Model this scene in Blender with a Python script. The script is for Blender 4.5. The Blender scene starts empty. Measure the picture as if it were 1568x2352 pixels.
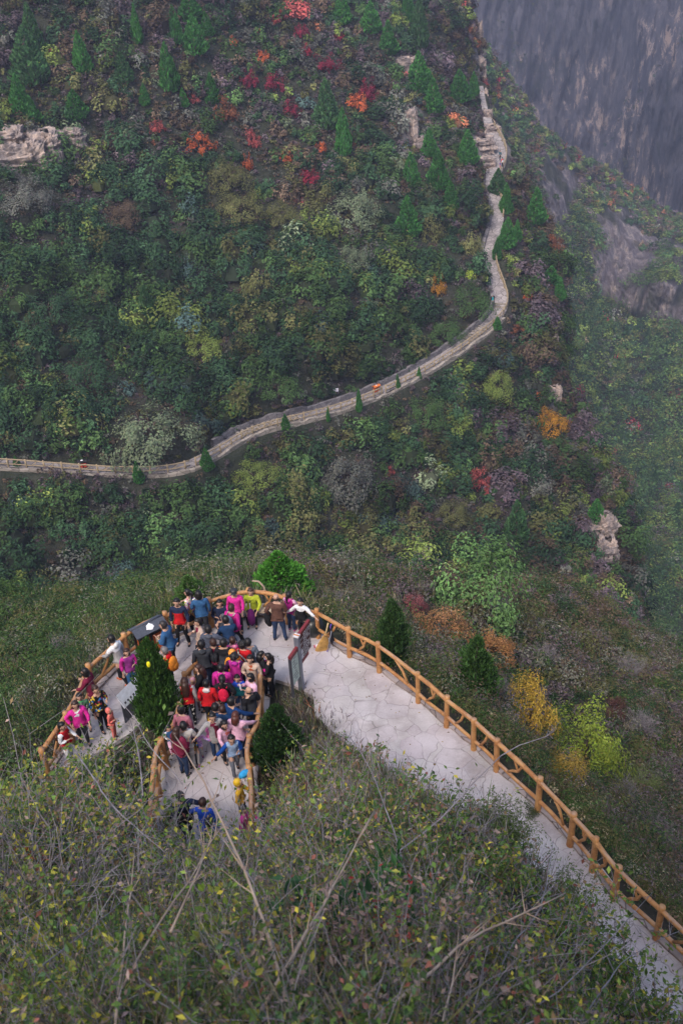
import bpy, math, random
import numpy as np
from mathutils import Vector, Matrix
R = math.radians
scene = bpy.context.scene
COL = scene.collection
rng = np.random.default_rng(7)
random.seed(7)

# ---------------------------------------------------------------- camera, sky, sun, exposure
W0, H0 = 1568.0, 2352.0            # units in which the view was measured
FOC = 0.972 * H0
PITCH, ROLL, CAMZ = 32.0, 3.6, 19.0
cam_d = bpy.data.cameras.new('camera')
cam = bpy.data.objects.new('camera', cam_d)
COL.objects.link(cam)
cam_d.sensor_fit = 'VERTICAL'
cam_d.sensor_height = 36.0
cam_d.lens = 0.972 * 36.0
cam_d.clip_start = 0.3
cam_d.clip_end = 4000
cam_d.dof.use_dof = True
cam_d.dof.focus_distance = 31.0
cam_d.dof.aperture_fstop = 3.2
CM = Matrix.Translation((0, 0, CAMZ)) @ Matrix.Rotation(R(90 - PITCH), 4, 'X') @ Matrix.Rotation(R(-ROLL), 4, 'Z')
cam.matrix_world = CM
scene.camera = cam
CR = np.array(CM.to_3x3())
CO = np.array([0, 0, CAMZ])

world = bpy.data.worlds.new('World')
scene.world = world
world.use_nodes = True
nt = world.node_tree
for n in list(nt.nodes):
    nt.nodes.remove(n)
sky = nt.nodes.new('ShaderNodeTexSky')
sky.sky_type = 'NISHITA'
sky.sun_disc = False
sky.sun_elevation = R(48)
sky.sun_rotation = R(205)
sky.air_density = 1.0
sky.dust_density = 4.0
sky.ozone_density = 1.0
bg = nt.nodes.new('ShaderNodeBackground')
bg.inputs['Strength'].default_value = 0.115
out = nt.nodes.new('ShaderNodeOutputWorld')
nt.links.new(sky.outputs[0], bg.inputs[0])
nt.links.new(bg.outputs[0], out.inputs[0])

sun_d = bpy.data.lights.new('sun', 'SUN')
sun_d.energy = 1.1
sun_d.angle = R(16)
sun_d.color = (1.0, 0.93, 0.88)
sun = bpy.data.objects.new('sun', sun_d)
COL.objects.link(sun)
# direction to the sun: azimuth measured as the sky texture does
el, az = R(48), R(205)
sd = Vector((math.sin(az) * math.cos(el), math.cos(az) * math.cos(el), math.sin(el)))
sun.rotation_euler = sd.to_track_quat('Z', 'Y').to_euler()

scene.view_settings.view_transform = 'Standard'
scene.view_settings.look = 'None'
scene.view_settings.gamma = 1.0
scene.view_settings.exposure = 1.15
scene.cycles.max_bounces = 5
scene.cycles.diffuse_bounces = 2
scene.cycles.glossy_bounces = 1
scene.cycles.transmission_bounces = 2
scene.cycles.volume_bounces = 0
scene.cycles.transparent_max_bounces = 6

# ---------------------------------------------------------------- geometry of the view
def rays(px, py):
    px = np.asarray(px, float); py = np.asarray(py, float)
    d = np.stack([(px - W0 / 2) / FOC, -(py - H0 / 2) / FOC, -np.ones_like(px)], -1)
    d = d / np.linalg.norm(d, axis=-1, keepdims=True)
    return d @ CR.T

def at(px, py, D):
    return CO + rays(px, py) * np.asarray(D, float)[..., None]

def onz(px, py, z=0.0):
    d = rays(px, py)
    t = (z - CO[2]) / d[..., 2]
    return CO + d * t[..., None]

def project(P):
    q = (np.asarray(P, float) - CO) @ CR
    return np.stack([W0 / 2 - q[..., 0] / q[..., 2] * FOC, H0 / 2 + q[..., 1] / q[..., 2] * FOC], -1), -q[..., 2]

def z1(x, y): return 258.4 + x * .3112, 1320.6 + y * .3112
def z2(x, y): return 86.1 + x * .2380, 1378 + y * .2380
def z5(x, y): return 315.8 + x * .2014, 1636.3 + y * .2014
def z6(x, y): return 534 + x * .1721, 1337.8 + y * .1721
def zr(x, y): return 689 + x * .5606, 1378 + y * .5606

# ---------------------------------------------------------------- noise
def _h(ix, iy, iz, seed):
    n = (ix * 374761393 + iy * 668265263 + iz * 2147483647 + seed * 144665) & 0xffffffff
    n = ((n ^ (n >> 13)) * 1274126177) & 0xffffffff
    n = ((n ^ (n >> 16)) * 2246822519) & 0xffffffff
    return ((n ^ (n >> 15)) & 0xffff) / 65535.0

def vnoise(P, seed=0):
    P = np.asarray(P, float)
    i = np.floor(P).astype(np.int64)
    f = P - i
    f = f * f * (3 - 2 * f)
    r = 0
    for dx in (0, 1):
        wx = f[..., 0] if dx else 1 - f[..., 0]
        for dy in (0, 1):
            wy = f[..., 1] if dy else 1 - f[..., 1]
            for dz in (0, 1):
                wz = f[..., 2] if dz else 1 - f[..., 2]
                r = r + wx * wy * wz * _h(i[..., 0] + dx, i[..., 1] + dy, i[..., 2] + dz, seed)
    return r * 2 - 1

def fbm(P, octv=4, seed=0, gain=.5):
    P = np.asarray(P, float)
    r = 0; a = 1; s = 0
    for k in range(octv):
        r = r + a * vnoise(P * 2.03 ** k + 17.3 * k, seed + k)
        s += a; a *= gain
    return r / s

def smooth(a, b, x):
    t = np.clip((x - a) / (b - a), 0, 1)
    return t * t * (3 - 2 * t)

def tps(ctrl, vals, scale):
    """thin plate interpolation of scattered values"""
    c = np.asarray(ctrl, float) / scale
    v = np.asarray(vals, float)
    def ker(r2):
        return np.where(r2 > 0, r2 * np.log(np.maximum(r2, 1e-12)), 0)
    n = len(c)
    K = ker(((c[:, None] - c[None]) ** 2).sum(-1)) + np.eye(n) * 2e-3
    Pm = np.hstack([np.ones((n, 1)), c])
    A = np.vstack([np.hstack([K, Pm]), np.hstack([Pm.T, np.zeros((3, 3))])])
    w = np.linalg.solve(A, np.concatenate([v, np.zeros(3)]))
    def f(p):
        p = np.asarray(p, float) / scale
        sh = p.shape[:-1]; q = p.reshape(-1, 2); o = np.empty(len(q))
        for k in range(0, len(q), 20000):
            s = q[k:k + 20000]
            o[k:k + 20000] = ker(((s[:, None] - c[None]) ** 2).sum(-1)) @ w[:n] + w[n] + s @ w[n + 1:]
        return o.reshape(sh)
    return f

# ---------------------------------------------------------------- objects
def tag(o, label=None, cat=None, group=None, kind=None):
    if label: o['label'] = label
    if cat: o['category'] = cat
    if group: o['group'] = group
    if kind: o['kind'] = kind
    return o

def link(name, me, mats=None, parent=None, loc=None, rotz=0.0):
    o = bpy.data.objects.new(name, me)
    COL.objects.link(o)
    if mats is not None and me is not None and not me.materials:
        for m in (mats if isinstance(mats, (list, tuple)) else [mats]):
            me.materials.append(m)
    if parent is not None: o.parent = parent
    if loc is not None: o.location = tuple(float(v) for v in loc)
    o.rotation_euler[2] = rotz
    return o

def empty(name, loc=(0, 0, 0), rotz=0.0):
    o = bpy.data.objects.new(name, None)
    o.empty_display_size = .1
    COL.objects.link(o)
    o.location = tuple(float(v) for v in loc)
    o.rotation_euler[2] = rotz
    return o

def npmesh(name, V, F, col=None, smooth_=False, midx=None):
    """V (n,3); F (m,k) array, k = 3 or 4, or a list of such arrays"""
    V = np.ascontiguousarray(V, dtype=np.float32).reshape(-1, 3)
    Fs = F if isinstance(F, list) else [F]
    Fs = [np.asarray(f, dtype=np.int32) for f in Fs if len(f)]
    me = bpy.data.meshes.new(name)
    me.vertices.add(len(V)); me.vertices.foreach_set('co', V.ravel())
    tot = np.concatenate([np.full(len(f), f.shape[1], np.int32) for f in Fs])
    loops = np.concatenate([f.ravel() for f in Fs])
    me.loops.add(len(loops)); me.loops.foreach_set('vertex_index', loops)
    me.polygons.add(len(tot))
    st = np.concatenate([[0], np.cumsum(tot)[:-1]]).astype(np.int32)
    me.polygons.foreach_set('loop_start', st)
    me.polygons.foreach_set('loop_total', tot)
    if midx is not None: me.polygons.foreach_set('material_index', np.asarray(midx, np.int32))
    me.polygons.foreach_set('use_smooth', np.full(len(tot), bool(smooth_)))
    if col is not None:
        col = np.asarray(col, np.float32)
        if col.shape[1] == 3: col = np.hstack([col, np.ones((len(col), 1), np.float32)])
        dom = 'POINT' if len(col) == len(V) else 'FACE'
        a = me.attributes.new('Col', 'FLOAT_COLOR', dom)
        a.data.foreach_set('color', np.ascontiguousarray(col).ravel())
    me.update(calc_edges=True)
    return me

class MB:
    """collects simple shapes into one mesh"""
    def __init__(s): s.V = []; s.Q = []; s.n = 0; s.T = []
    def add(s, V, F):
        V = np.asarray(V, float).reshape(-1, 3)
        for f in F:
            f = [int(i) + s.n for i in f]
            (s.Q if len(f) == 4 else s.T).append(f)
        s.V.append(V); s.n += len(V); return s
    def box(s, c, size, rot=None):
        x, y, z = [v / 2 for v in size]
        V = np.array([[-x, -y, -z], [x, -y, -z], [x, y, -z], [-x, y, -z], [-x, -y, z], [x, -y, z], [x, y, z], [-x, y, z]])
        # slight chamfer by inset copies would cost more than it shows
        if rot is not None: V = V @ np.array(rot).T
        return s.add(V + np.asarray(c, float), [(0, 3, 2, 1), (4, 5, 6, 7), (0, 1, 5, 4), (1, 2, 6, 5), (2, 3, 7, 6), (3, 0, 4, 7)])
    def tube(s, pts, rad, sides=8, cap=True, jit=0.0):
        P = np.asarray(pts, float)
        n = len(P)
        r = np.broadcast_to(np.asarray(rad, float), (n,))
        T = np.gradient(P, axis=0)
        T /= np.maximum(np.linalg.norm(T, axis=1, keepdims=True), 1e-9)
        up = np.array([0, 0, 1.0]) if abs(T[0, 2]) < .9 else np.array([1.0, 0, 0])
        A = np.cross(T[0], up); A /= np.linalg.norm(A)
        V = []
        ang = np.arange(sides) * 2 * math.pi / sides
        for k in range(n):
            A = A - T[k] * (A @ T[k]); A /= max(np.linalg.norm(A), 1e-9)
            B = np.cross(T[k], A)
            rr = r[k] * (1 + (random.uniform(-jit, jit) if jit else 0))
            V.append(P[k] + rr * (np.cos(ang)[:, None] * A + np.sin(ang)[:, None] * B))
        V = np.concatenate(V)
        F = []
        for k in range(n - 1):
            for i in range(sides):
                j = (i + 1) % sides
                F.append((k * sides + i, k * sides + j, (k + 1) * sides + j, (k + 1) * sides + i))
        if cap:
            m = len(V)
            V = np.vstack([V, P[0], P[-1]])
            for i in range(sides):
                j = (i + 1) % sides
                F.append((m, j, i)); F.append((m + 1, (n - 1) * sides + i, (n - 1) * sides + j))
        return s.add(V, F)
    def ell(s, c, r, rings=6, seg=10, rot=None, z0=-1.0, z1=1.0):
        V = []; F = []
        zs = np.linspace(math.asin(z0), math.asin(z1), rings + 1)
        for a in zs:
            for j in range(seg):
                b = 2 * math.pi * j / seg
                V.append((math.cos(a) * math.cos(b) * r[0], math.cos(a) * math.sin(b) * r[1], math.sin(a) * r[2]))
        for i in range(rings):
            for j in range(seg):
                k = (j + 1) % seg
                F.append((i * seg + j, i * seg + k, (i + 1) * seg + k, (i + 1) * seg + j))
        V = np.array(V)
        if rot is not None: V = V @ np.array(rot).T
        return s.add(V + np.asarray(c, float), F)
    def build(s, name, mat, parent=None, smooth_=True, loc=None, rotz=0.0, **kw):
        F = []
        if s.Q: F.append(np.array(s.Q))
        if s.T: F.append(np.array(s.T))
        me = npmesh(name, np.concatenate(s.V), F, smooth_=smooth_, **kw)
        return link(name, me, mat, parent, loc, rotz)

def copy_tree(o, parent=None):
    c = o.copy(); COL.objects.link(c); c.parent = parent
    for ch in list(o.children): copy_tree(ch, c)
    return c

# ---------------------------------------------------------------- materials
class NT:
    def __init__(s, name):
        s.m = bpy.data.materials.new(name); s.m.use_nodes = True
        s.t = s.m.node_tree; s.t.nodes.clear()
        s.o = s.n('ShaderNodeOutputMaterial')
    def n(s, kind, **kw):
        n = s.t.nodes.new(kind)
        for k, v in kw.items():
            if k.startswith('i_'): n.inputs[k[2:].replace('_', ' ')].default_value = v
            else: setattr(n, k, v)
        return n
    def l(s, a, b): s.t.links.new(a, b)
    def noise(s, scale, detail=4, rough=.55, vec=None, dist=0.0):
        n = s.n('ShaderNodeTexNoise'); n.inputs['Scale'].default_value = scale
        n.inputs['Detail'].default_value = detail; n.inputs['Roughness'].default_value = rough
        n.inputs['Distortion'].default_value = dist
        if vec is not None: s.l(vec, n.inputs['Vector'])
        return n.outputs['Fac']
    def ramp(s, fac, stops):
        n = s.n('ShaderNodeValToRGB')
        e = n.color_ramp.elements
        while len(e) > 1: e.remove(e[-1])
        for i, (p, c) in enumerate(stops):
            el = e[0] if i == 0 else e.new(p)
            el.position = p
            el.color = tuple(c) + (1,) if len(c) == 3 else c
        s.l(fac, n.inputs[0]); return n.outputs[0]
    def mix(s, a, b, fac, mode='MIX'):
        n = s.n('ShaderNodeMix', data_type='RGBA', blend_type=mode)
        for v, k in ((fac, 0), (a, 6), (b, 7)):
            if hasattr(v, 'type') and not isinstance(v, (int, float, tuple)): s.l(v, n.inputs[k])
            else: n.inputs[k].default_value = v if k == 0 else (tuple(v) + (1,))[:4]
        return n.outputs[2]
    def bsdf(s, col, rough=.7, bump=None, dist=.02, strength=.5, spec=.3, metal=0):
        b = s.n('ShaderNodeBsdfPrincipled')
        if isinstance(col, tuple): b.inputs['Base Color'].default_value = (tuple(col) + (1,))[:4]
        else: s.l(col, b.inputs['Base Color'])
        b.inputs['Roughness'].default_value = rough
        b.inputs['Specular IOR Level'].default_value = spec
        b.inputs['Metallic'].default_value = metal
        if bump is not None:
            u = s.n('ShaderNodeBump'); u.inputs['Strength'].default_value = strength; u.inputs['Distance'].default_value = dist
            s.l(bump, u.inputs['Height']); s.l(u.outputs[0], b.inputs['Normal'])
        s.l(b.outputs[0], s.o.inputs[0]); return b
    def pos(s): return s.n('ShaderNodeNewGeometry').outputs['Position']
    def obj(s): return s.n('ShaderNodeTexCoord').outputs['Object']
    def mapping(s, vec, scale=(1, 1, 1), rot=(0, 0, 0)):
        n = s.n('ShaderNodeMapping'); n.inputs['Scale'].default_value = scale; n.inputs['Rotation'].default_value = rot
        s.l(vec, n.inputs['Vector']); return n.outputs[0]

def mat_foliage(name, trans=.25):
    t = NT(name)
    a = t.n('ShaderNodeAttribute', attribute_name='Col')
    oi = t.n('ShaderNodeObjectInfo')
    c = t.mix(a.outputs['Color'], oi.outputs['Color'], 1.0, 'MULTIPLY')
    d = t.n('ShaderNodeBsdfDiffuse'); t.l(c, d.inputs[0])
    tr = t.n('ShaderNodeBsdfTranslucent'); t.l(c, tr.inputs[0])
    m = t.n('ShaderNodeMixShader'); m.inputs[0].default_value = trans
    t.l(d.outputs[0], m.inputs[1]); t.l(tr.outputs[0], m.inputs[2])
    t.l(m.outputs[0], t.o.inputs[0])
    return t.m

M_LEAF = mat_foliage('leaf')
def m_twig():
    t = NT('twig_bark')
    c = t.ramp(t.noise(6, 3, vec=t.pos()), [(.3, (.16, .145, .15)), (.7, (.34, .31, .33))])
    t.bsdf(c, .9, spec=.1); return t.m
M_TWIG = m_twig()
def m_bark():
    t = NT('bark')
    v = t.mapping(t.obj(), (8, 8, 1.5))
    nz = t.noise(2, 5, vec=v)
    t.bsdf(t.ramp(nz, [(.3, (.05, .035, .03)), (.7, (.16, .12, .1))]), .95, bump=nz, spec=.1); return t.m
M_BARK = m_bark()
def m_straw():
    t = NT('dry_stalk')
    t.bsdf(t.ramp(t.noise(5, 3, vec=t.pos()), [(.3, (.36, .25, .18)), (.7, (.55, .42, .32))]), .75, spec=.2); return t.m
M_STRAW = m_straw()
def m_soil():
    t = NT('soil')
    p = t.pos()
    a = t.noise(.35, 5, vec=p); b = t.noise(3, 6, .65, vec=p)
    c = t.mix(t.ramp(a, [(.35, (.035, .04, .022)), (.65, (.07, .06, .05))]), t.ramp(b, [(.3, (.02, .022, .014)), (.75, (.10, .085, .07))]), .5)
    t.bsdf(c, .95, bump=b, dist=.25, strength=.8, spec=.1); return t.m
M_SOIL = m_soil()
def m_hill():
    t = NT('hillside_soil')
    p = t.pos()
    a = t.noise(.06, 4, vec=p); b = t.noise(.8, 6, .65, vec=p)
    soil = t.mix(t.ramp(a, [(.35, (.020, .034, .014)), (.7, (.045, .045, .03))]), t.ramp(b, [(.3, (.016, .02, .014)), (.75, (.075, .065, .06))]), .5)
    at_ = t.n('ShaderNodeAttribute', attribute_name='Col')
    v = t.mapping(p, (1, 1, .35))
    rock = t.ramp(t.noise(.6, 7, .7, vec=v), [(.3, (.07, .065, .075)), (.5, (.16, .145, .155)), (.62, (.30, .26, .25)), (.75, (.42, .36, .33))])
    t.bsdf(t.mix(soil, rock, at_.outputs['Color']), .95, bump=b, dist=.6, strength=1, spec=.1); return t.m
M_HILL = m_hill()
def m_cliff():
    t = NT('cliff_rock')
    p = t.pos()
    v = t.mapping(p, (.11, .04, .013), (0, R(7), 0))
    v2 = t.mapping(p, (.24, .09, .055), (0, R(7), 0))
    a = t.noise(1, 12, .75, vec=v); b = t.noise(1, 10, .78, vec=v2); g = t.noise(.011, 4, vec=p)
    base = t.ramp(a, [(.36, (.028, .028, .040)), (.5, (.075, .072, .095)), (.6, (.15, .14, .165))])
    c = t.mix(base, t.ramp(b, [(.38, (.022, .022, .032)), (.5, (.085, .08, .10)), (.62, (.20, .18, .19))]), .5)
    # buff scars where slabs have come away
    sc = t.n('ShaderNodeMath', operation='MULTIPLY')
    t.l(t.ramp(b, [(.535, (0, 0, 0)), (.58, (1, 1, 1))]), sc.inputs[0]); t.l(t.ramp(g, [(.50, (0, 0, 0)), (.57, (1, 1, 1))]), sc.inputs[1])
    c = t.mix(c, (.42, .32, .28), sc.outputs[0])
    c = t.mix(c, (.03, .04, .028), t.ramp(t.noise(.05, 7, .7, vec=p), [(.56, (0, 0, 0)), (.64, (.75, .75, .75))]))
    t.bsdf(c, .95, bump=b, dist=7, strength=1, spec=.1); return t.m
M_CLIFF = m_cliff()
def m_rock(name='weathered_rock', sc=1.0):
    t = NT(name)
    p = t.pos()
    v = t.mapping(p, (1.2 * sc, 1.2 * sc, .45 * sc))
    a = t.noise(.8, 7, .65, vec=v, dist=.2)
    w = t.n('ShaderNodeTexVoronoi', feature='DISTANCE_TO_EDGE'); w.inputs['Scale'].default_value = .55 * sc
    t.l(t.mapping(p, (1, 1, 1.6)), w.inputs['Vector'])
    c = t.ramp(a, [(.3, (.09, .08, .085)), (.48, (.25, .21, .20)), (.6, (.40, .31, .26)), (.75, (.50, .43, .39))])
    c = t.mix(c, (.08, .07, .072), t.ramp(w.outputs[0], [(0, (.55, .55, .55)), (.035, (0, 0, 0))]))
    t.bsdf(c, .9, bump=a, dist=.3, strength=.8, spec=.1); return t.m
M_ROCK = m_rock()
def m_paving():
    t = NT('crazy_paving')
    p = t.pos()
    ns = t.n('ShaderNodeTexNoise'); ns.inputs['Scale'].default_value = .9; ns.inputs['Detail'].default_value = 3
    t.l(p, ns.inputs['Vector'])
    wv = t.mix(p, ns.outputs['Color'], .42)
    v = t.n('ShaderNodeTexVoronoi', feature='DISTANCE_TO_EDGE'); v.inputs['Scale'].default_value = 2.8; t.l(wv, v.inputs['Vector'])
    vc = t.n('ShaderNodeTexVoronoi'); vc.inputs['Scale'].default_value = 2.8; t.l(wv, vc.inputs['Vector'])
    g = t.noise(.55, 5, .6, vec=p); f = t.noise(22, 4, .6, vec=p)
    c = t.ramp(g, [(.34, (.34, .30, .30)), (.5, (.49, .445, .45)), (.64, (.60, .56, .57))])
    c = t.mix(c, vc.outputs['Color'], .02)
    c = t.mix(c, t.ramp(f, [(.3, (.30, .26, .26)), (.7, (.62, .57, .58))]), .22)
    c = t.mix(c, (.27, .235, .22), t.ramp(t.noise(.8, 6, .7, vec=p), [(.50, (0, 0, 0)), (.68, (.7, .7, .7))]))
    crack = t.ramp(v.outputs[0], [(0, (.85, .85, .85)), (.008, (.5, .5, .5)), (.022, (0, 0, 0))])
    cm = t.n('ShaderNodeMath', operation='MULTIPLY'); t.l(crack, cm.inputs[0])
    t.l(t.ramp(t.noise(1.3, 3, vec=p), [(.36, (.2, .2, .2)), (.58, (1, 1, 1))]), cm.inputs[1])
    c = t.mix(c, (.17, .145, .14), cm.outputs[0])
    bm = t.n('ShaderNodeMath', operation='ADD'); t.l(t.ramp(v.outputs[0], [(0, (0, 0, 0)), (.04, (1, 1, 1))]), bm.inputs[0]); t.l(f, bm.inputs[1])
    t.bsdf(c, .85, bump=bm.outputs[0], dist=.008, strength=.6, spec=.25); return t.m
M_PAVE = m_paving()
def m_stone(name, a, b, sc=2.0):
    t = NT(name)
    p = t.pos()
    v = t.n('ShaderNodeTexVoronoi', feature='DISTANCE_TO_EDGE'); v.inputs['Scale'].default_value = sc; t.l(t.mapping(p, (1, 1, 1.5)), v.inputs['Vector'])
    vc = t.n('ShaderNodeTexVoronoi'); vc.inputs['Scale'].default_value = sc; t.l(t.mapping(p, (1, 1, 1.5)), vc.inputs['Vector'])
    bw = t.n('ShaderNodeRGBToBW'); t.l(vc.outputs['Color'], bw.inputs[0])
    c = t.ramp(bw.outputs[0], [(.2, a), (.8, b)])
    c = t.mix(c, t.ramp(t.noise(1.2, 6, .7, vec=p), [(.3, tuple(x * .45 for x in a)), (.7, b)]), .45)
    c = t.mix(c, tuple(x * .35 for x in a), t.ramp(v.outputs[0], [(0, (1, 1, 1)), (.05, (0, 0, 0))]))
    t.bsdf(c, .9, bump=v.outputs[0], dist=.06, strength=.6, spec=.15); return t.m
M_TRAIL = m_stone('trail_stone', (.22, .195, .195), (.40, .36, .355), 1.1)
M_WALL = m_stone('grey_wall_stone', (.12, .11, .12), (.27, .25, .26), 1.1)
M_BUFF = m_stone('buff_wall_stone', (.20, .17, .145), (.38, .335, .29), .9)
def m_log(name, a, b, dark):
    t = NT(name)
    p = t.pos()
    g = t.noise(3.5, 5, .6, vec=p); st = t.noise(1.0, 5, .7, vec=t.mapping(t.obj(), (9, 9, 9)))
    c = t.ramp(g, [(.3, a), (.65, b)])
    c = t.mix(c, dark, t.ramp(st, [(.52, (0, 0, 0)), (.72, (.75, .75, .75))]))
    # faded and dusty on top
    gn = t.n('ShaderNodeNewGeometry'); sx = t.n('ShaderNodeSeparateXYZ'); t.l(gn.outputs['Normal'], sx.inputs[0])
    up = t.n('ShaderNodeMath', operation='MULTIPLY'); t.l(t.ramp(sx.outputs[2], [(.6, (0, 0, 0)), (1, (.55, .55, .55))]), up.inputs[0]); t.l(t.ramp(t.noise(1.7, 5, vec=p), [(.45, (0, 0, 0)), (.6, (1, 1, 1))]), up.inputs[1])
    c = t.mix(c, (.42, .30, .24), up.outputs[0])
    t.bsdf(c, .55, bump=st, dist=.01, strength=.5, spec=.35); return t.m
M_LOG = m_log('orange_log', (.36, .15, .052), (.52, .275, .105), (.17, .075, .035))
M_LOG_FAR = m_log('yellow_log', (.26, .20, .12), (.37, .29, .18), (.16, .10, .05))
_flat = {}
def flat(col, rough=.75, spec=.25, var=.15, metal=0):
    col = tuple(round(float(v), 4) for v in col)
    k = (col, rough, metal)
    if k not in _flat:
        t = NT('painted_%03d' % len(_flat))
        nz = t.noise(9, 4, .6, vec=t.obj())
        c = t.ramp(nz, [(.3, tuple(v * (1 - var) for v in col)), (.7, tuple(min(1, v * (1 + var)) for v in col))])
        t.bsdf(c, rough, bump=nz, dist=.03, strength=.35, spec=spec, metal=metal)
        _flat[k] = t.m
    return _flat[k]
# ================================================================ THE LAND
# ---- the near slope with the paved platform: a height field over x, y
FENCE_R = [onz(*p) for p in [(731, 1465), (803, 1508), (871, 1543), (960, 1613), (1025, 1669), (1087, 1721), (1139, 1770), (1234, 1861), (1308, 1941), (1359, 2000), (1408, 2065), (1505, 2157), (1612, 2262), (1725, 2380)]]
RAIL_H = 1.02
FENCE_B = [onz(px, py, RAIL_H) for px, py in [(95, 1722), (150, 1640), (182, 1580), (203, 1532), (240, 1498), (285, 1458), (330, 1428), (380, 1410), (430, 1393), (478, 1378), (530, 1363), (570, 1356), (615, 1359), (655, 1371), (690, 1395)]]
FENCE_B = [np.array([p[0], p[1], 0]) for p in FENCE_B] 
WALK_R = [onz(px, py, RAIL_H) for px, py in [(622, 1513), (601, 1524), (597, 1557), (595, 1601), (590, 1657), (572, 1690), (567, 1722), (571, 1760), (577, 1818), (576, 1870), (570, 1930), (566, 1990)]]
WALK_L = [onz(px, py, RAIL_H) for px, py in [(447, 1522), (423, 1550), (413, 1585), (411, 1619), (398, 1660), (370, 1697), (358, 1718), (353, 1760), (348, 1807), (344, 1860), (340, 1920)]]
for L in (WALK_R, WALK_L):
    for p in L: p[2] = 0

def seg_dist(P, line):
    """distance in plan from points to a polyline, with the parameter of the nearest place"""
    P = np.asarray(P, float)[..., :2]; L = np.asarray(line, float)[:, :2]
    best = np.full(P.shape[:-1], 1e9); idx = np.zeros(P.shape[:-1])
    for i in range(len(L) - 1):
        a, b = L[i], L[i + 1]; ab = b - a
        t = np.clip(((P - a) @ ab) / (ab @ ab), 0, 1)
        d = np.linalg.norm(P - a - t[..., None] * ab, axis=-1)
        m = d < best
        best = np.where(m, d, best); idx = np.where(m, i + t, idx)
    return best, idx

def inpoly(P, poly):
    P = np.asarray(P, float); x = P[..., 0]; y = P[..., 1]
    c = np.zeros(x.shape, bool); n = len(poly)
    for i in range(n):
        x0, y0 = poly[i][:2]; x1, y1 = poly[(i + 1) % n][:2]
        if y0 == y1: continue
        c ^= ((y0 > y) != (y1 > y)) & (x < (x1 - x0) * (y - y0) / (y1 - y0) + x0)
    return c

fr = np.array(FENCE_R); fb = np.array(FENCE_B)
tan_ = np.gradient(fr, axis=0); tan_ /= np.linalg.norm(tan_, axis=1, keepdims=True)
nrm_out = np.stack([-tan_[:, 1], tan_[:, 0], tan_[:, 2] * 0], 1)          # to the outer (right) side
if nrm_out[5, 0] < 0: nrm_out = -nrm_out
INNER = [p - n * 2.45 for p, n in zip(fr, nrm_out)]
wl, wr = np.array(WALK_L), np.array(WALK_R)
def grow(line, c, k=.3):
    o = []
    for p in line:
        d = p - c; d[2] = 0
        o.append(p + d / np.linalg.norm(d) * k)
    return o
cpl = np.array(onz(560, 1560)); cpl[2] = 0
# paved outline: along the outer fences, back along the inner edge of the path, and round the walkway
notch = [np.array(onz(*p)) for p in [(720, 1600), (672, 1572), (632, 1560)]]
PAVED = grow(list(fb), cpl, .25) + [p + n * .25 for p, n in zip(fr, nrm_out)] + INNER[::-1][:-2] + notch \
    + [p + np.array([.15, 0, 0]) for p in wr[1:]] + [p - np.array([.15, 0, 0]) for p in wl[::-1][:-2]] \
    + [np.array(onz(*p)) for p in [(402, 1600), (350, 1640), (296, 1686), (225, 1730), (150, 1782), (92, 1826)]]
PAVED = [np.array([p[0], p[1], 0.0]) for p in PAVED]

ctrlA = [  # measured place in the view, distance
    (784, 1356, 39), (600, 1345, 36.5), (400, 1372, 36), (250, 1420, 38), (100, 1450, 43), (-150, 1500, 46), (0, 1620, 36), (-150, 1750, 34), (0, 1800, 27.0), (-200, 2000, 22),
    (60, 1900, 24), (0, 2000, 18.5), (0, 2150, 12.5), (0, 2352, 8.2), (-200, 2352, 9), (0, 2600, 6), (400, 2352, 7.6), (784, 2352, 7.4), (784, 2600, 5.0), (784, 2250, 8.8), (784, 2150, 11),
    (784, 2000, 16.5), (784, 1880, 20), (784, 1780, 24), (720, 1650, 27.5), (640, 1600, 28), (900, 1760, 24.5), (1000, 1850, 22), (1150, 1990, 18.5), (1250, 2100, 16), (1150, 2200, 12), (1300, 2352, 12), (1200, 2352, 9.5), (1200, 2600, 7), (1500, 2600, 10),
    (230, 2000, 17), (230, 1860, 22.6), (450, 2160, 13.4), (450, 2060, 18.3), (600, 2060, 18.3), (700, 1850, 23), (235, 1795, 25.4), (300, 1740, 26.6), (150, 1830, 25.2),
    (1000, 1400, 44), (1000, 1345, 52), (1300, 1450, 62), (1300, 1370, 75), (1500, 1550, 66), (1568, 1600, 64), (1700, 1600, 66), (1100, 1560, 39), (950, 1500, 36), (1250, 1650, 45), (1400, 1750, 46), (1568, 1800, 50), (1750, 1900, 50),
    (1300, 1800, 34), (1450, 1950, 34), (1568, 2050, 34), (1750, 2150, 34), (1568, 2150, 27.5), (1700, 2290, 24),
    (784, 1330, 47), (400, 1335, 46), (0, 1380, 58), (-200, 1400, 64)]
cA = np.array([at(*c) for c in ctrlA])
zA = cA[:, 2]
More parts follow.
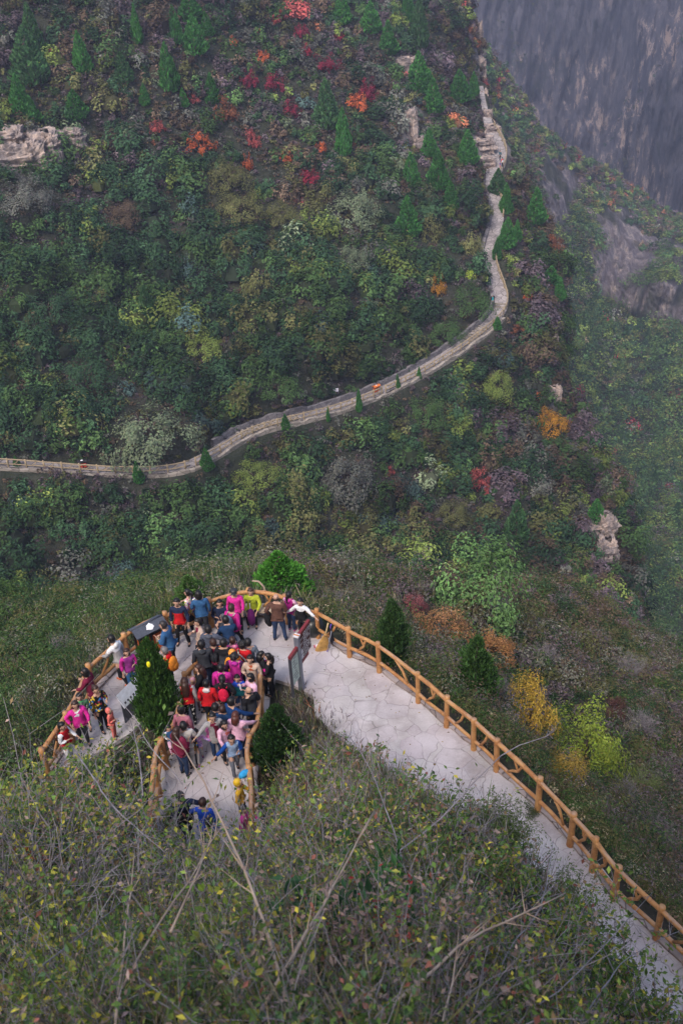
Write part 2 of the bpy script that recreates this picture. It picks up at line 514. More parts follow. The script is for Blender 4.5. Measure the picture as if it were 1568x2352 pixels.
# beyond what is measured the ground keeps falling away / rising behind the viewer
ex = [(-40, -12, 30), (0, -12, 33), (40, -12, 24), (-60, 20, 4), (-45, 40, -16), (0, 64, -40), (-40, 64, -42), (35, 75, -46), (60, 40, -30), (60, 10, -6), (20, 62, -36), (-20, 52, -24)]
pf = np.array(PAVED)
C2 = np.vstack([cA[:, :2], np.array([e[:2] for e in ex]), pf[::3, :2]])
Z2 = np.concatenate([zA, [e[2] for e in ex], np.zeros(len(pf[::3]))])
fA = tps(C2, Z2, 20.0)
pav_line = np.vstack([pf, pf[:1]])
def hA(P, noise=True):
    P = np.asarray(P, float)
    z = fA(P[..., :2])
    P3 = np.concatenate([P[..., :2], np.zeros(P.shape[:-1] + (1,))], -1)
    d, _ = seg_dist(P, pav_line)
    ins = inpoly(P, PAVED)
    if noise:
        z = z + (fbm(P3 * .22, 3, 5) * .9 + fbm(P3 * .9, 3, 9) * .22) * smooth(.2, 4, np.where(ins, 0, d))
    w = smooth(.05, 1.6, np.where(ins, 0, d))
    z = -.12 * (1 - w) + z * w
    return np.where(ins, -.12, z)

xs = np.arange(-48, 62, .55); ys = np.arange(-12, 76, .55)
gx, gy = np.meshgrid(xs, ys, indexing='ij')
PA = np.stack([gx, gy, np.zeros_like(gx)], -1)
PA[..., 2] = hA(PA)
def grid_faces(n, m):
    i = np.arange(n * m).reshape(n, m)
    return np.stack([i[:-1, :-1], i[1:, :-1], i[1:, 1:], i[:-1, 1:]], -1).reshape(-1, 4)
oA = link('ground', npmesh('ground', PA, grid_faces(*gx.shape), smooth_=True), M_SOIL)
tag(oA, kind='structure')

def cap_poly(poly, z0, z1):
    import bmesh
    bm = bmesh.new()
    vs = [bm.verts.new((p[0], p[1], z1)) for p in poly]
    f = bm.faces.new(vs)
    r = bmesh.ops.extrude_face_region(bm, geom=[f])
    for v in [g for g in r['geom'] if isinstance(g, bmesh.types.BMVert)]: v.co.z = z0
    bmesh.ops.recalc_face_normals(bm, faces=bm.faces)
    bmesh.ops.triangulate(bm, faces=[f for f in bm.faces if len(f.verts) > 4])
    me = bpy.data.meshes.new('pavement'); bm.to_mesh(me); bm.free(); return me
pave = link('pavement', cap_poly(PAVED, -.6, 0.0), M_PAVE)
tag(pave, kind='structure')

# ---- the hillside across the ravine
ctrlB = [(-350, -250, 190), (-350, 400, 155), (-350, 1060, 125), (-350, 1500, 118), (-350, 1750, 112), (0, 0, 170), (400, 0, 182), (784, 0, 208), (1050, 0, 240),
    (0, -250, 187), (784, -250, 238), (1050, -250, 290), (0, 400, 150), (400, 400, 158), (784, 400, 172), (1000, 400, 184), (1140, 360, 196), (1240, 450, 203), (1100, 170, 232), (950, 200, 200),
    (0, 750, 136), (400, 750, 141), (784, 700, 151), (1150, 700, 166), (1280, 650, 182), (0, 1070, 125), (430, 1082, 126.5), (600, 975, 134), (872, 895, 146), (1050, 800, 157), (1275, 900, 168),
    (0, 1350, 118), (400, 1350, 119), (784, 1300, 126), (1100, 1100, 144), (1100, 1350, 133), (1380, 1150, 155), (1440, 1400, 143), (1500, 1600, 133), (784, 1600, 118), (0, 1650, 111), (1600, 1700, 128), (1140, 530, 180), (1200, 560, 183)]
fD = tps([c[:2] for c in ctrlB], [c[2] for c in ctrlB], 500.0)
TRAIL_PX = [(-330, 1052), (-200, 1056), (-60, 1060), (60, 1066), (150, 1073), (250, 1081), (350, 1086), (425, 1083), (480, 1048), (520, 1020), (555, 990), (600, 974), (700, 957), (780, 937), (872, 902), (960, 856), (1040, 808), (1100, 765), (1143, 735),
    (1155, 705), (1146, 665), (1128, 615), (1122, 575), (1140, 525), (1146, 480), (1127, 430), (1128, 395), (1147, 365), (1140, 330), (1122, 290), (1110, 240), (1104, 200), (1101, 170)]
def resample(P, step):
    P = np.asarray(P, float)
    d = np.concatenate([[0], np.cumsum(np.linalg.norm(np.diff(P, axis=0), axis=1))])
    n = max(2, int(d[-1] / step) + 1)
    t = np.linspace(0, d[-1], n)
    return np.stack([np.interp(t, d, P[:, k]) for k in range(P.shape[1])], 1)
def blur1(P, k=3, it=2):
    P = np.array(P, float)
    for _ in range(it):
        Q = P.copy()
        for s in range(1, k + 1):
            Q[s:-s] += 0
        pad = np.vstack([P[:1]] * k + [P] + [P[-1:]] * k)
        P = sum(pad[i:i + len(P)] for i in range(2 * k + 1)) / (2 * k + 1)
    return P
tpx = resample(TRAIL_PX, 8)
tpx = blur1(tpx, 2, 1)
TR = at(tpx[:, 0], tpx[:, 1], fD(tpx))
TR = resample(TR, .8)
TR = np.hstack([blur1(TR[:, :2], 2, 1), blur1(TR[:, 2:], 7, 3)])
tt = np.gradient(TR[:, :2], axis=0); tt /= np.linalg.norm(tt, axis=1, keepdims=True)
TN = np.stack([tt[:, 1], -tt[:, 0]], 1)       # downhill / outer side
trk = np.linspace(0, 1, len(TR))
HALF = np.interp(project(TR)[0][:, 1], [170, 260, 330, 380, 420, 720, 1100], [.38, .6, 1.5, 1.7, 1.0, 1.1, .95])

EDGE = np.array([(-260, 1062), (0, 1064), (80, 1093), (180, 1104), (270, 1124), (350, 1168), (450, 1236), (520, 1262), (640, 1288), (700, 1280), (850, 1277), (900, 1292), (1000, 1332), (1100, 1398), (1250, 1438), (1400, 1452), (1500, 1498), (1600, 1560), (1780, 1640)], float)
rows = np.arange(-250, 1760, 7.0)
s_ = np.linspace(0, 1, 230)
xe = np.interp(rows, EDGE[:, 0], EDGE[:, 1]) + 5 * vnoise(np.stack([rows * .03, rows * 0, rows * 0], -1), 3)
GX = -330 + (xe[:, None] + 330) * s_[None]
GY = np.repeat(rows[:, None], len(s_), 1)
GD = fD(np.stack([GX, GY], -1))
GP = at(GX, GY, GD)
GP = at(GX, GY, GD + fbm(GP * .035, 4, 21) * 6.5 * smooth(0, .1, 1 - s_)[None] ** .5 + fbm(GP * .16, 3, 31) * 1.6)
# behind the crest the slope falls away out of sight
wrap = []
fw = rays(xe, rows); fw[:, 2] = 0; fw /= np.linalg.norm(fw, axis=1, keepdims=True)
rt = np.stack([fw[:, 1], -fw[:, 0], 0 * fw[:, 0]], 1)
for k in (1, 2, 4, 7, 12, 20, 34, 60):
    p = GP[:, -1] + fw * k * 1.25 + rt * (.35 * k ** .7 if k < 8 else 1.4) * .5
    p = p + np.array([0, 0, -1]) * (k ** 1.15) * .9
    wrap.append(p)
GP = np.concatenate([GP, np.stack(wrap, 1)], 1)
d, ix = seg_dist(GP, TR)
tz = np.interp(ix, np.arange(len(TR)), TR[:, 2]); hf = np.interp(ix, np.arange(len(TR)), HALF)
w = smooth(0, 1, (d - hf - .25) / 2.2)
near3 = np.abs(GP[..., 2] - tz) < 9
GP[..., 2] = np.where(near3, (tz - .35) * (1 - w) + GP[..., 2] * w, GP[..., 2])
gpx, _ = project(GP)
rockm = np.zeros(GP.shape[:2])
for (cx, cy, rx, ry) in [(60, 370, 50, 45), (165, 340, 35, 35), (945, 295, 30, 60), (925, 150, 25, 25), (1130, 330, 50, 60), (1098, 120, 14, 60), (1115, 290, 22, 50), (1270, 480, 30, 60), (1385, 1230, 25, 60), (1275, 800, 12, 60), (1270, 900, 14, 40), (960, 330, 20, 30)]:
    rockm = np.maximum(rockm, np.clip(1.4 - ((gpx[..., 0] - cx) / rx) ** 2 - ((gpx[..., 1] - cy) / ry) ** 2, 0, 1))
rockm *= np.clip(.5 + 1.6 * fbm(GP * .25, 3, 77), 0, 1)
oB = link('hillside', npmesh('hillside', GP, grid_faces(*GP.shape[:2]), col=np.repeat(rockm.reshape(-1, 1), 3, 1), smooth_=True), M_HILL)
tag(oB, kind='structure')

# ---- the hazy slopes beyond, and the great cliff
ctrlC = [(1110, 150, 300), (1180, 200, 320), (1230, 290, 325), (1290, 340, 330), (1400, 400, 360), (1568, 500, 385), (1750, 580, 395), (950, 100, 300), (1370, 560, 318), (1568, 600, 322), (1750, 640, 330),
    (1370, 660, 314), (1568, 740, 314), (1750, 780, 320), (1300, 780, 288), (1568, 800, 300), (1300, 1000, 262), (1568, 1000, 275), (1200, 600, 280), (1200, 1000, 250), (1400, 1400, 215), (1568, 1500, 205), (1750, 1700, 195), (1750, 1300, 240), (1000, 1400, 200), (1000, 700, 270), (1000, 300, 290)]
fC = tps([c[:2] for c in ctrlC], [c[2] * 1.32 for c in ctrlC], 500.0)
colsC = np.arange(940, 1900, 5.0)
topC = np.interp(colsC, [940, 1110, 1180, 1230, 1290, 1400, 1480, 1568, 1800, 1900], [-20, 100, 200, 285, 338, 398, 455, 505, 640, 690]) + 6 * vnoise(np.stack([colsC * .03, colsC * 0, colsC * 0], -1), 5)
r_ = np.linspace(0, 1, 280)
CX = np.repeat(colsC[:, None], len(r_), 1); CY = topC[:, None] + (1800 - topC[:, None]) * r_[None]
CP = at(CX, CY, fC(np.stack([CX, CY], -1)))
CP = at(CX, CY, fC(np.stack([CX, CY], -1)) + fbm(CP * .014, 4, 41) * 30 * smooth(0, .06, r_)[None] ** .5 + fbm(CP * .07, 3, 43) * 3.4)
back = []
fw = rays(colsC, topC); fw[:, 2] = 0; fw /= np.linalg.norm(fw, axis=1, keepdims=True)
for k in (60, 34, 20, 11, 5, 2):
    back.append(CP[:, 0] + fw * k * 1.3 - np.array([0, 0, 1]) * k ** 1.15 * .75)
CP = np.concatenate([np.stack(back, 1), CP], 1)
cpx, _ = project(CP)
nz = fbm(CP * .03, 4, 51)
band = np.clip(1.5 - ((cpx[..., 1] - (545 + (cpx[..., 0] - 1300) * .42)) / 115) ** 2, 0, 1) * smooth(1285, 1400, cpx[..., 0])
sheer = np.clip(1.3 - ((cpx[..., 0] - 1275) / 60) ** 2 - ((cpx[..., 1] - 440) / 120) ** 2, 0, 1)
n2_ = fbm(CP * .11, 3, 57)
CROCK = smooth(.42, .75, np.maximum(band, sheer * .85) * .72 + nz * .7 + n2_ * .45)
CU = cpx[..., 0] * .34 + cpx[..., 1] * .10
flc = (1 - np.abs(fbm(np.stack([CU * .10, CP[..., 2] * .012, CU * 0], -1), 4, 58)) * 2) * 7 + fbm(np.stack([CU * .5, CP[..., 2] * .05, CU * 0], -1), 3, 59) * 4 + np.round(fbm(CP * .05, 3, 60) * 5) * 1.2
vd = CP - CO; vd = vd / np.linalg.norm(vd, axis=-1, keepdims=True)
CP = CP - vd * (flc * CROCK)[..., None]
oC = link('far_slope', npmesh('far_slope', CP, grid_faces(*CP.shape[:2]), col=np.repeat(CROCK.reshape(-1, 1), 3, 1), smooth_=True), None)
tag(oC, kind='structure')
def m_farslope():
    t = NT('far_slope')
    p = t.pos()
    b = t.noise(.25, 6, .65, vec=p)
    soil = t.ramp(b, [(.3, (.018, .024, .018)), (.75, (.07, .068, .05))])
    v = t.mapping(p, (.34, .16, .10))
    r = t.noise(1, 12, .78, vec=v); g = t.noise(.05, 3, vec=p)
    rock = t.ramp(r, [(.3, (.04, .038, .048)), (.5, (.15, .13, .145)), (.57, (.27, .23, .225)), (.66, (.48, .39, .33))])
    rock = t.mix(rock, (.035, .042, .03), t.ramp(g, [(.5, (0, 0, 0)), (.6, (.9, .9, .9))]))
    a = t.n('ShaderNodeAttribute', attribute_name='Col')
    t.bsdf(t.mix(soil, rock, a.outputs['Color']), .95, bump=r, dist=1.5, strength=1, spec=.1); return t.m
oC.data.materials.append(m_farslope())

cx_ = np.arange(950, 1980, 3.5); cy_ = np.arange(-330, 760, 7.0)
DX, DY = np.meshgrid(cx_, cy_, indexing='ij')
D0 = 690 + (DX - 1300) * .03 - (DY - 200) * .06
DP = at(DX, DY, D0)
u = (DX - 1300) * .22 + (DY - 200) * .05
prof = np.stack([u * .045, DP[..., 2] * .008, u * 0], -1)
fl = 1 - np.abs(fbm(prof * 1.0, 4, 61)) * 2
st1 = np.stack([u * .22 + DP[..., 2] * .012, DP[..., 2] * .022, u * 0], -1); st2 = np.stack([u * .75 + DP[..., 2] * .03, DP[..., 2] * .06, u * 0], -1)
D1 = D0 - fl * 16 - (1 - np.abs(fbm(st1, 3, 64)) * 2) * 9 - (1 - np.abs(fbm(st2, 3, 65)) * 2) * 4.5 - fbm(DP * np.array([.03, .03, .012]), 4, 63) * 16 - fbm(DP * np.array([.12, .12, .05]), 3, 67) * 5
# a buttress that steps forward on the right, its foot cut back
D1 = D1 - 55 * smooth(1300, 1500, DX + (DY - 300) * .35) - 30 * smooth(1460, 1540, DX - (DY - 300) * .25)
DP = at(DX, DY, D1)
oD = link('cliff', npmesh('cliff', DP, grid_faces(*DX.shape), smooth_=True), M_CLIFF)
tag(oD, kind='structure')
# ================================================================ THE TRAIL ACROSS THE HILLSIDE
def ribbon(name, L, Rr, zl, zr, mat, kind='structure', top=None):
    """a strip between two plan lines, given per-point heights"""
    n = len(L)
    V = np.concatenate([np.column_stack([L, zl]), np.column_stack([Rr, zr])])
    i = np.arange(n - 1)
    F = np.stack([i, i + 1, i + 1 + n, i + n], 1)
    o = link(name, npmesh(name, V, F), mat)
    tag(o, kind=kind)
    return o
so = TR[:, :2] + TN * HALF[:, None]; si = TR[:, :2] - TN * HALF[:, None]
# the way is stepped wherever it climbs: level it in short treads
zt = TR[:, 2].copy()
k285 = int(np.argmin(np.abs(project(TR)[0][:, 1] - 195)))
ribbon('trail', si[:k285], so[:k285], zt[:k285], zt[:k285], M_TRAIL)
def wallstrip(name, line, z, h0, h1, thick, nrm, mat, label, cat, a=0, b=None):
    line = line[a:b]; z = z[a:b]; nrm = nrm[a:b]
    hh = h1 + .22 * np.round(1.6 * vnoise(np.stack([np.arange(len(line)) * .55, z * 0, z * 0], -1), 8)) / 1.6
    P = [np.column_stack([line, z + h0]), np.column_stack([line, z + hh]), np.column_stack([line + nrm * thick, z + hh - .05]), np.column_stack([line + nrm * thick, z + h0])]
    n = len(line); V = np.concatenate(P); F = []
    i = np.arange(n - 1)
    for k in range(3): F.append(np.stack([k * n + i, k * n + i + 1, (k + 1) * n + i + 1, (k + 1) * n + i], 1))
    o = link(name, npmesh(name, V, np.concatenate(F)), mat)
    return tag(o, label, cat)
trpx, _ = project(TR)
k_turn = int(np.argmin(np.abs(trpx[:, 1] - 735) + (trpx[:, 0] < 1100) * 1000))
k_380 = int(np.argmin(np.abs(trpx[:, 1] - 400)))
k_mid = int(np.argmin(np.abs(trpx[:, 0] - 445)))
k_end = int(np.argmin(np.abs(trpx[:, 1] - 285)))
wallstrip('retaining_wall', so + TN * .02, zt, -2.2, .06, .45, TN, M_BUFF, 'pale buff stone retaining wall carrying the lower trail under its yellow log rail', 'wall', 0, k_turn + 3)
wallstrip('rubble_wall', si - TN * .02, zt, -.5, .8, .5, -TN, M_WALL, 'grey rubble stone wall along the uphill side of the climbing trail', 'wall', k_mid + 6, k_turn + 6)
wallstrip('low_kerb_wall', si - TN * .02, zt, -.5, .5, .6, -TN, M_WALL, 'low grey stone bank on the inner edge of the upper ridge trail', 'wall', k_turn + 7, k_380)
# flights of steps
def steps(i0, n, label):
    mb = MB()
    for k in range(n):
        i = i0 + k
        if i + 1 >= len(TR): break
        c = (TR[i] + TR[i + 1]) / 2; t = np.append(tt[i], 0); nn = np.append(TN[i], 0)
        rot = np.column_stack([t, nn, (0, 0, 1)])
        mb.box(c + np.array([0, 0, .10]), (.34, HALF[i] * 1.9, .22), rot)
    o = mb.build('stone_steps', M_BUFF, smooth_=False)
    tag(o, label, 'steps')
for (sx, sy, n, lb) in [(545, 1000, 12, 'flight of stone steps where the trail starts climbing, beside the grey rubble wall'), (1070, 785, 6, 'short flight of stone steps just below the bend of the trail'), (1150, 708, 2, 'two broad stone steps across the trail above the bend')]:
    steps(int(np.argmin((trpx[:, 0] - sx) ** 2 + (trpx[:, 1] - sy) ** 2)), n, lb)

# ================================================================ LOG RAILINGS
def catmull(P, step):
    P = np.asarray(P, float); o = []
    Q = np.vstack([2 * P[0] - P[1], P, 2 * P[-1] - P[-2]])
    for i in range(1, len(Q) - 2):
        n = max(2, int(np.linalg.norm(Q[i + 1] - Q[i]) / step))
        for t in np.arange(n) / n:
            o.append(.5 * ((2 * Q[i]) + (-Q[i - 1] + Q[i + 1]) * t + (2 * Q[i - 1] - 5 * Q[i] + 4 * Q[i + 1] - Q[i + 2]) * t * t + (-Q[i - 1] + 3 * Q[i] - 3 * Q[i + 1] + Q[i + 2]) * t ** 3))
    o.append(P[-1])
    return np.array(o)
def railing(name, base, posts, label, H=RAIL_H, r=.075, group=None, mat=None, braces=True, seed=1, simple=False):
    """base: plan line with heights; posts: parameter positions along it (indices into base, float)"""
    mat = mat or M_LOG
    rnd = random.Random(seed)
    base = np.asarray(base, float)
    root = empty(name, base[0])
    tag(root, label, 'railing', group)
    o0 = base[0]
    L = base - o0
    n = len(L)
    sd = 6 if simple else 9
    nz = fbm(np.stack([np.arange(n) * .45, np.full(n, seed * 3.1), np.zeros(n)], -1), 3, seed)
    top = L + np.array([0, 0, H - r]) + np.stack([nz * .02, -nz * .02, nz * .035], 1) * (1 if not simple else 1.5)
    MB().tube(top, r * (1 + .14 * nz), sd, jit=.03).build('top_rail', mat, root)
    low = L + np.array([0, 0, H * .34]) + np.stack([-nz * .03, nz * .03, -nz * .06], 1)
    MB().tube(low, r * .85 * (1 - .15 * nz), sd, jit=.03).build('lower_rail', mat, root)
    def pt(i, A):
        i = min(max(i, 0), n - 1); a = int(i); b = min(a + 1, n - 1)
        return A[a] * (1 - (i - a)) + A[b] * (i - a)
    for k, i in enumerate(posts):
        p = pt(i, L)
        hh = H + (rnd.uniform(.03, .1) if not simple else .08)
        lean = np.array([rnd.uniform(-.02, .02), rnd.uniform(-.02, .02), 0])
        m = MB(); rr = r * rnd.uniform(1.15, 1.4)
        zs = np.array([-.35, 0, .25, .55, .85, 1.0]) if not simple else np.array([-.6, .5, 1.0])
        P = np.array([p + lean * z + np.array([0, 0, hh * z if z > 0 else z]) for z in zs])
        rd = rr * np.array([1.12, 1.1, 1.0, .95, .97, .98][:len(zs)]) if not simple else rr
        m.tube(P, rd, sd, jit=.03)
        m.build('post', mat, root)
        if braces and k + 1 < len(posts):
            j = posts[k + 1]
            style = rnd.choice([0, 1, 2, 0]) if not simple else 1
            a = pt(i + (j - i) * .30, low); b = pt(i + (j - i) * .52, (low + top) / 2); c = pt(i + (j - i) * .62, top); d2 = pt(i + (j - i) * .74, low); e = pt(i + (j - i) * .40, top)
            if style == 0:      # forked branch
                MB().tube([a, (a + b) / 2 + np.array([0, 0, .03]), b, (b + c) / 2 + np.array([0, 0, .02]), c], r * .62, max(5, sd - 2)).tube([b, (b + e) / 2, e], r * .5, max(5, sd - 2)).build('branch_brace', mat, root)
            elif style == 1:    # slanting branch
                MB().tube([a, b, c], r * .6, max(5, sd - 2)).build('branch_brace', mat, root)
            else:
                MB().tube([d2, pt(i + (j - i) * .6, (low + top) / 2) + np.array([0, 0, .05]), e], r * .62, max(5, sd - 2)).build('branch_brace', mat, root)
    return root
frc = catmull(fr, .35)
def near_i(line, p):
    return float(np.argmin(np.linalg.norm(np.asarray(line)[:, :2] - np.asarray(p)[:2], axis=1)))
railing('log_railing', frc, [near_i(frc, p) for p in fr], 'long orange-brown log railing on the outer edge of the pale path', r=.060, seed=2, group='orange log railings around the lookout')
fbc = catmull(np.vstack([fb, fr[:1]]), .35)
pb = [onz(px, py, RAIL_H) for px, py in [(95, 1722), (152, 1636), (203, 1530), (285, 1458), (385, 1408), (478, 1378), (572, 1356), (655, 1371)]]
railing('log_railing', fbc, [near_i(fbc, p) for p in pb], 'curved orange-brown log railing around the crowded lookout platform', r=.063, seed=3, group='orange log railings around the lookout')
wrc = catmull(wr, .3)
railing('log_railing', wrc, [near_i(wrc, wr[i]) for i in (1, 3, 5, 7, 9, 11)], 'orange log railing on the right side of the crowded walkway, beside the small cypress', r=.066, seed=4, group='orange log railings around the lookout')
wlc = catmull(wl, .3)
railing('log_railing', wlc, [near_i(wlc, wl[i]) for i in (0, 1, 3, 5, 7, 9, 10)], 'short orange log railing on the left side of the crowded walkway', r=.066, seed=5, group='orange log railings around the lookout')
TOP3 = lambda a, b, off: np.column_stack([so[a:b] - TN[a:b] * off, zt[a:b]])
def trail_rail(a, b, label, seed):
    L = TOP3(a, b, .12)
    railing('trail_railing', L, list(np.arange(0, len(L), 2.6)), label, H=1.05, r=.085, mat=M_LOG_FAR, seed=seed, simple=True, group='yellow log railings along the hillside trail')
trail_rail(max(0, int(np.argmin(np.abs(trpx[:, 0] + 60)))), k_mid, 'yellow-brown log rail in the shade along the lowest stretch of the trail', 11)
trail_rail(k_mid, int(np.argmin(np.abs(trpx[:, 0] - 872))), 'yellow log rail beside the steps and the grey wall below the orange bin', 12)
trail_rail(int(np.argmin(np.abs(trpx[:, 0] - 872))), k_turn, 'yellow log rail between the orange bin and the bend of the trail', 13)
trail_rail(k_turn, int(np.argmin(np.abs(trpx[:, 1] - 560))), 'yellow log rail curving round the bend of the upper trail', 14)
trail_rail(int(np.argmin(np.abs(trpx[:, 1] - 500))), k_380, 'thin log rail beside the narrow neck of the upper trail', 15)
trail_rail(k_380, k_end, 'log rail around the rocky knoll high on the ridge', 16)

# ================================================================ PLANTS
def basis(nrm, g):
    nrm = nrm / np.maximum(np.linalg.norm(nrm, axis=1, keepdims=True), 1e-9)
    r = g.normal(size=nrm.shape)
    t = r - nrm * (r * nrm).sum(1, keepdims=True)
    t /= np.maximum(np.linalg.norm(t, axis=1, keepdims=True), 1e-9)
    return t, np.cross(nrm, t), nrm
def leaf_quads(P, nrm, size, asp, g, tdir=None, bend=.15):
    t, b, n = basis(nrm, g)
    if tdir is not None:
        t = tdir / np.maximum(np.linalg.norm(tdir, axis=1, keepdims=True), 1e-9)
        b = np.cross(n, t); b /= np.maximum(np.linalg.norm(b, axis=1, keepdims=True), 1e-9)
    s = size[:, None]
    a = np.broadcast_to(np.asarray(asp, float), size.shape)[:, None]
    V = np.stack([P - t * s * .5, P + b * s * a * .5 + n * s * bend, P + t * s * .5, P - b * s * a * .5 + n * s * bend], 1)
    return V
class Cloud:
    def __init__(s): s.V = []; s.C = []
    def add(s, V, C): s.V.append(V.reshape(-1, 4, 3)); s.C.append(np.clip(C, 0, 1))
    def mesh(s, name):
        V = np.concatenate(s.V); C = np.concatenate(s.C)
        return npmesh(name, V.reshape(-1, 3), np.arange(len(V) * 4).reshape(-1, 4), col=C)
def bushes(cl, C, Rad, Hh, colr, nleaf, size, g, up=.35, spread=.32, asp=.6, nclump=9, jit=.22, rmin=.55, rmax=1.0):
    """C (n,3) bases, Rad (n,), Hh (n,) heights, colr (n,3), nleaf (n,) leaves each, size (n,) leaf size"""
    n = len(C)
    idb = np.repeat(np.arange(n), nclump)
    m = len(idb)
    th = g.uniform(0, 2 * np.pi, m); uu = g.uniform(.05, 1, m)
    ph = np.arccos(uu)
    rr = g.uniform(rmin, rmax, m)
    D = np.stack([np.sin(ph) * np.cos(th), np.sin(ph) * np.sin(th), np.cos(ph)], 1)
    clc = D * rr[:, None]
    cshade = g.normal(0, jit * .7, m)
    nl = np.maximum(1, np.asarray(nleaf)[idb] // nclump)
    idc = np.repeat(np.arange(m), nl); k = len(idc)
    b = idb[idc]
    off = g.normal(0, 1, (k, 3)); off /= np.linalg.norm(off, axis=1, keepdims=True)
    off *= (g.uniform(0, 1, k) ** .4 * spread)[:, None]
    q = clc[idc] + off
    sc = np.stack([Rad[b], Rad[b], Hh[b]], 1)
    P = C[b] + q * sc
    nr = q * .9 + off * 1.8 + g.normal(0, .22, (k, 3)); nr[:, 2] += up
    s = np.asarray(size)[b] * g.uniform(.6, 1.35, k)
    V = leaf_quads(P, nr, s, asp, g)
    c = colr[b] * np.exp(cshade[idc] + g.normal(0, jit * .6, k))[:, None]
    c = c * (1 + g.normal(0, .04, (k, 3)))
    cl.add(V, c)

# palettes: real leaf colours
def srgb(r, g, b, k=1.0):
    return tuple((((v / 255 + .055) / 1.055) ** 2.4 if v > 10 else v / 255 / 12.92) * k for v in (r, g, b))
PALB = dict(dgreen=(.028, .058, .028), green=(.045, .082, .028), ygreen=(.095, .125, .032), olive=(.085, .088, .035), brown=(.080, .058, .040), purple=(.075, .058, .066), grey=(.085, .088, .075), blue=(.045, .075, .068), pale=(.10, .125, .075),
            red=(.27, .028, .05), orange=(.50, .13, .05), rust=(.20, .080, .042), yellow=(.46, .23, .03), lime=(.28, .36, .04), crimson=(.22, .030, .055), pink=(.34, .085, .08), cyp=(.036, .115, .026))

def surf_samples(G, n, g, mask=None):
    """points scattered evenly over a grid surface, with normals and grid indices"""
    a = G[:-1, :-1]; b = G[1:, :-1]; d_ = G[:-1, 1:]
    cr = np.cross(b - a, d_ - a); A = np.linalg.norm(cr, axis=-1)
    if mask is not None: A = A * mask[:-1, :-1]
    pr = A.ravel() / A.sum()
    i = g.choice(len(pr), n, p=pr)
    u = g.uniform(size=(n, 1)); v = g.uniform(size=(n, 1))
    P = a.reshape(-1, 3)[i] + (b - a).reshape(-1, 3)[i] * u + (d_ - a).reshape(-1, 3)[i] * v
    N = cr.reshape(-1, 3)[i]; N /= np.maximum(np.linalg.norm(N, axis=1, keepdims=True), 1e-9)
    N = np.where(N[:, 2:] < 0, -N, N)
    return P, N, i

CYP = [
 (82,128,46,96,'dark cypress behind the big one high on the left of the slope'), (76,198,74,112,'biggest broad dark cypress high on the left of the slope'), (192,170,38,82,'slim cypress standing alone right of the biggest one on the left'),
 (52,264,42,80,'cypress with a leaning top just below the biggest one, above the rock face'), (78,282,34,54,'short cypress directly above the left end of the rock face'), (178,274,48,60,'squat round-topped cypress above the right end of the rock face'),
 (318,102,24,76,'narrow cypress near the top edge of the slope, alone'), (405,102,32,74,'cypress left of the close trio at the top of the slope'), (440,52,52,62,'broad cypress cut off by the top of the view'), (450,128,50,80,'front cypress of the close trio at the top of the slope'), (476,86,30,50,'small cypress on the right of the close trio'),
 (391,214,42,98,'tall slim cypress above the orange-brown bush'), (488,238,34,62,'cypress just left of the crimson bushes'), (286,192,40,62,'dull faded cypress among grey brush on the upper left slope'), (335,243,24,46,'little cypress left of the tall slim one'), (423,246,22,40,'tiny cypress below the tall slim one'),
 (752,300,56,104,'tall dark cypress left of the orange-red maples'), (790,360,38,100,'cypress half hidden behind the tall one by the maples'), (787,58,40,62,'cypress at the top edge of the slope, centre'), (851,78,44,62,'left of two cypresses leaning toward each other near the top'), (892,128,40,68,'lower cypress on the steep bank near the top right'),
 (936,52,36,58,'cypress on the skyline edge, left of a taller pair'), (963,116,42,100,'tall dark cypress high beside the ridge'), (962,216,56,84,'broad bushy cypress left of the pale outcrop on the ridge'), (994,266,44,76,'cypress growing below the broad bushy one on the ridge'), (1054,236,48,66,'round bushy cypress beside the crest of the ridge'), (1087,222,26,50,'small cypress right at the crest rocks'),
 (985,362,34,62,'upper cypress of the line of three above the trail'), (1006,438,50,88,'middle cypress of the line of three above the trail'), (1034,484,36,64,'lowest cypress of the line of three above the trail'), (943,430,40,74,'cypress left of the line of three above the trail'), (1073,378,46,72,'cypress just left of the rocky knoll on the trail'),
 (936,546,58,90,'plump bright green cypress on open slope below the three'), (1140,597,22,48,'small cypress outside the rail at the narrow waist of the trail'), (1164,572,42,70,'full cypress right of the trail at its narrow waist'), (1186,556,22,50,'slim cypress behind the full one right of the trail'), (1229,517,44,80,'cypress standing alone on the far side of the ridge'), (1161,492,28,66,'cypress close beside the trail below the knoll'), (1142,446,40,56,'dull young cypress below the rocky knoll'),
 (1284,690,28,50,'cypress at the cliff edge on the far right of the ridge'), (1264,652,42,42,'small spreading cypress on the cliff edge above another'), (1141,757,20,32,'small cypress planted at the bend of the trail'), (342,742,44,84,'dark shaded cypress in the green middle slope'), (1183,1244,54,100,'cypress in the dark hollow on the lower right slope'), (1366,1200,42,58,'bright cypress on top of the pale crag'),
 (825,947,16,56,'sapling cypress at the rail left of the orange bin'), (656,985,22,38,'stubby sapling cypress at the rail where the steps begin'), (913,897,13,40,'thin sapling cypress at the rail right of the orange bin'), (962,872,12,32,'second thin sapling cypress right of the orange bin'), (477,1080,30,56,'young cypress at the foot of the stone steps'), (320,1110,26,54,'young cypress in front of the shaded lower rail'), (41,1076,18,32,'sapling cypress at the left end of the shaded lower rail'), (754,968,10,36,'thinnest sapling cypress at the pale retaining wall')]
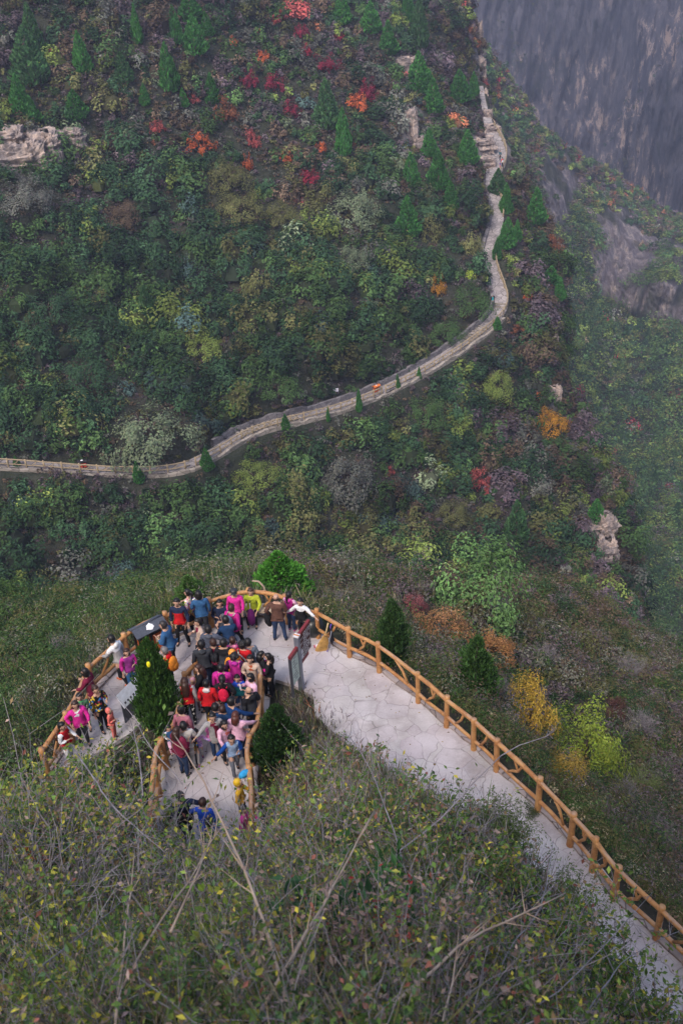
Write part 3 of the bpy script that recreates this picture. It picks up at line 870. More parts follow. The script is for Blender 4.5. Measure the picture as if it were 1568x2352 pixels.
SHR = [  # centre x, centre y, w, h, colour, label
 (745,145,60,36,'crimson','flat-topped crimson bush high on the slope'), (820,234,52,38,'orange','bright orange-red maple bush beside a crimson one'), (846,207,40,44,'crimson','crimson bush leaning over the bright orange-red one'), (460,327,60,48,'orange','bright coral-orange bush, largest on the left half of the slope'),
 (518,256,58,54,'rust','orange-brown bush below a tall slim cypress'), (577,317,36,40,'pink','dull rose-red bush right of the coral-orange one'), (668,248,46,36,'crimson','crimson bush left of the tall dark cypress'), (626,190,50,40,'crimson','magenta-crimson bush in the red patch mid slope'), (572,182,40,36,'crimson','dark crimson bush at the left end of the red patch'),
 (736,335,32,22,'orange','small flat orange bush below the tall dark cypress'), (658,360,28,24,'orange','small peach-orange bush above the round olive ones'), (707,402,48,30,'red','low scarlet and orange bush above the round green ones'), (570,374,20,36,'orange','narrow orange bush beside the round olive bush'), (776,83,26,16,'red','tiny red bush near the top of the slope'),
 (945,610,20,18,'yellow','small golden bush touching a red one'), (932,624,26,20,'red','small red bush touching a golden one'), (1006,657,34,48,'yellow','golden-yellow bush left of the upper trail'), (1095,1095,62,62,'pink','large coral-red maple on the lower right slope'), (1262,967,76,64,'yellow','large orange-yellow tree on the brink of the right flank'),
 (1233,908,18,22,'orange','small orange bush above the large orange-yellow tree'), (893,1078,26,30,'pink','dull crimson bush left of the coral-red maple'), (1268,555,42,40,'rust','orange-brown bush beside the cliff edge'), (1207,677,22,24,'orange','small orange-red bush right of the trail bend'), (420,222,26,22,'crimson','small crimson bush beside a tiny cypress'), (1180,750,40,24,'rust','low rusty bush right of the trail bend'),
 (1310,1190,32,30,'rust','rusty orange bush left of the pale crag'), (1078,632,26,22,'lime','lime-yellow bush left of the trail'), (655,646,16,14,'yellow','tiny yellow bush in the green middle slope'), (700,115,30,26,'red','dull red bush below the top of the slope'), (602,128,30,22,'orange','faded orange bush upper middle'), (535,95,22,20,'orange','small faded orange bush near the trio of cypresses'),
 (360,290,36,30,'pink','dusky pink bush above the round brown one'), (445,228,30,20,'pink','small dusky red bush left of a cypress'), (690,70,36,26,'crimson','dark crimson bush near the top edge'), (635,40,40,26,'pink','dusky rose bush at the top edge'), (1186,1015,16,12,'orange','tiny orange tuft on the lower right slope'), (808,330,20,18,'rust','small rusty bush near the twin cypresses'), (855,60,16,14,'orange','tiny orange bush beside a leaning cypress'),
 (888,690,14,12,'orange','tiny orange-pink bush above the trail'), (1100,1000,28,26,'olive','olive-gold bush above the coral-red maple'),
 (525,406,92,72,'olive','round olive-green bush, roundest on the slope'), (552,472,100,68,'olive','wide olive-brown bush below the roundest one'), (646,492,82,60,'olive','soft olive bush right of the wide one'), (812,478,112,84,'pale','large grey-green bush in the middle of the slope'), (580,640,72,72,'olive','tall olive-gold bush in the green middle slope'), (350,985,190,130,'pale','huge feathery willow-green tree above the shaded trail'),
 (62,452,112,76,'grey','large grey-green bush below the left rock face'), (282,488,80,58,'brown','round brown bush right of the left rock face'), (1080,690,96,84,'green','dense green bush hugging the inner side of the trail bend'), (1020,752,90,56,'green','dense green bush beside the wall below the bend'), (802,1090,130,116,'grey','large domed grey-olive bush below the trail'), (435,612,46,56,'blue','dark blue-green bush in the middle slope'), (938,1108,60,64,'blue','blue-grey bush next to the domed grey-olive one'),
 (992,530,50,56,'olive','golden-olive bush right of the plump cypress'), (285,1310,74,52,'blue','blue-green bush above the lookout on the left'), (1082,555,50,54,'olive','round olive bush against the inner edge of the trail'), (810,590,80,56,'pale','pale silvery bush in the middle slope'), (980,940,90,80,'green','leafy green bush just below the trail rail'), (1140,880,80,70,'ygreen','yellow-green bush on the right flank'), (120,700,120,80,'dgreen','wide dark green bush on the left'), (640,880,110,70,'green','green bush above the buff retaining wall'), (200,850,130,80,'dgreen','broad dark bush above the shaded trail'), (470,790,90,60,'ygreen','yellow-green bush left of centre'), (1240,1100,70,60,'grey','pale grey-green bush on the right flank'),
 (590,1080,110,60,'ygreen','bright yellow-green bush below the stone steps'), (1040,1170,80,60,'olive','olive bush under the coral-red maple')]
# ---- scrub that clothes the hillside
g = np.random.default_rng(11)
pxB, dB = project(GP)
visB = ((pxB[..., 0] > -200) & (pxB[..., 0] < 1640) & (pxB[..., 1] > -170) & (pxB[..., 1] < 1560)).astype(float)
# hidden by our own ground
visB[(pxB[..., 1] > 1420) & (pxB[..., 0] < 900)] = 0
visB[:, -8:] *= .5
NB = 13000
P, N, ii = surf_samples(GP, NB, g, visB)
pp, dd = project(P)
x, y = pp[:, 0], pp[:, 1]
rk = rockm[:-1, :-1].ravel()[ii]
q3 = P * .04
na = fbm(q3, 3, 101) * 1.7; nb = fbm(q3 * 1.7 + 9, 3, 103) * 1.7; nc = fbm(q3 * 3 + 4, 2, 107) * 1.7
names = ['dgreen', 'green', 'ygreen', 'olive', 'brown', 'purple', 'grey', 'blue', 'pale', 'rust', 'pink']
up_ = smooth(620, 330, y + (x - 700) * -.25 * 0 + 110 * na)            # dry upper slope
rt_ = smooth(900, 1250, x + 120 * nb)                                  # dry right flank
low = smooth(900, 1080, y)
wts = np.stack([
    1.5 + 1.2 * (1 - up_) * (1 - rt_) + na * 1.5,             # dgreen
    1.3 + .8 * (1 - up_) + nb * 1.2,                           # green
    .55 + .5 * (1 - up_) * smooth(300, 900, x) + nc * .8,     # ygreen
    1.1 + .7 * rt_ - na,                                       # olive
    .35 + 1.2 * up_ + 2.4 * rt_ - na,                          # brown
    .20 + 1.3 * up_ + 1.8 * rt_ + nc,                           # purple
    .6 + .6 * up_ + .4 * rt_,                                  # grey
    .35 + .3 * nb, .45 + .0 * nb,
    .04 + .22 * up_ + .15 * rt_, .0 + .22 * up_ * smooth(200, 500, x)], 1)
gz_ = (1 - up_) * (1 - rt_)
wts[:, 4:7] *= (1 - .65 * gz_)[:, None]; wts[:, 9:] *= (1 - .8 * gz_)[:, None]; wts[:, 8] *= .7
wts = np.maximum(wts, 0.01) ** 1.7
wts /= wts.sum(1, keepdims=True)
ch = (wts.cumsum(1) > g.uniform(size=(NB, 1))).argmax(1)
colB = np.array([PALB[k] for k in names])[ch] * (np.exp(g.normal(0, .26, NB)) * (1 - .18 * gz_) * (1 - .32 * rt_) * (1 + .35 * nc))[:, None]
Rd = g.lognormal(math.log(1.62), .46, NB) * (1 - .34 * up_) * (1 - .15 * rt_)
Rd = np.clip(Rd, .45, 3.6)
Hh = Rd * g.uniform(.9, 1.45, NB)
P = P - np.array([0, 0, .15])
# keep the trail clear, also of bushes whose crowns would stand before it
dtr, itr = seg_dist(P, TR)
hft = np.interp(itr, np.arange(len(TR)), HALF); tzt = np.interp(itr, np.arange(len(TR)), TR[:, 2])
top_px = project(P + np.array([0, 0, 1.0]) * Hh[:, None] * 1.1)[0]
tl = project(np.column_stack([so, zt]))[0]
def below_trail(pt_, base_):
    """true where a bush foot is below the outer edge of the trail in the view but its head rises above it"""
    yl = np.interp(pt_[:, 0], tl[:k_turn, 0], tl[:k_turn, 1])
    return (pt_[:, 0] < 1150) & (pt_[:, 1] < yl + 14) & (base_[:, 1] > yl - 4)
bad = (dtr < hft + Rd * np.where(itr < k_mid, .3, .5) + .3) & (np.abs(P[:, 2] - tzt) < 6)
bad |= below_trail(top_px, pp)
d2p = np.min(np.hypot(pp[:, :1] - tl[None, k_turn:, 0] + 6, pp[:, 1:] - tl[None, k_turn:, 1]), 1)
bad |= (d2p < 6 + Rd * 8) & (y > 240)
bad |= rk > g.uniform(.15, .9, NB)
mp = project(P + np.array([0, 0, .5]) * Hh[:, None])[0]
for (a_, b_, c_, d_) in [(q[0], q[1] - q[3] * .5, q[2] * .5, q[3] * .5) for q in CYP] + [(q[0], q[1], q[2] * .55, q[3] * .62) for q in SHR]:
    bad |= (((mp[:, 0] - a_) / (c_ + Rd * 4)) ** 2 + ((mp[:, 1] - b_ - 2) / (d_ + Rd * 3)) ** 2) < 1
keep = ~bad
cl = Cloud()
P, Rd, Hh, colB, dd = P[keep], Rd[keep], Hh[keep], colB[keep], dd[keep]
SCRUB_P, SCRUB_R = P, Rd
bushes(cl, P, Rd, Hh, colB * 1.75, (108 * np.clip(Rd, .6, 3.2) ** 1.35).astype(int), np.clip(.34 + .06 * Rd, .2, .55) * (dd / 150) ** .6, g, nclump=12, spread=.34, asp=.55)
# solid core added in each bush to block light, coloured dark as inner shade
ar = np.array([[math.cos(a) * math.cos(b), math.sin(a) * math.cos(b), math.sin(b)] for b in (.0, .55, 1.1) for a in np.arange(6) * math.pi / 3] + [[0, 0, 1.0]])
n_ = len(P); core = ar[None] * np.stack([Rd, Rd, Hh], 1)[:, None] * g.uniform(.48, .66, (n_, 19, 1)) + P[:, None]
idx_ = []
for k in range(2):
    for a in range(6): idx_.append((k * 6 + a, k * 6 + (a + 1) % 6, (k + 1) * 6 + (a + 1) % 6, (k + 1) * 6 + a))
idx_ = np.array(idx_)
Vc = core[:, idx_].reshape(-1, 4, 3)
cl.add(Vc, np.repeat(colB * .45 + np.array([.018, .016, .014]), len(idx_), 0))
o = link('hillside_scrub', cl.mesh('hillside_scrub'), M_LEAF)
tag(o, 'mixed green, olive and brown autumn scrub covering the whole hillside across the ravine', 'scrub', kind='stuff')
# ---- low brush between the bushes
NG = 24000
P, N, ii = surf_samples(GP, NG, g, visB)
pp, dd = project(P); dtr, itr = seg_dist(P, TR)
keep = (dtr > np.interp(itr, np.arange(len(TR)), HALF) + .7) & (rockm[:-1, :-1].ravel()[ii] < .4)
P = P[keep]; n = len(P)
na = fbm(P * .08, 3, 111)
c = np.array([PALB[k] for k in ('dgreen', 'olive', 'brown', 'purple', 'grey')])[np.clip(((na + .5) * 3 + g.uniform(0, 2.5, n)).astype(int), 0, 4)]
cl = Cloud()
bushes(cl, P, g.uniform(.5, 1.0, n), g.uniform(.3, .7, n), c * 1.4, np.full(n, 24), np.full(n, .36), g, nclump=3, spread=.5)
o = link('hillside_undergrowth', cl.mesh('hillside_undergrowth'), M_LEAF)
tag(o, 'low dark brush and dry grass between the bushes of the hillside', 'undergrowth', kind='stuff')

# ---- woods on the hazy slopes beyond
pxC, _ = project(CP)
visC = ((pxC[..., 0] > 1040) & (pxC[..., 0] < 1640) & (pxC[..., 1] > -60) & (pxC[..., 1] < 1620)).astype(float)
NC = 9500
P, N, ii = surf_samples(CP, NC, g, visC)
rk = CROCK[:-1, :-1].ravel()[ii]
keep = rk < g.uniform(.2, .55, NC)
P = P[keep]; pp, dd = project(P); n = len(P)
na = fbm(P * .02, 3, 121)
dry = smooth(60, -60, (pp[:, 1] - (430 + (pp[:, 0] - 1300) * .5))) * 1.0
dry = np.clip(dry + smooth(560, 470, pp[:, 1] - (pp[:, 0] - 1290) * .45) * .3 + smooth(1330, 1230, pp[:, 0]) * .5 - smooth(430, 380, pp[:, 1] - (pp[:, 0] - 1290) * .55 + 0) * .0, 0, 1)
names = ['dgreen', 'green', 'ygreen', 'olive', 'brown', 'purple', 'grey', 'rust', 'red']
w_ = np.stack([1.3 + na, 2.6 - na * .5, 1.2 + na * 0, .4 + .6 * dry, .1 + 1.2 * dry, .1 + 1.0 * dry, .3 + 0 * na, .02 + .25 * dry, .01 + .06 * dry], 1)
w_ = np.maximum(w_, .005); w_ /= w_.sum(1, keepdims=True)
ch = (w_.cumsum(1) > g.uniform(size=(n, 1))).argmax(1)
colC = np.array([PALB[k] for k in names])[ch]
Rd = g.uniform(2.2, 5.4, n) * (1 - .45 * dry)
colC = colC * np.exp(g.normal(0, .3, n))[:, None]
cl = Cloud()
bushes(cl, P, Rd, Rd * g.uniform(.8, 1.2, n), colC * 1.9, np.full(n, 84), dd / 300 * .72, g, nclump=7, spread=.4)
o = link('far_woods', cl.mesh('far_woods'), M_LEAF)
tag(o, 'hazy green and brown woods clothing the valley slopes below the cliff', 'woods', kind='stuff')
# sparse growth clinging to the cliff
pxD, _ = project(DP)
visD = ((pxD[..., 0] > 1000) & (pxD[..., 1] < 640)).astype(float) * (fbm(DP * .02, 3, 131) > .12)
P, N, ii = surf_samples(DP, 900, g, visD); n = len(P)
cl = Cloud()
Rd = g.uniform(.8, 2.6, n)
bushes(cl, P - np.array([0, 0, .5]), Rd, Rd, np.array([PALB[k] for k in ('dgreen', 'olive', 'brown', 'grey')])[g.integers(0, 4, n)], np.full(n, 30), np.full(n, 1.0), g, nclump=4)
o = link('cliff_vegetation', cl.mesh('cliff_vegetation'), M_LEAF)
tag(o, 'sparse dark bushes rooted in ledges of the great grey cliff', 'vegetation', kind='stuff')

# ================================================================ SINGLE TREES AND SHRUBS
def cypress_mesh(name, n, seed, leaf=.16, lobes=3, col_=False):
    """unit crown: height 1, widest radius about .22; scaled per tree"""
    g = np.random.default_rng(seed)
    t = g.beta(1.15, 1.5, n)
    th = g.uniform(0, 2 * np.pi, n)
    prof = np.where(t < .16, .55 + .45 * (t / .16) ** .6, ((1 - t) / .84) ** .78)
    if col_: prof = np.where(t < .38, .62 + .38 * np.sin(t / .38 * np.pi / 2), np.clip((1 - t) / .62, 0, 1) ** .62)
    amp = 1.6 if col_ else 1.0
    lump = 1 + amp * .30 * vnoise(np.stack([np.cos(th) * 1.6, np.sin(th) * 1.6, t * 8], -1), seed) + amp * .16 * vnoise(np.stack([np.cos(th) * 4, np.sin(th) * 4, t * 18], -1), seed + 1)
    rad = .235 * prof * lump * g.uniform(.25 if col_ else .55, 1.0, n) ** (.6 if col_ else .5)
    P = np.stack([np.cos(th) * rad, np.sin(th) * rad, .03 + .97 * t], 1)
    out = np.stack([np.cos(th), np.sin(th), np.full(n, .25)], 1)
    td = np.stack([np.cos(th) * .45, np.sin(th) * .45, np.full(n, 1.0)], 1) + g.normal(0, .28, (n, 3))
    nr = out + g.normal(0, .45, (n, 3))
    V = leaf_quads(P, nr - td * (nr * td).sum(1, keepdims=True) / (td * td).sum(1, keepdims=True), leaf * g.uniform(.5, 1.2, n) * (.55 + .6 * prof), .42, g, tdir=td, bend=.08)
    c = np.ones((n, 3)) * np.exp(g.normal(0, .24, n) + .5 * (lump - 1))[:, None] * (1 + g.normal(0, .05, (n, 3)))
    return npmesh(name, V.reshape(-1, 3), np.arange(n * 4).reshape(-1, 4), col=np.clip(c * .5, 0, 1))
def shrub_mesh(name, n, seed, leaf=.16, spread=.34, nclump=22, jit=.25, flat_=1.0, asp=.6, rmin=.4, rmax=1.1):
    g = np.random.default_rng(seed); cl = Cloud()
    bushes(cl, np.zeros((1, 3)), np.ones(1), np.ones(1) * flat_, np.ones((1, 3)) * .5, np.array([n]), np.array([leaf]), g, nclump=nclump, spread=spread, jit=jit, asp=asp, rmin=rmin, rmax=rmax)
    return cl.mesh(name)
def trunk_mesh(name, seed, h=.7, r=.03, limbs=5, spread=.7, top=.9):
    rnd = random.Random(seed); m = MB()
    pts = [(0, 0, -.12)]
    for k in range(1, 5): pts.append((rnd.uniform(-.04, .04), rnd.uniform(-.04, .04), h * k / 4))
    m.tube(pts, [r * 1.3, r, r * .85, r * .65, r * .35], 6)
    for k in range(limbs):
        a = 2 * math.pi * (k + rnd.random()) / limbs; z0 = h * rnd.uniform(.25, .8)
        e = spread * rnd.uniform(.6, 1)
        m.tube([(0, 0, z0), (math.cos(a) * e * .4, math.sin(a) * e * .4, z0 + (top - z0) * .45), (math.cos(a) * e, math.sin(a) * e, z0 + (top - z0) * rnd.uniform(.7, 1))], [r * .5, r * .35, r * .12], 5)
    F = [np.array(m.Q)] if m.Q else []
    if m.T: F.append(np.array(m.T))
    return npmesh(name, np.concatenate(m.V), F, smooth_=True)
CY_F = [cypress_mesh('cypress_crown', 1500, 20 + k, leaf=.10) for k in range(4)]
CY_T = trunk_mesh('cypress_trunk', 3, .85, .025, 0)
SH_F = [shrub_mesh('shrub_crown', 1100, 40 + k, leaf=.125) for k in range(4)] + [shrub_mesh('shrub_crown', 1000, 50 + k, leaf=.13, nclump=34, spread=.2, jit=.3) for k in range(2)]
SH_BIG = [shrub_mesh('shrub_crown', 3600, 56 + k, leaf=.065, nclump=54, spread=.22, jit=.2, rmin=.6, rmax=1.05) for k in range(2)]
SH_T = trunk_mesh('shrub_trunk', 5, .6, .035, 6, .6, .8)

def hit(G, px, py):
    """the place on a grid surface that shows at a given point of the view"""
    if G is PA:
        t = np.arange(3, 95, .12); q = CO + rays(px, py) * t[:, None]
        b = np.nonzero(q[:, 2] < hA(q))[0]
        return q[b[0]] if len(b) else q[-1]
    pj = PXG[id(G)]
    d = (pj[..., 0] - px) ** 2 + (pj[..., 1] - py) ** 2
    D_ = DEP[id(G)]
    c = np.where(d < np.maximum(d.min() * 2, 160), D_, 1e9)
    c = np.where(c < c.min() + 3.0, d, 1e9)
    i = np.unravel_index(np.argmin(c), d.shape)
    D = np.linalg.norm(G[i] - CO)
    return at(px, py, D)
PXG = {id(GP): project(GP)[0], id(CP): project(CP)[0], id(PA): project(PA)[0]}
DEP = {id(G_): np.linalg.norm(G_ - CO, axis=-1) for G_ in (GP, CP, PA)}
TINT_J = random.Random(5)
TREES = []
def plant(kind, G, px, py, wpx, hpx, col, name, label, cat, group, crown, trunk, zoff=0.0, wid=None):
    """px, py: middle of the foot in the view; wpx/hpx: width and height there"""
    p = hit(G, px, py)
    D = np.linalg.norm(p - CO)
    dep = math.asin((CO[2] - p[2]) / D)
    hh = hpx * D / FOC / (math.cos(dep) + (.25 if kind == 'cypress' else .55) * math.sin(dep) * (wpx / hpx))
    ww = wpx * D / FOC / 2
    if G is PA: TREES.append((px, py, wpx, hpx, D))
    root = empty(name, p - np.array([0, 0, .15]), TINT_J.uniform(0, 6.28))
    if kind == 'cypress': s = (ww / .225, ww / .225, hh)
    else: s = (ww * 1.12, ww * 1.12, hh * 1.0)
    root.scale = s
    tag(root, label, cat, group)
    c = link('crown', crown, M_LEAF, root)
    j = TINT_J.uniform(.85, 1.15)
    kk = 3.2 if kind == 'cypress' or name == 'round_bush' else 1.75
    c.color = (col[0] * kk * j, col[1] * kk * j, col[2] * kk * j, 1)
    if trunk is not None: link('trunk', trunk, M_BARK, root)
    return root
# cypresses of the hillside: foot x, foot y, width, height, what sets each apart
for k, (x_, y_, w_, h_, lb) in enumerate(CYP):
    c = PALB['cyp']
    if 'dull' in lb or 'dark' in lb: c = (.036, .082, .030)
    plant('cypress', GP, x_, y_ - h_ * .04, w_, h_, c, 'cypress_tree', lb, 'cypress', 'cypress trees on the hillside', CY_F[k % 4], CY_T)
for k, (x_, y_, w_, h_, cn, lb) in enumerate(SHR):
    big = w_ > 68
    c = np.array(PALB[cn])
    if cn in ('olive', 'grey', 'pale', 'green', 'dgreen', 'ygreen'): c = c * 1.15
    nm = 'maple_bush' if cn in ('crimson', 'red', 'orange', 'pink', 'rust', 'yellow') else 'round_bush'
    fy = y_ + h_ * .38
    r_ = plant('shrub', GP, x_, fy, w_, h_, c, nm, lb, 'bush', 'autumn-coloured bushes on the hillside' if nm == 'maple_bush' else 'large bushes on the hillside', SH_BIG[k % 2] if w_ > 74 else SH_F[(4 + k % 2) if w_ < 68 and nm == 'maple_bush' else k % 4], SH_T)
# hazy cypresses of the far valley
k = 0
for (x_, y_, w_, h_) in [(1322, 775, 14, 34), (1338, 770, 14, 36), (1352, 782, 14, 34), (1372, 772, 14, 30), (1392, 776, 14, 32), (1410, 770, 13, 28), (1436, 775, 14, 30), (1460, 774, 14, 30), (1486, 778, 14, 28), (1508, 780, 14, 26), (1300, 800, 14, 30), (1345, 812, 14, 28), (1540, 800, 15, 34), (1526, 812, 14, 30), (1550, 1190, 20, 40), (1420, 1130, 16, 32), (1500, 1110, 16, 34), (1540, 1080, 16, 30)]:
    plant('cypress', CP, x_, y_, w_, h_, (.03, .07, .03), 'cypress_tree', 'hazy slim cypress in the far valley below the cliffs' if y_ < 830 else 'hazy cypress standing alone low on the far wooded slope', 'cypress', 'hazy cypresses in the far valley', CY_F[k % 4], None); k += 1
# ================================================================ PLANTS OF THE NEAR SLOPE
g = np.random.default_rng(23)
def curved_twigs(P, D, L, r, g, seg=3, sides=3, curl=.25):
    """many thin crooked twigs at once -> quads"""
    n = len(P)
    D = D / np.linalg.norm(D, axis=1, keepdims=True)
    pts = [P]; cur = D
    for k in range(seg):
        cur = cur + g.normal(0, curl, (n, 3)); cur /= np.linalg.norm(cur, axis=1, keepdims=True)
        pts.append(pts[-1] + cur * (L / seg)[:, None])
    pts = np.stack(pts, 1)                                        # n, seg+1, 3
    a = np.cross(D, g.normal(size=(n, 3))); a /= np.maximum(np.linalg.norm(a, axis=1, keepdims=True), 1e-9)
    b = np.cross(D, a)
    tp = np.linspace(1, .3, seg + 1)
    V = []
    for s in range(sides):
        w = 2 * np.pi * s / sides
        V.append(pts + (r[:, None, None] * tp[None, :, None]) * (math.cos(w) * a + math.sin(w) * b)[:, None])
    V = np.stack(V, 2)                                            # n, seg+1, sides, 3
    base = (np.arange(n) * (seg + 1) * sides)[:, None, None]
    k = np.arange(seg)[None, :, None] * sides; s = np.arange(sides)[None, None, :]
    s2 = (s + 1) % sides
    F = np.stack([base + k + s, base + k + s2, base + k + sides + s2, base + k + sides + s], -1).reshape(-1, 4)
    return V.reshape(-1, 3), F, pts
class Twigs:
    def __init__(s): s.V = []; s.F = []; s.n = 0
    def add(s, V, F): s.V.append(V); s.F.append(F + s.n); s.n += len(V)
    def mesh(s, name): return npmesh(name, np.concatenate(s.V), np.concatenate(s.F))

pjA, _ = project(PA)
insA = inpoly(PA, PAVED)
visA = ((pjA[..., 0] > -120) & (pjA[..., 0] < 1690) & (pjA[..., 1] < 2560) & (pjA[..., 1] > 1250)).astype(float)
visA[insA] = 0
dA = np.linalg.norm(PA - CO, axis=-1)
def scatterA(n, fn, g):
    m = visA * fn(PA, pjA, dA)
    P, N, i = surf_samples(PA, n, g, m)
    P[:, 2] = hA(P)
    d, _ = seg_dist(P, pav_line)
    return P, N, d
def hides(P, top):
    """whether the head of a plant would stand before paving that the photograph shows"""
    q, _ = project(P + np.array([0, 0, 1.0]) * np.asarray(top)[:, None])
    w = onz(q[:, 0], q[:, 1], 0.0)
    ins = inpoly(w, PAVED) & (np.linalg.norm(w - CO, axis=1) > np.linalg.norm(P - CO, axis=1) - .5)
    seen = (q[:, 1] < 1840) | (q[:, 0] > 700)
    seen &= ~((q[:, 0] < 340) & (q[:, 1] > 1655))
    return ins & seen
def slope_clear(P, hgt):
    """room a plant of height hgt has before its head would stand in front of the paving"""
    return P
# zones -----------------------------------------------------------
outR = lambda P: smooth(0, 1.5, ((P[..., :2] - fr[0, :2]) @ nrm_out[6, :2]))        # outside the right railing
def zone_fore(P, pj, D): return (D < 27) * (1 - outR(P)) / np.maximum(D, 3) ** 1.15
def zone_wedge(P, pj, D): return (D >= 15) * (D < 31) * (1 - outR(P)) * (pj[..., 1] > 1480) * (pj[..., 0] > 560) * (pj[..., 0] < 1400)
def zone_left(P, pj, D): return ((pj[..., 0] < 520) & (D > 22)) / np.maximum(D, 10) ** .5
def zone_right(P, pj, D): return outR(P) * (D > 18) * (pj[..., 0] > 560)
def zone_back(P, pj, D): return (pj[..., 1] < 1520) * (pj[..., 0] > 200) * (pj[..., 0] < 1250) * 1.0
print('areas', visA.sum())

# --- the trees and shrubs one can tell apart near the platform
CN = [cypress_mesh('cypress_crown', 5200, 80, leaf=.062), cypress_mesh('cypress_crown', 5200, 81, leaf=.062, col_=True)]
SN = [shrub_mesh('shrub_crown', 4600, 84 + k, leaf=.07, nclump=46, spread=.25, jit=.26, asp=.5, rmin=.45, rmax=1.12) for k in range(3)]
def near_tree(kind, px, py, w_, h_, col, name, label, cat, crown, group=None, G=PA, k=2.0, tr=None):
    r_ = plant(kind, G, px, py, w_, h_, col, name, label, cat, group, crown, CY_T if kind == 'cypress' else SH_T)
    for c in r_.children:
        if c.name.startswith('crown'): c.color = (col[0] * k * 1.6, col[1] * k * 1.6, col[2] * k * 1.6, 1)
    return r_
CG = (.055, .135, .030)
gp = 'cypress trees around the lookout'
near_tree('cypress', 645, 1368, 138, 128, (.050, .150, .022), 'cypress_tree', 'broad bright green cypress rising directly behind the platform railing', 'cypress', CN[0], gp)
near_tree('cypress', 440, 1385, 72, 82, (.06, .115, .032), 'cypress_tree', 'soft half-hidden cypress left of the broad one behind the platform', 'cypress', CN[1], gp)
near_tree('cypress', 903, 1518, 76, 158, (.036, .072, .024), 'cypress_tree', 'dark cypress outside the long railing, left of the other dark one', 'cypress', CN[1], gp)
near_tree('cypress', 1092, 1618, 92, 172, (.040, .085, .024), 'cypress_tree', 'dark cypress outside the long railing below the orange bushes', 'cypress', CN[1], gp)
def spine_cypress(p, ww, hh, col, label, seed):
    me = cypress_mesh('cypress_crown', 8200, seed, leaf=.055, col_=True)
    q0 = project(p)[0]; q1 = project(p + np.array([0, 0, hh]))[0]; D_ = np.linalg.norm(p - CO)
    TREES.append((q0[0] * .5 + q1[0] * .5, q0[1], ww * 2 / D_ * FOC, q0[1] - q1[1], D_))
    r_ = empty('cypress_tree', p, seed * .7); r_.scale = (ww / .225, ww / .225, hh)
    tag(r_, label, 'cypress', gp)
    c = link('crown', me, M_LEAF, r_); c.color = (col[0] * 2.2, col[1] * 2.2, col[2] * 2.2, 1)
    link('trunk', CY_T, M_BARK, r_)
    return r_
p = onz(378, 1675); p[2] = hA(p)
spine_cypress(p, .56, 3.3, (.058, .125, .028), 'full green cypress growing between the platform and the walkway, a yellow bag caught in it', 91)
p = onz(648, 1772); p[2] = hA(p)
spine_cypress(p, .60, 2.35, (.036, .080, .024), 'dark little cypress against the outside of the right walkway railing', 92)
near_tree('shrub', 1085, 1420, 225, 215, (.105, .185, .068), 'feathery_tree', 'pale green feathery tree standing in the ravine behind the orange bushes', 'tree', SN[0])
near_tree('shrub', 1212, 1698, 105, 165, (.36, .25, .05), 'yellow_tree', 'slender tree with golden yellow leaves, left of the lime one', 'tree', SN[1])
near_tree('shrub', 1340, 1760, 165, 175, (.20, .25, .045), 'lime_tree', 'bushy tree with bright lime-yellow leaves on the right slope', 'tree', SN[2])
near_tree('shrub', 1290, 1800, 100, 100, (.25, .18, .045), 'golden_bush', 'low dull-gold bush below the lime-yellow tree', 'bush', SN[1])
near_tree('shrub', 1005, 1468, 130, 95, (.25, .135, .065), 'orange_bush', 'pale orange bush behind the dark cypress on the right of the platform', 'bush', SN[0], 'orange autumn bushes behind the railing')
near_tree('shrub', 1115, 1505, 120, 80, (.27, .14, .06), 'orange_bush', 'orange bush immediately above the second dark cypress', 'bush', SN[2], 'orange autumn bushes behind the railing')
near_tree('shrub', 945, 1402, 60, 56, (.20, .07, .075), 'crimson_bush', 'dusty crimson bush at the left end of the orange ones', 'bush', SN[1])
near_tree('shrub', 1405, 1640, 60, 50, (.10, .05, .045), 'dark_bush', 'dark reddish bush above the lime-yellow tree', 'bush', SN[0])
near_tree('shrub', 820, 1378, 90, 60, (.10, .10, .07), 'grey_bush', 'grey-brown bush on the crest right of the broad cypress', 'bush', SN[2])
near_tree('shrub', 1455, 1820, 110, 66, (.09, .11, .04), 'olive_bush', 'olive bush on the slope right of the dull-gold one', 'bush', SN[1])
near_tree('shrub', 1210, 1990 - 120, 70, 50, (.06, .075, .035), 'dark_green_bush', 'dark green bush touching the long railing halfway along', 'bush', SN[0])

# --- fine thorny thicket that fills the foot of the view
def paving_limit(P, D, h):
    """how much of height h a plant may have before it hides paving seen in the photograph"""
    return h
NF = 3000
P, N, d = scatterA(NF, zone_fore, g)
dist = np.linalg.norm(P - CO, axis=1)
hgt = g.uniform(.35, 1.0, NF) * (1 + 1.1 * fbm(P * .45, 3, 207)) * np.clip(dist / 12, .55, 1.25)
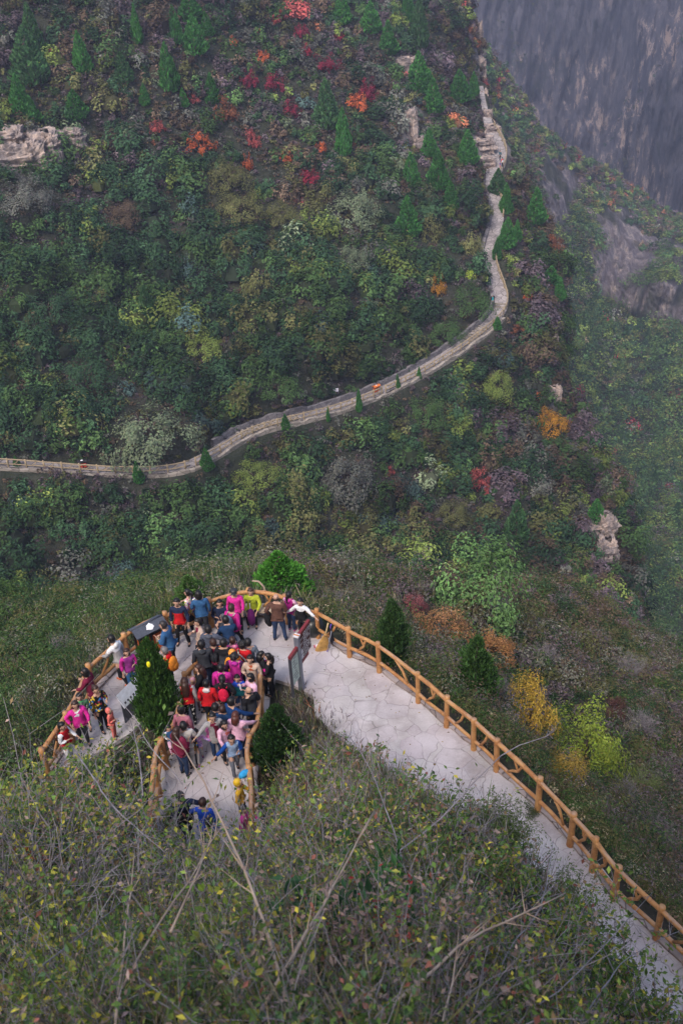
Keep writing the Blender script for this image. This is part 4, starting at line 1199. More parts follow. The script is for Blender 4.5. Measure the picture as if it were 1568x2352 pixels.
# stay low beside the paving
hgt *= smooth(0, 1.6, d) * .75 + .25
hd = hides(P, hgt * .8) | hides(P, hgt * .3)
hgt = np.where(hd & (g.uniform(size=NF) > .28), hgt * .3, hgt)
tw = Twigs(); cl = Cloud(); grn = Cloud()
na = fbm(P * .30, 3, 201) * 1.7; nb = fbm(P * .55 + 5, 3, 203) * 1.6
ntw = 5
idx = np.repeat(np.arange(NF), ntw); m = len(idx)
th = g.uniform(0, 2 * np.pi, m)
Dr = np.stack([np.cos(th) * .75, np.sin(th) * .75, g.uniform(.35, 1.3, m)], 1)
B = P[idx] + g.normal(0, .16, (m, 3)) * np.array([1, 1, .2]) - np.array([0, 0, .05])
L = hgt[idx] * g.uniform(.6, 1.5, m)
V, F, pts = curved_twigs(B, Dr, L, g.uniform(.003, .0075, m) * np.clip(dist[idx] / 9, .8, 2.2), g, 4, 3, .22)
tw.add(V, F)
# side shoots
ns = int(m * 1.5)
j = g.integers(0, m, ns); kk = g.integers(1, 4, ns)
V, F, pts2 = curved_twigs(pts[j, kk], g.normal(0, 1, (ns, 3)) + np.array([0, 0, .6]), L[j] * g.uniform(.25, .6, ns), g.uniform(.0016, .0032, ns) * np.clip(dist[idx][j] / 9, .8, 2.2), g, 2, 3, .25)
tw.add(V, F)
nx = 900; jx = g.integers(0, NF, nx); hx_ = hd[jx]
jx = jx[~hx_]; nx = len(jx); th = g.uniform(0, 2 * np.pi, nx)
V, F, _p = curved_twigs(P[jx], np.stack([np.cos(th), np.sin(th), g.uniform(.5, 1.6, nx)], 1), g.uniform(.7, 1.7, nx) * np.clip(dist[jx] / 12, .6, 1.2), g.uniform(.005, .010, nx), g, 7, 4, .16)
tw.add(V, F)
for _r in range(2):
    jj = g.integers(0, nx, nx * 2); kk2 = g.integers(2, 7, nx * 2)
    V, F, _q = curved_twigs(_p[jj, kk2], g.normal(0, 1, (nx * 2, 3)) + np.array([0, 0, .5]), g.uniform(.2, .6, nx * 2), np.full(nx * 2, .0035), g, 3, 3, .2); tw.add(V, F)
o = link('thicket_twigs', tw.mesh('thicket_twigs'), M_TWIG)
tag(o, 'tangle of bare grey twigs covering the slope at the viewer\'s feet', 'twigs', kind='stuff')
nl = 310000
pw = np.clip(.25 + 1.6 * (fbm(P * .6 + 7, 3, 209) + .25), .08, 3)[idx]; pw /= pw.sum()
j = g.choice(m, nl, p=pw); t_ = g.uniform(.15, 1, nl)
seg = np.minimum((t_ * 4).astype(int), 3); fr_ = t_ * 4 - seg
LP = pts[j, seg] * (1 - fr_)[:, None] + pts[j, seg + 1] * fr_[:, None] + g.normal(0, .035, (nl, 3)) * np.clip(dist[idx[j]] / 9, .8, 2)[:, None]
dj = dist[idx[j]]
sz = g.uniform(.03, .085, nl)  * np.clip(dj / 11, .8, 1.9)
wa = na[idx[j]]; wb = nb[idx[j]]
pal = np.array([(.060, .100, .026), (.095, .130, .030), (.17, .165, .035), (.30, .26, .04), (.12, .085, .045), (.15, .06, .045), (.05, .085, .038), (.17, .125, .105)])
lx = LP[:, 0]; lft = smooth(1, -3, lx); dryc = np.exp(-((lx - .8) / 1.3) ** 2 - ((LP[:, 1] - 4.2) / 2.2) ** 2) + .6 * np.exp(-((lx + .2) / 1.6) ** 2 - ((LP[:, 1] - 17) / 3.5) ** 2)
base_w = np.stack([6.5 + wa * 3, 2.4 + wa * 2 + lft, 1.3 + wb + 1.4 * lft, .35 + .5 * lft, .9 - wa * 2, .22 + np.maximum(0, wb) * .9 + dryc * 1.2, 2.6 + wb, 1.0 - wa * 2 + dryc * 5], 1)
base_w = np.maximum(base_w, .05); base_w /= base_w.sum(1, keepdims=True)
ch = (base_w.cumsum(1) > g.uniform(size=(nl, 1))).argmax(1)
c = pal[ch] * 1.9 * np.exp(g.normal(0, .28, nl))[:, None]
nr = g.normal(0, .55, (nl, 3)) + np.array([0, -.2, .9])
cl.add(leaf_quads(LP, nr, sz, g.uniform(.35, .62, nl), g, bend=.12), c)
o = link('thicket_leaves', cl.mesh('thicket_leaves'), M_LEAF)
tag(o, 'small green, yellow and reddish leaves scattered through the grey thicket at the viewer\'s feet', 'leaves', kind='stuff')

# --- dense leafy ground layer, distance-scaled, in all near zones
def zone_verge(P, pj, D):
    d, _ = seg_dist(P, pav_line)
    return outR(P) * (d < 1.5) * (pj[..., 0] > 600) + 1e-9
def layer(name, label, cat, fn, n, palette, size, hgt, nper, seed, blade=False, jit=.25, asp=.45, edge=.25, dark=1.0):
    g = np.random.default_rng(seed)
    P, N, d = scatterA(n, fn, g)
    ok = d > edge
    ok &= ~(hides(P, np.full(len(P), hgt * .9)) & (g.uniform(size=len(P)) > .10) & (P[:, 1] < 27))
    tq = project(P + np.array([0, 0, hgt * .6]))[0]; dp = np.linalg.norm(P - CO, axis=1)
    for (tx, ty, tw_, th_, tD) in TREES:
        ok &= ~((np.abs(tq[:, 0] - tx) < tw_ * .48) & (tq[:, 1] > ty - th_ * .98) & (tq[:, 1] < ty - th_ * .10) & (dp < tD + 1.5) & (dp > tD - 14))
    P = P[ok]; d = d[ok]; n = len(P)
    dist = np.linalg.norm(P - CO, axis=1); k = np.clip(dist / 30, .3, 2.0)
    na = fbm(P * .22, 3, seed); nb = fbm(P * .7, 2, seed + 5)
    W = np.stack([w0 + w1 * na + w2 * nb for (_, w0, w1, w2) in palette], 1)
    W = np.maximum(W, .02); W /= W.sum(1, keepdims=True)
    ch = (W.cumsum(1) > g.uniform(size=(n, 1))).argmax(1)
    c = np.array([p[0] for p in palette])[ch] * dark
    h = hgt * g.uniform(.5, 1.4, n) * (.5 + .5 * smooth(0, 1.2, d))
    cl = Cloud()
    if blade:
        i = np.repeat(np.arange(n), nper); m = len(i)
        td = np.stack([g.normal(0, .3, m), g.normal(0, .3, m), np.ones(m)], 1)
        hh = h[i] * g.uniform(.6, 1.3, m)
        C = P[i] + g.normal(0, .22, (m, 3)) * np.array([1, 1, 0]) + td * hh[:, None] * .45
        nr = g.normal(0, 1, (m, 3)); nr[:, 2] = .25; nr[:, 1] -= .6
        nr = nr - td * ((nr * td).sum(1) / (td * td).sum(1))[:, None]
        V = leaf_quads(C, nr, hh, size * k[i] * g.uniform(.6, 1.4, m) / hh, g, tdir=td, bend=.06)
        cl.add(V, c[i] * np.exp(g.normal(0, jit, m))[:, None])
    else:
        bushes(cl, P, h * g.uniform(.8, 1.4, n), h, c, np.full(n, nper), size * k, g, nclump=max(3, nper // 12), spread=.42, asp=asp, jit=jit)
    o = link(name, cl.mesh(name), M_LEAF)
    return tag(o, label, cat, kind='stuff')
GR, DG, YG, OL, BR, PU, GY, ST, RU = (.055, .095, .030), (.034, .062, .028), (.12, .14, .04), (.10, .10, .042), (.11, .080, .055), (.12, .095, .10), (.14, .14, .11), (.27, .23, .15), (.20, .085, .05)
layer('left_slope_grass', 'long green and straw-tipped grass on the slope outside the left railing', 'grass', zone_left, 15000, [(GR, 2, 2, 0), (DG, 1.3, 1, 0), (OL, 1.5, 0, 1), (YG, .9, 1, 0), (GY, .8, -1, 1), (ST, .35, -.5, 1), (PU, .3, -1, 0)], .024, .32, 13, 301, blade=True, dark=1.5, edge=.1)
layer('left_slope_brush', 'low green brush in the grass outside the left railing', 'brush', zone_left, 3600, [(GR, 2, 2, 0), (DG, 2, 1, 0), (OL, 1.2, 0, 1), (GY, .4, -1, 1)], .085, .55, 110, 303, dark=1.5)
layer('left_slope_bushes', 'dark green rounded bushes among the grass left of and behind the platform', 'bushes', lambda P, pj, D: zone_left(P, pj, D) * (D > 24.5), 1300, [(DG, 2, 2, 0), (GR, 1.6, 0, 0), (OL, .9, 0, 1), (GY, .6, -1, 1)], .095, .85, 190, 319, dark=1.5, edge=.7)
layer('verge_weeds', 'weeds and grass tufts along the outside foot of the long railing', 'weeds', zone_verge, 1500, [(GR, 1.2, 1, 0), (OL, 1.5, 0, 0), (DG, 1, 0, 0), (BR, .8, 0, 0), (ST, .3, 0, 0)], .075, .42, 60, 323, dark=1.5, edge=.3)
layer('right_slope_bushes', 'rounded olive, brown and purple-grey bushes on the slope outside the long railing', 'bushes', zone_right, 620, [(OL, 1.5, 1, 0), (DG, 1.8, 1, 0), (GR, .9, 0, 1), (BR, 1.2, -1, 0), (PU, 1.5, -1, 0), (GY, .7, 0, 0)], .09, 1.15, 320, 321, dark=1.5, edge=1.3)
layer('wedge_grass', 'dry brown and purple-grey grass between the walkway and the path', 'grass', zone_wedge, 6500, [(BR, 1.6, 0, 0), (PU, 1.6, 1, 0), (OL, 1.2, -1, 1), (ST, 1.0, 1, 0), (GY, 1.5, 0, 1), (GR, .9, -1, 0), (RU, .25, 0, 1)], .024, .5, 16, 305, blade=True, dark=1.6, edge=.05)
layer('wedge_seedheads', 'speckled dry seed heads and small leaves between the walkway and the path', 'weeds', zone_wedge, 1500, [(BR, 1.2, 0, 0), (PU, 1.2, 1, 0), (GY, 1.2, 0, 1), (GR, 1.0, -1, 0), (YG, .5, 0, 0), (ST, .5, 0, 0)], .045, .55, 90, 307, dark=1.6, edge=.2)
layer('foreground_herbs', 'dense small-leaved ground cover under the thicket twigs', 'ground cover', zone_fore, 5200, [(GR, 2, 1, 0), (DG, 1.6, 1, 0), (YG, 1.2, 0, 1), (OL, 1.4, 0, 0), (BR, .9, -1, 0), (PU, .5, -1, 0), (RU, .12, 0, .5)], .15, .36, 40, 309, dark=1.9, edge=.35)
layer('foreground_grass', 'fine dry and green grass among the thicket twigs', 'grass', zone_fore, 5200, [(GR, 1.3, 1, 0), (OL, 1.5, 0, 0), (GY, 1.2, -1, 0), (PU, 1.1, -1, 0), (ST, .5, 0, 0), (BR, 1, 0, 0)], .024, .5, 12, 311, blade=True, dark=1.5)
layer('right_slope_brush', 'brown, olive and purple-grey scrub on the slope outside the long railing', 'brush', zone_right, 6800, [(OL, 1.5, 1, 0), (DG, 1.6, 1, 0), (GR, 1.0, 0, 1), (BR, 1.5, -1, 0), (PU, 1.5, -1, 0), (GY, .9, 0, 0)], .095, .6, 120, 313, dark=1.5)
layer('right_slope_grass', 'thin dry grass and stems on the slope outside the long railing', 'grass', zone_right, 6500, [(OL, 1.5, 1, 0), (BR, 1.5, 0, 0), (PU, 1.6, -1, 0), (GY, 1.2, 0, 0), (ST, .4, 0, 0)], .016, .5, 12, 315, blade=True, dark=1.5)
layer('crest_grass', 'straw-coloured dry grass on the crest behind the platform', 'grass', zone_back, 5200, [(ST, 1.0, 0, 1), (GY, 1.5, 0, 0), (OL, 1.6, 0, 0), (PU, .9, 0, 1), (YG, .7, 1, 0), (GR, .8, 1, 0)], .022, .45, 13, 317, blade=True, dark=1.5)

# --- bare bushes on the right slope: individual shrubs of grey twigs
def bare_mesh(name, seed, n=110):
    g = np.random.default_rng(seed); t = Twigs()
    th = g.uniform(0, 2 * np.pi, n)
    D = np.stack([np.cos(th) * .7, np.sin(th) * .7, g.uniform(.6, 1.5, n)], 1)
    V, F, pts = curved_twigs(g.normal(0, .05, (n, 3)), D, g.uniform(.7, 1.1, n), g.uniform(.006, .011, n), g, 4, 3, .16); t.add(V, F)
    m = n * 7; j = g.integers(0, n, m); k = g.integers(1, 5, m)
    V, F, p2 = curved_twigs(pts[j, k], D[j] + g.normal(0, .7, (m, 3)), g.uniform(.2, .5, m), g.uniform(.004, .006, m), g, 3, 3, .2); t.add(V, F)
    return t.mesh(name)
BARE = [bare_mesh('bare_branches', 60 + k) for k in range(3)]
for k, (x_, y_, s, lb) in enumerate([(1130, 1420, 2.6, 'grey bare-twigged bush behind the orange bushes'), (1440, 1560, 3.0, 'grey bare-twigged bush at the far edge of the right slope'), (1470, 1690, 2.6, 'purple-grey bare bush right of the lime-yellow tree'), (1430, 1840, 2.0, 'purple-grey bare bush on the slope below the lime-yellow tree'), (1500, 1920, 1.8, 'grey bare bush low on the right slope'), (1540, 1990, 2.2, 'grey bare bush near the bend of the long railing'),
    (1150, 1620, 1.8, 'thin bare bush between the dark cypress and the yellow tree'), (1250, 1530, 2.2, 'thin bare bush above the yellow tree'), (330, 1545, 1.3, 'pale bare bush on the grassy slope left of the platform'), (150, 1500, 1.6, 'pale grey bare bush on the far left slope'), (770, 1390, 1.2, 'low bare bush on the crest behind the platform')]):
    p = hit(PA, x_, y_)
    r_ = empty('bare_bush', p, k * 1.3); r_.scale = (s * .38, s * .38, s * .48)
    tag(r_, lb, 'bush', 'bare grey bushes on the near slope')
    link('branches', BARE[k % 3], M_TWIG, r_)

# small-leaved pale green shrub that leans over the path on the right
pg = np.random.default_rng(333)
for (x_, y_, D_, s_x, lb) in [(1265, 2040, 17.5, 1.3, 'pale green fine-leaved shrub leaning over the path at lower right'), (1120, 1990, 18.5, .9, 'smaller pale green shrub behind the leaning one')]:
    p = at(x_, y_, D_); p[2] = hA(p)
    r_ = empty('green_shrub', p); tag(r_, lb, 'shrub')
    n = 260; th = pg.uniform(0, 6.28, n)
    D = np.stack([np.cos(th) * .6 + .15, np.sin(th) * .6, pg.uniform(.7, 1.5, n)], 1)
    V, F, pts = curved_twigs(pg.normal(0, .12, (n, 3)) * np.array([1, 1, .1]), D, pg.uniform(.7, 1.25, n) * s_x, np.full(n, .006), pg, 4, 3, .15)
    link('branches', npmesh('branches', V, F), M_TWIG, r_)
    nl = 11000; j = pg.integers(0, n, nl); k = pg.integers(1, 4, nl); f = pg.uniform(0, 1, (nl, 1))
    LP = pts[j, k] * (1 - f) + pts[j, k + 1] * f + pg.normal(0, .04, (nl, 3))
    cl = Cloud(); cl.add(leaf_quads(LP, pg.normal(0, .7, (nl, 3)) + np.array([0, -.3, .7]), pg.uniform(.04, .075, nl), .3, pg), np.array([(.12, .17, .06)]) * np.exp(pg.normal(0, .25, nl))[:, None])
    link('foliage', cl.mesh('foliage'), M_LEAF, r_)

# broad-leaved herbs and odd plants in the foreground
def herb(x_, y_, D_, col, n, ls, hh, label, name='leafy_herb', asp=.42, up=.6):
    hh *= 1.7; ls *= 1.25
    p = at(x_, y_, D_); p[2] = hA(p)
    r_ = empty(name, p); tag(r_, label, 'plant')
    m = max(6, n // 10); th = pg.uniform(0, 6.28, m)
    D = np.stack([np.cos(th) * .5, np.sin(th) * .5, pg.uniform(.8, 1.4, m)], 1)
    V, F, pts = curved_twigs(pg.normal(0, .07, (m, 3)) * np.array([1, 1, .1]), D, pg.uniform(.6, 1.1, m) * hh, np.full(m, .006), pg, 4, 4, .12)
    link('stems', npmesh('stems', V, F), M_TWIG, r_)
    j = pg.integers(0, m, n); k = pg.integers(1, 4, n); f = pg.uniform(0, 1, (n, 1))
    B = pts[j, k] * (1 - f) + pts[j, k + 1] * f
    td = pg.normal(0, 1, (n, 3)); td[:, 2] = np.abs(td[:, 2]) * .5 + up * .4; td /= np.linalg.norm(td, axis=1, keepdims=True)
    s = pg.uniform(.6, 1.2, n) * ls
    nr = pg.normal(0, .4, (n, 3)) + np.array([0, -.4, 1]); nr -= td * (nr * td).sum(1, keepdims=True)
    cl = Cloud(); cl.add(leaf_quads(B + td * s[:, None] * .55, nr, s, asp, pg, tdir=td), np.array([col]) * np.exp(pg.normal(0, .22, n))[:, None])
    link('foliage', cl.mesh('foliage'), M_LEAF, r_)
herb(900, 2190, 9.4, (.06, .15, .05), 150, .11, .55, 'clump of fresh green pointed leaves low in the centre of the thicket')
herb(760, 2200, 9.2, (.045, .105, .05), 150, .11, .55, 'clump of deep green leaves beside the fresh green one')
herb(880, 2090, 11.5, (.06, .14, .05), 90, .10, .5, 'small green-leaved herb above the fresh green clump')
herb(480, 2230, 8.6, (.17, .26, .045), 200, .055, .5, 'yellow-green round-leaved sprig in the lower middle', asp=.7)
herb(80, 2190, 9.2, (.26, .27, .03), 110, .07, .45, 'bright yellow-green leaves at the lower left', asp=.6)
herb(250, 2240, 8.6, (.075, .15, .04), 220, .055, .5, 'round-leaved green bush at the lower left', asp=.7)
herb(560, 2290, 8, (.22, .26, .05), 140, .05, .4, 'lime speckled sprig near the bottom edge', asp=.7)
herb(610, 1850, 21.5, (.06, .13, .04), 120, .20, .9, 'large-leaved green sprig rising beside the end of the right walkway rail')
herb(890, 2250, 8.6, (.28, .05, .05), 120, .035, .5, 'red-leaved twiggy plant among pale dead leaves', asp=.5)
herb(880, 2200, 8.9, (.33, .24, .21), 300, .045, .5, 'dead pinkish-brown leaves still hanging on a bush at lower centre', name='withered_bush', asp=.5)
herb(800, 2280, 8.3, (.30, .20, .17), 260, .045, .45, 'withered buff bush at the bottom edge', name='withered_bush', asp=.5)
herb(110, 2010, 15, (.30, .07, .03), 60, .06, .4, 'reddish-orange leaves at the left edge of the thicket')
herb(1180, 2330, 9.5, (.22, .22, .04), 130, .05, .6, 'yellow-leaved spray near the bottom right of the thicket')

# long dry stalks that cross the foreground
def stalk(name, pts, r, label, group, mat=None, side=True):
    """pts: (px, py, distance)"""
    P = np.array([at(*q) for q in pts])
    P = catmull(P, .25)
    root = empty(name, P[0]); tag(root, label, 'stalk' if name == 'dry_stalk' else 'twig', group)
    L = P - P[0]; n = len(L)
    L = L + np.stack([fbm(np.stack([np.arange(n) * .8, np.full(n, r * 900), np.full(n, k)], -1), 2, k) for k in range(3)], 1) * .02
    MB().tube(L, np.linspace(r, r * .35, n), 6).build('stem', mat or M_STRAW, root)
    if side:
        rnd = random.Random(int(pts[0][0] * 7 + pts[0][1]))
        for k in range(6):
            i = rnd.randrange(int(n * .3), n - 1); a = L[i]
            d = (L[-1] - L[0]); d = d / np.linalg.norm(d) + np.array([rnd.uniform(-.6, .6) for _ in range(3)])
            MB().tube([a, a + d * .12, a + d * .27 + np.array([0, 0, .03])], [r * .4, r * .3, r * .12], 4).build('side_shoot', mat or M_STRAW, root)
gs = 'tall dry stalks standing out of the thicket'
stalk('dry_stalk', [(690, 2400, 6.0), (640, 2230, 6.3), (560, 2000, 7.2), (470, 1800, 8.2), (400, 1690, 9)], .013, 'long brown stalk slanting from bottom centre up to the left', gs)
stalk('dry_stalk', [(550, 2400, 6.0), (640, 2250, 6.2), (740, 2080, 7.0), (860, 1860, 8.5)], .014, 'thick pale stalk slanting up to the right from the bottom centre', gs)
stalk('dry_stalk', [(860, 2360, 6.2), (1000, 2220, 6.8), (1110, 2140, 7.4), (1300, 2050, 8.4)], .013, 'long buff stalk slanting far right over the path', gs)
stalk('dry_stalk', [(260, 2310, 6.5), (350, 2150, 7), (450, 1990, 8), (520, 1880, 9)], .009, 'thin pale stalk pointing at the end of the walkway', gs)
stalk('dry_stalk', [(395, 2140, 7.5), (440, 2030, 8), (490, 1920, 9), (498, 1860, 9.5)], .010, 'short pale stalk tipped with blue-grey beside the walkway', gs)
stalk('dry_stalk', [(260, 2360, 6.0), (285, 2200, 6.6), (300, 2050, 7.3), (310, 1950, 8)], .008, 'slim pinkish upright stalk at the lower left', gs)
stalk('dry_stalk', [(1000, 2400, 6.3), (1040, 2260, 6.8), (1060, 2170, 7.2), (1130, 2100, 7.6)], .008, 'slim stalk crossing the buff one at lower right', gs)
stalk('dry_stalk', [(660, 2310, 6.5), (700, 2180, 7), (760, 2040, 8), (810, 1940, 8.6)], .007, 'thin stalk running beside the thick pale one', gs)
stalk('dry_stalk', [(470, 2380, 6.1), (560, 2290, 6.6), (680, 2160, 7.3)], .008, 'low brown stalk near the bottom centre', gs)
gt = 'bare grey twigs reaching up from the thicket'
stalk('bare_twig', [(880, 1985, 12), (1010, 1880, 12.5), (1150, 1735, 13), (1255, 1690, 13.5), (1265, 1665, 13.7)], .012, 'bare grey twig arching across the path toward the yellow tree', gt, M_TWIG)
stalk('bare_twig', [(940, 2030, 12), (900, 1900, 12.6), (850, 1770, 13.2), (800, 1690, 14)], .010, 'bare grey twig leaning left across the pale path', gt, M_TWIG)
stalk('bare_twig', [(170, 1720, 16), (260, 1850, 14), (380, 1960, 13)], .014, 'crooked grey branch below the left end of the platform', gt, M_TWIG)
stalk('bare_twig', [(420, 1800, 14), (350, 1720, 14.5), (300, 1640, 15), (235, 1560, 16)], .009, 'grey branch pointing at the slanted sign plate', gt, M_TWIG)
stalk('bare_twig', [(330, 1830, 14), (320, 1740, 14.5), (300, 1650, 15)], .011, 'upright grey branch under the cypress', gt, M_TWIG)
stalk('bare_twig', [(1120, 2330, 8), (1170, 2180, 9), (1240, 2080, 10), (1270, 1930, 11.5)], .008, 'grey upright twig in front of the leaning green shrub', gt, M_TWIG)
stalk('bare_twig', [(1330, 2352, 9), (1400, 2250, 10), (1440, 2200, 11), (1568, 2130, 13)], .008, 'grey twig at the bottom right over the path', gt, M_TWIG)
stalk('bare_twig', [(60, 2250, 8), (200, 2140, 9), (300, 2050, 10)], .008, 'grey twig slanting across the lower left', gt, M_TWIG)
stalk('bare_twig', [(1240, 2310, 8), (1330, 2230, 8.5), (1470, 2080, 10), (1500, 2050, 10.5)], .006, 'thin leafy-tipped twig at the lower right', gt, M_TWIG)
stalk('bare_twig', [(620, 2100, 10), (560, 1990, 11), (470, 1880, 12.5)], .009, 'forked grey twig before the end of the walkway', gt, M_TWIG)
stalk('bare_twig', [(700, 1990, 13), (690, 1900, 14), (760, 1800, 15)], .008, 'crooked twig rising right of the walkway rail', gt, M_TWIG)

# fallen leaves and grit on the paving, and the rough kerb under the long railing
lg = np.random.default_rng(77)
c_ = np.stack([lg.uniform(-11, 14, 9000), lg.uniform(5, 30, 9000), np.zeros(9000)], 1)
dl, _ = seg_dist(c_, pav_line)
ok = inpoly(c_, PAVED) & (lg.uniform(size=9000) < .12 + .75 * np.exp(-dl / .35))
c_ = c_[ok][:1500]; c_[:, 2] = .006
cl = Cloud(); n = len(c_)
cl.add(leaf_quads(c_, lg.normal(0, .12, (n, 3)) + np.array([0, 0, 1]), lg.uniform(.03, .075, n), .55, lg, bend=.1), np.array([(.20, .13, .07), (.12, .09, .06), (.26, .20, .09), (.10, .12, .05)])[lg.integers(0, 4, n)] * np.exp(lg.normal(0, .25, n))[:, None])
o = link('leaf_litter', cl.mesh('leaf_litter'), M_LEAF); tag(o, 'dead leaves fallen on the pale paving, thickest along its edges', 'leaf litter', kind='stuff')
def kerb(line, side, name, w=.16, h=.07):
    L = catmull(line, .22); t_ = np.gradient(L, axis=0); t_ /= np.linalg.norm(t_, axis=1, keepdims=True)
    nn = np.stack([-t_[:, 1], t_[:, 0], t_[:, 2] * 0], 1) * side
    k = np.arange(len(L)); q = np.stack([k * .7, k * 0, k * 0], -1)
    a = L + nn * (.02 + .05 * vnoise(q, 4))[:, None]; b = L + nn * (w + .08 * vnoise(q + 9, 5))[:, None]
    up_ = np.zeros_like(L); up_[:, 2] = h + .02 * vnoise(q + 3, 6)
    dn = np.zeros_like(L); dn[:, 2] = -.3
    V = np.concatenate([a + dn, a + up_, b + up_, b + dn]); n = len(L); i = np.arange(n - 1)
    F = np.concatenate([np.stack([j * n + i, j * n + i + 1, (j + 1) * n + i + 1, (j + 1) * n + i], 1) for j in range(3)])
    o = link(name, npmesh(name, V, F), M_KERB); tag(o, kind='structure')
M_KERB = m_stone('kerb_stone', (.26, .20, .18), (.46, .38, .35), 2.2)
kerb(fr, -1 if np.dot(nrm_out[5][:2], [-(fr[6] - fr[5])[1], (fr[6] - fr[5])[0]]) < 0 else 1, 'kerb')
kerb(fb, -1 if ((fb[5] - cpl)[:2] @ np.array([-(fb[6] - fb[5])[1], (fb[6] - fb[5])[0]])) < 0 else 1, 'kerb')

# rocks ------------------------------------------------------------
def rock(x_, y_, D_, size, label, seed, G=GP, name='rock_outcrop', yaw=0.0, up=.0):
    n = 56; nv = 40; u = np.linspace(0, 2 * np.pi, n, endpoint=False); v = np.linspace(-1.45, 1.45, nv)
    U, Vv = np.meshgrid(u, v, indexing='ij')
    d = np.stack([np.cos(U) * np.cos(Vv), np.sin(U) * np.cos(Vv), np.sin(Vv)], -1)
    q = np.sign(d) * np.abs(d) ** .55
    q = q / np.maximum(np.abs(q).max(-1, keepdims=True) ** .4, .01)
    lay = np.floor((q[..., 2] * size[2] + seed) * 1.1) * .37
    f = 1 + .30 * fbm(d * 2.2 + seed, 3, seed) + .08 * np.sin(lay * 7.3) + .22 * np.round(2.5 * fbm(d * np.array([7, 7, 3.5]) + seed, 2, seed + 2)) / 2.5 * .8 + .08 * fbm(d * 14 + seed, 2, seed + 4)
    Pv = q * f[..., None] * np.array(size) * .5
    i = np.arange(n * nv).reshape(n, nv); i2 = np.roll(i, -1, 0)
    F = np.stack([i[:, :-1], i2[:, :-1], i2[:, 1:], i[:, 1:]], -1).reshape(-1, 4)
    p = hit(G, x_, y_) if D_ is None else at(x_, y_, D_)
    o = link(name, npmesh(name, Pv, F), M_ROCK, None, p + np.array([0, 0, up]), yaw)
    return tag(o, label, 'rock')
rock(58, 368, None, (7, 6, 7.5), 'buff cracked rock face low on the left slope, the biggest bare rock', 1, up=-1.2)
rock(106, 345, None, (5, 5, 5.5), 'grey rock adjoining the buff rock face on its right', 2, up=-.5)
rock(170, 318, None, (3.2, 4, 3), 'small pale rock at the right end of the left rock face', 3)
rock(30, 330, None, (4, 4, 4), 'dark rock at the left end of the buff rock face', 9)
rock(946, 300, None, (2.2, 3.0, 6), 'narrow rock rib right of the tall cypress on the ridge', 4)
rock(962, 332, None, (2, 3, 3), 'lower pale rock of the rib on the ridge', 14)
rock(930, 152, None, (4, 3, 3.5), 'pale knob of rock near the top of the ridge', 5)
rock(1097, 105, 246, (1.8, 3, 9), 'upper pale crest rock on the skyline of the ridge', 6)
rock(1104, 165, 238, (1.8, 3, 5), 'leaning pale crest rock below the uppermost one', 7)
rock(1110, 232, 226, (1.4, 3, 4), 'thin pale crest rock above the knoll', 8)
rock(1120, 272, 214, (1.6, 3, 3), 'grey crest rock just above the rail of the knoll', 18)
rock(1106, 335, None, (4, 5, 2.6), 'broken pale rocks left of the standing walkers on the knoll', 10, up=.2)
rock(1114, 376, None, (3, 4, 2.4), 'lower broken rocks of the knoll', 11)
rock(1128, 300, None, (3, 4, 2), 'rock step at the top of the knoll', 12)
rock(1388, 1225, None, (2.4, 3, 6.5), 'pale pillar of rock on the brink of the right flank', 13, up=-.3)
rock(1392, 1275, None, (2.6, 3, 5), 'thin pale rock hanging below the pillar', 15)
rock(1372, 1208, None, (5, 4, 2.4), 'flat pale ledge beside the pillar of rock', 16)
rock(1272, 805, None, (1.0, 2, 5), 'pale streak of rock on the cliff edge', 17)
rock(1270, 905, None, (2.4, 2, 3), 'small pale boulders on the cliff edge above the large orange-yellow tree', 19)
# ================================================================ PEOPLE
SKIN = flat((.50, .30, .215), .6, .3, .08)
HAIRM = {}
def hair_mat(c):
    return flat(c, .45, .4, .25)
def cloth(c): return flat(c, .85, .15, .28)
def m_pattern(name, cols, scale, base):
    t = NT(name)
    v = t.n('ShaderNodeTexVoronoi'); v.inputs['Scale'].default_value = scale; t.l(t.obj(), v.inputs['Vector'])
    bw = t.n('ShaderNodeSeparateColor'); t.l(v.outputs['Color'], bw.inputs[0])
    st = [(i / len(cols), c) for i, c in enumerate(cols)]
    c = t.n('ShaderNodeValToRGB'); c.color_ramp.interpolation = 'CONSTANT'
    e = c.color_ramp.elements
    while len(e) > 1: e.remove(e[-1])
    for i, (p_, k) in enumerate(st):
        el = e[0] if i == 0 else e.new(p_)
        el.position = p_; el.color = tuple(k) + (1,)
    t.l(bw.outputs[0], c.inputs[0])
    t.bsdf(c.outputs[0], .85, spec=.15); return t.m
def m_stripe(name, a, b, scale):
    t = NT(name)
    w = t.n('ShaderNodeTexWave'); w.inputs['Scale'].default_value = scale; w.bands_direction = 'Z'; t.l(t.obj(), w.inputs['Vector'])
    t.bsdf(t.ramp(w.outputs['Fac'], [(.48, a), (.52, b)]), .85, spec=.15); return t.m
P_FLORAL = m_pattern('floral_cloth', [(.75, .16, .35), (.72, .62, .60), (.55, .70, .05), (.55, .10, .40), (.80, .70, .68), (.25, .35, .70), (.78, .35, .45)], 22, None)
P_PURPLE = m_pattern('purple_print', [(.42, .22, .50), (.55, .30, .52), (.28, .22, .50), (.62, .45, .62), (.40, .16, .34)], 26, None)
P_DOTS = m_pattern('dotted_black', [(.012, .012, .014)] * 5 + [(.60, .58, .56)], 20, None)
P_CAMO = m_pattern('camouflage', [(.05, .17, .09), (.10, .16, .10), (.03, .08, .06), (.14, .20, .14)], 15, None)
P_CAMOG = m_pattern('grey_camouflage', [(.35, .36, .33), (.10, .12, .10), (.22, .24, .21), (.5, .5, .47)], 22, None)
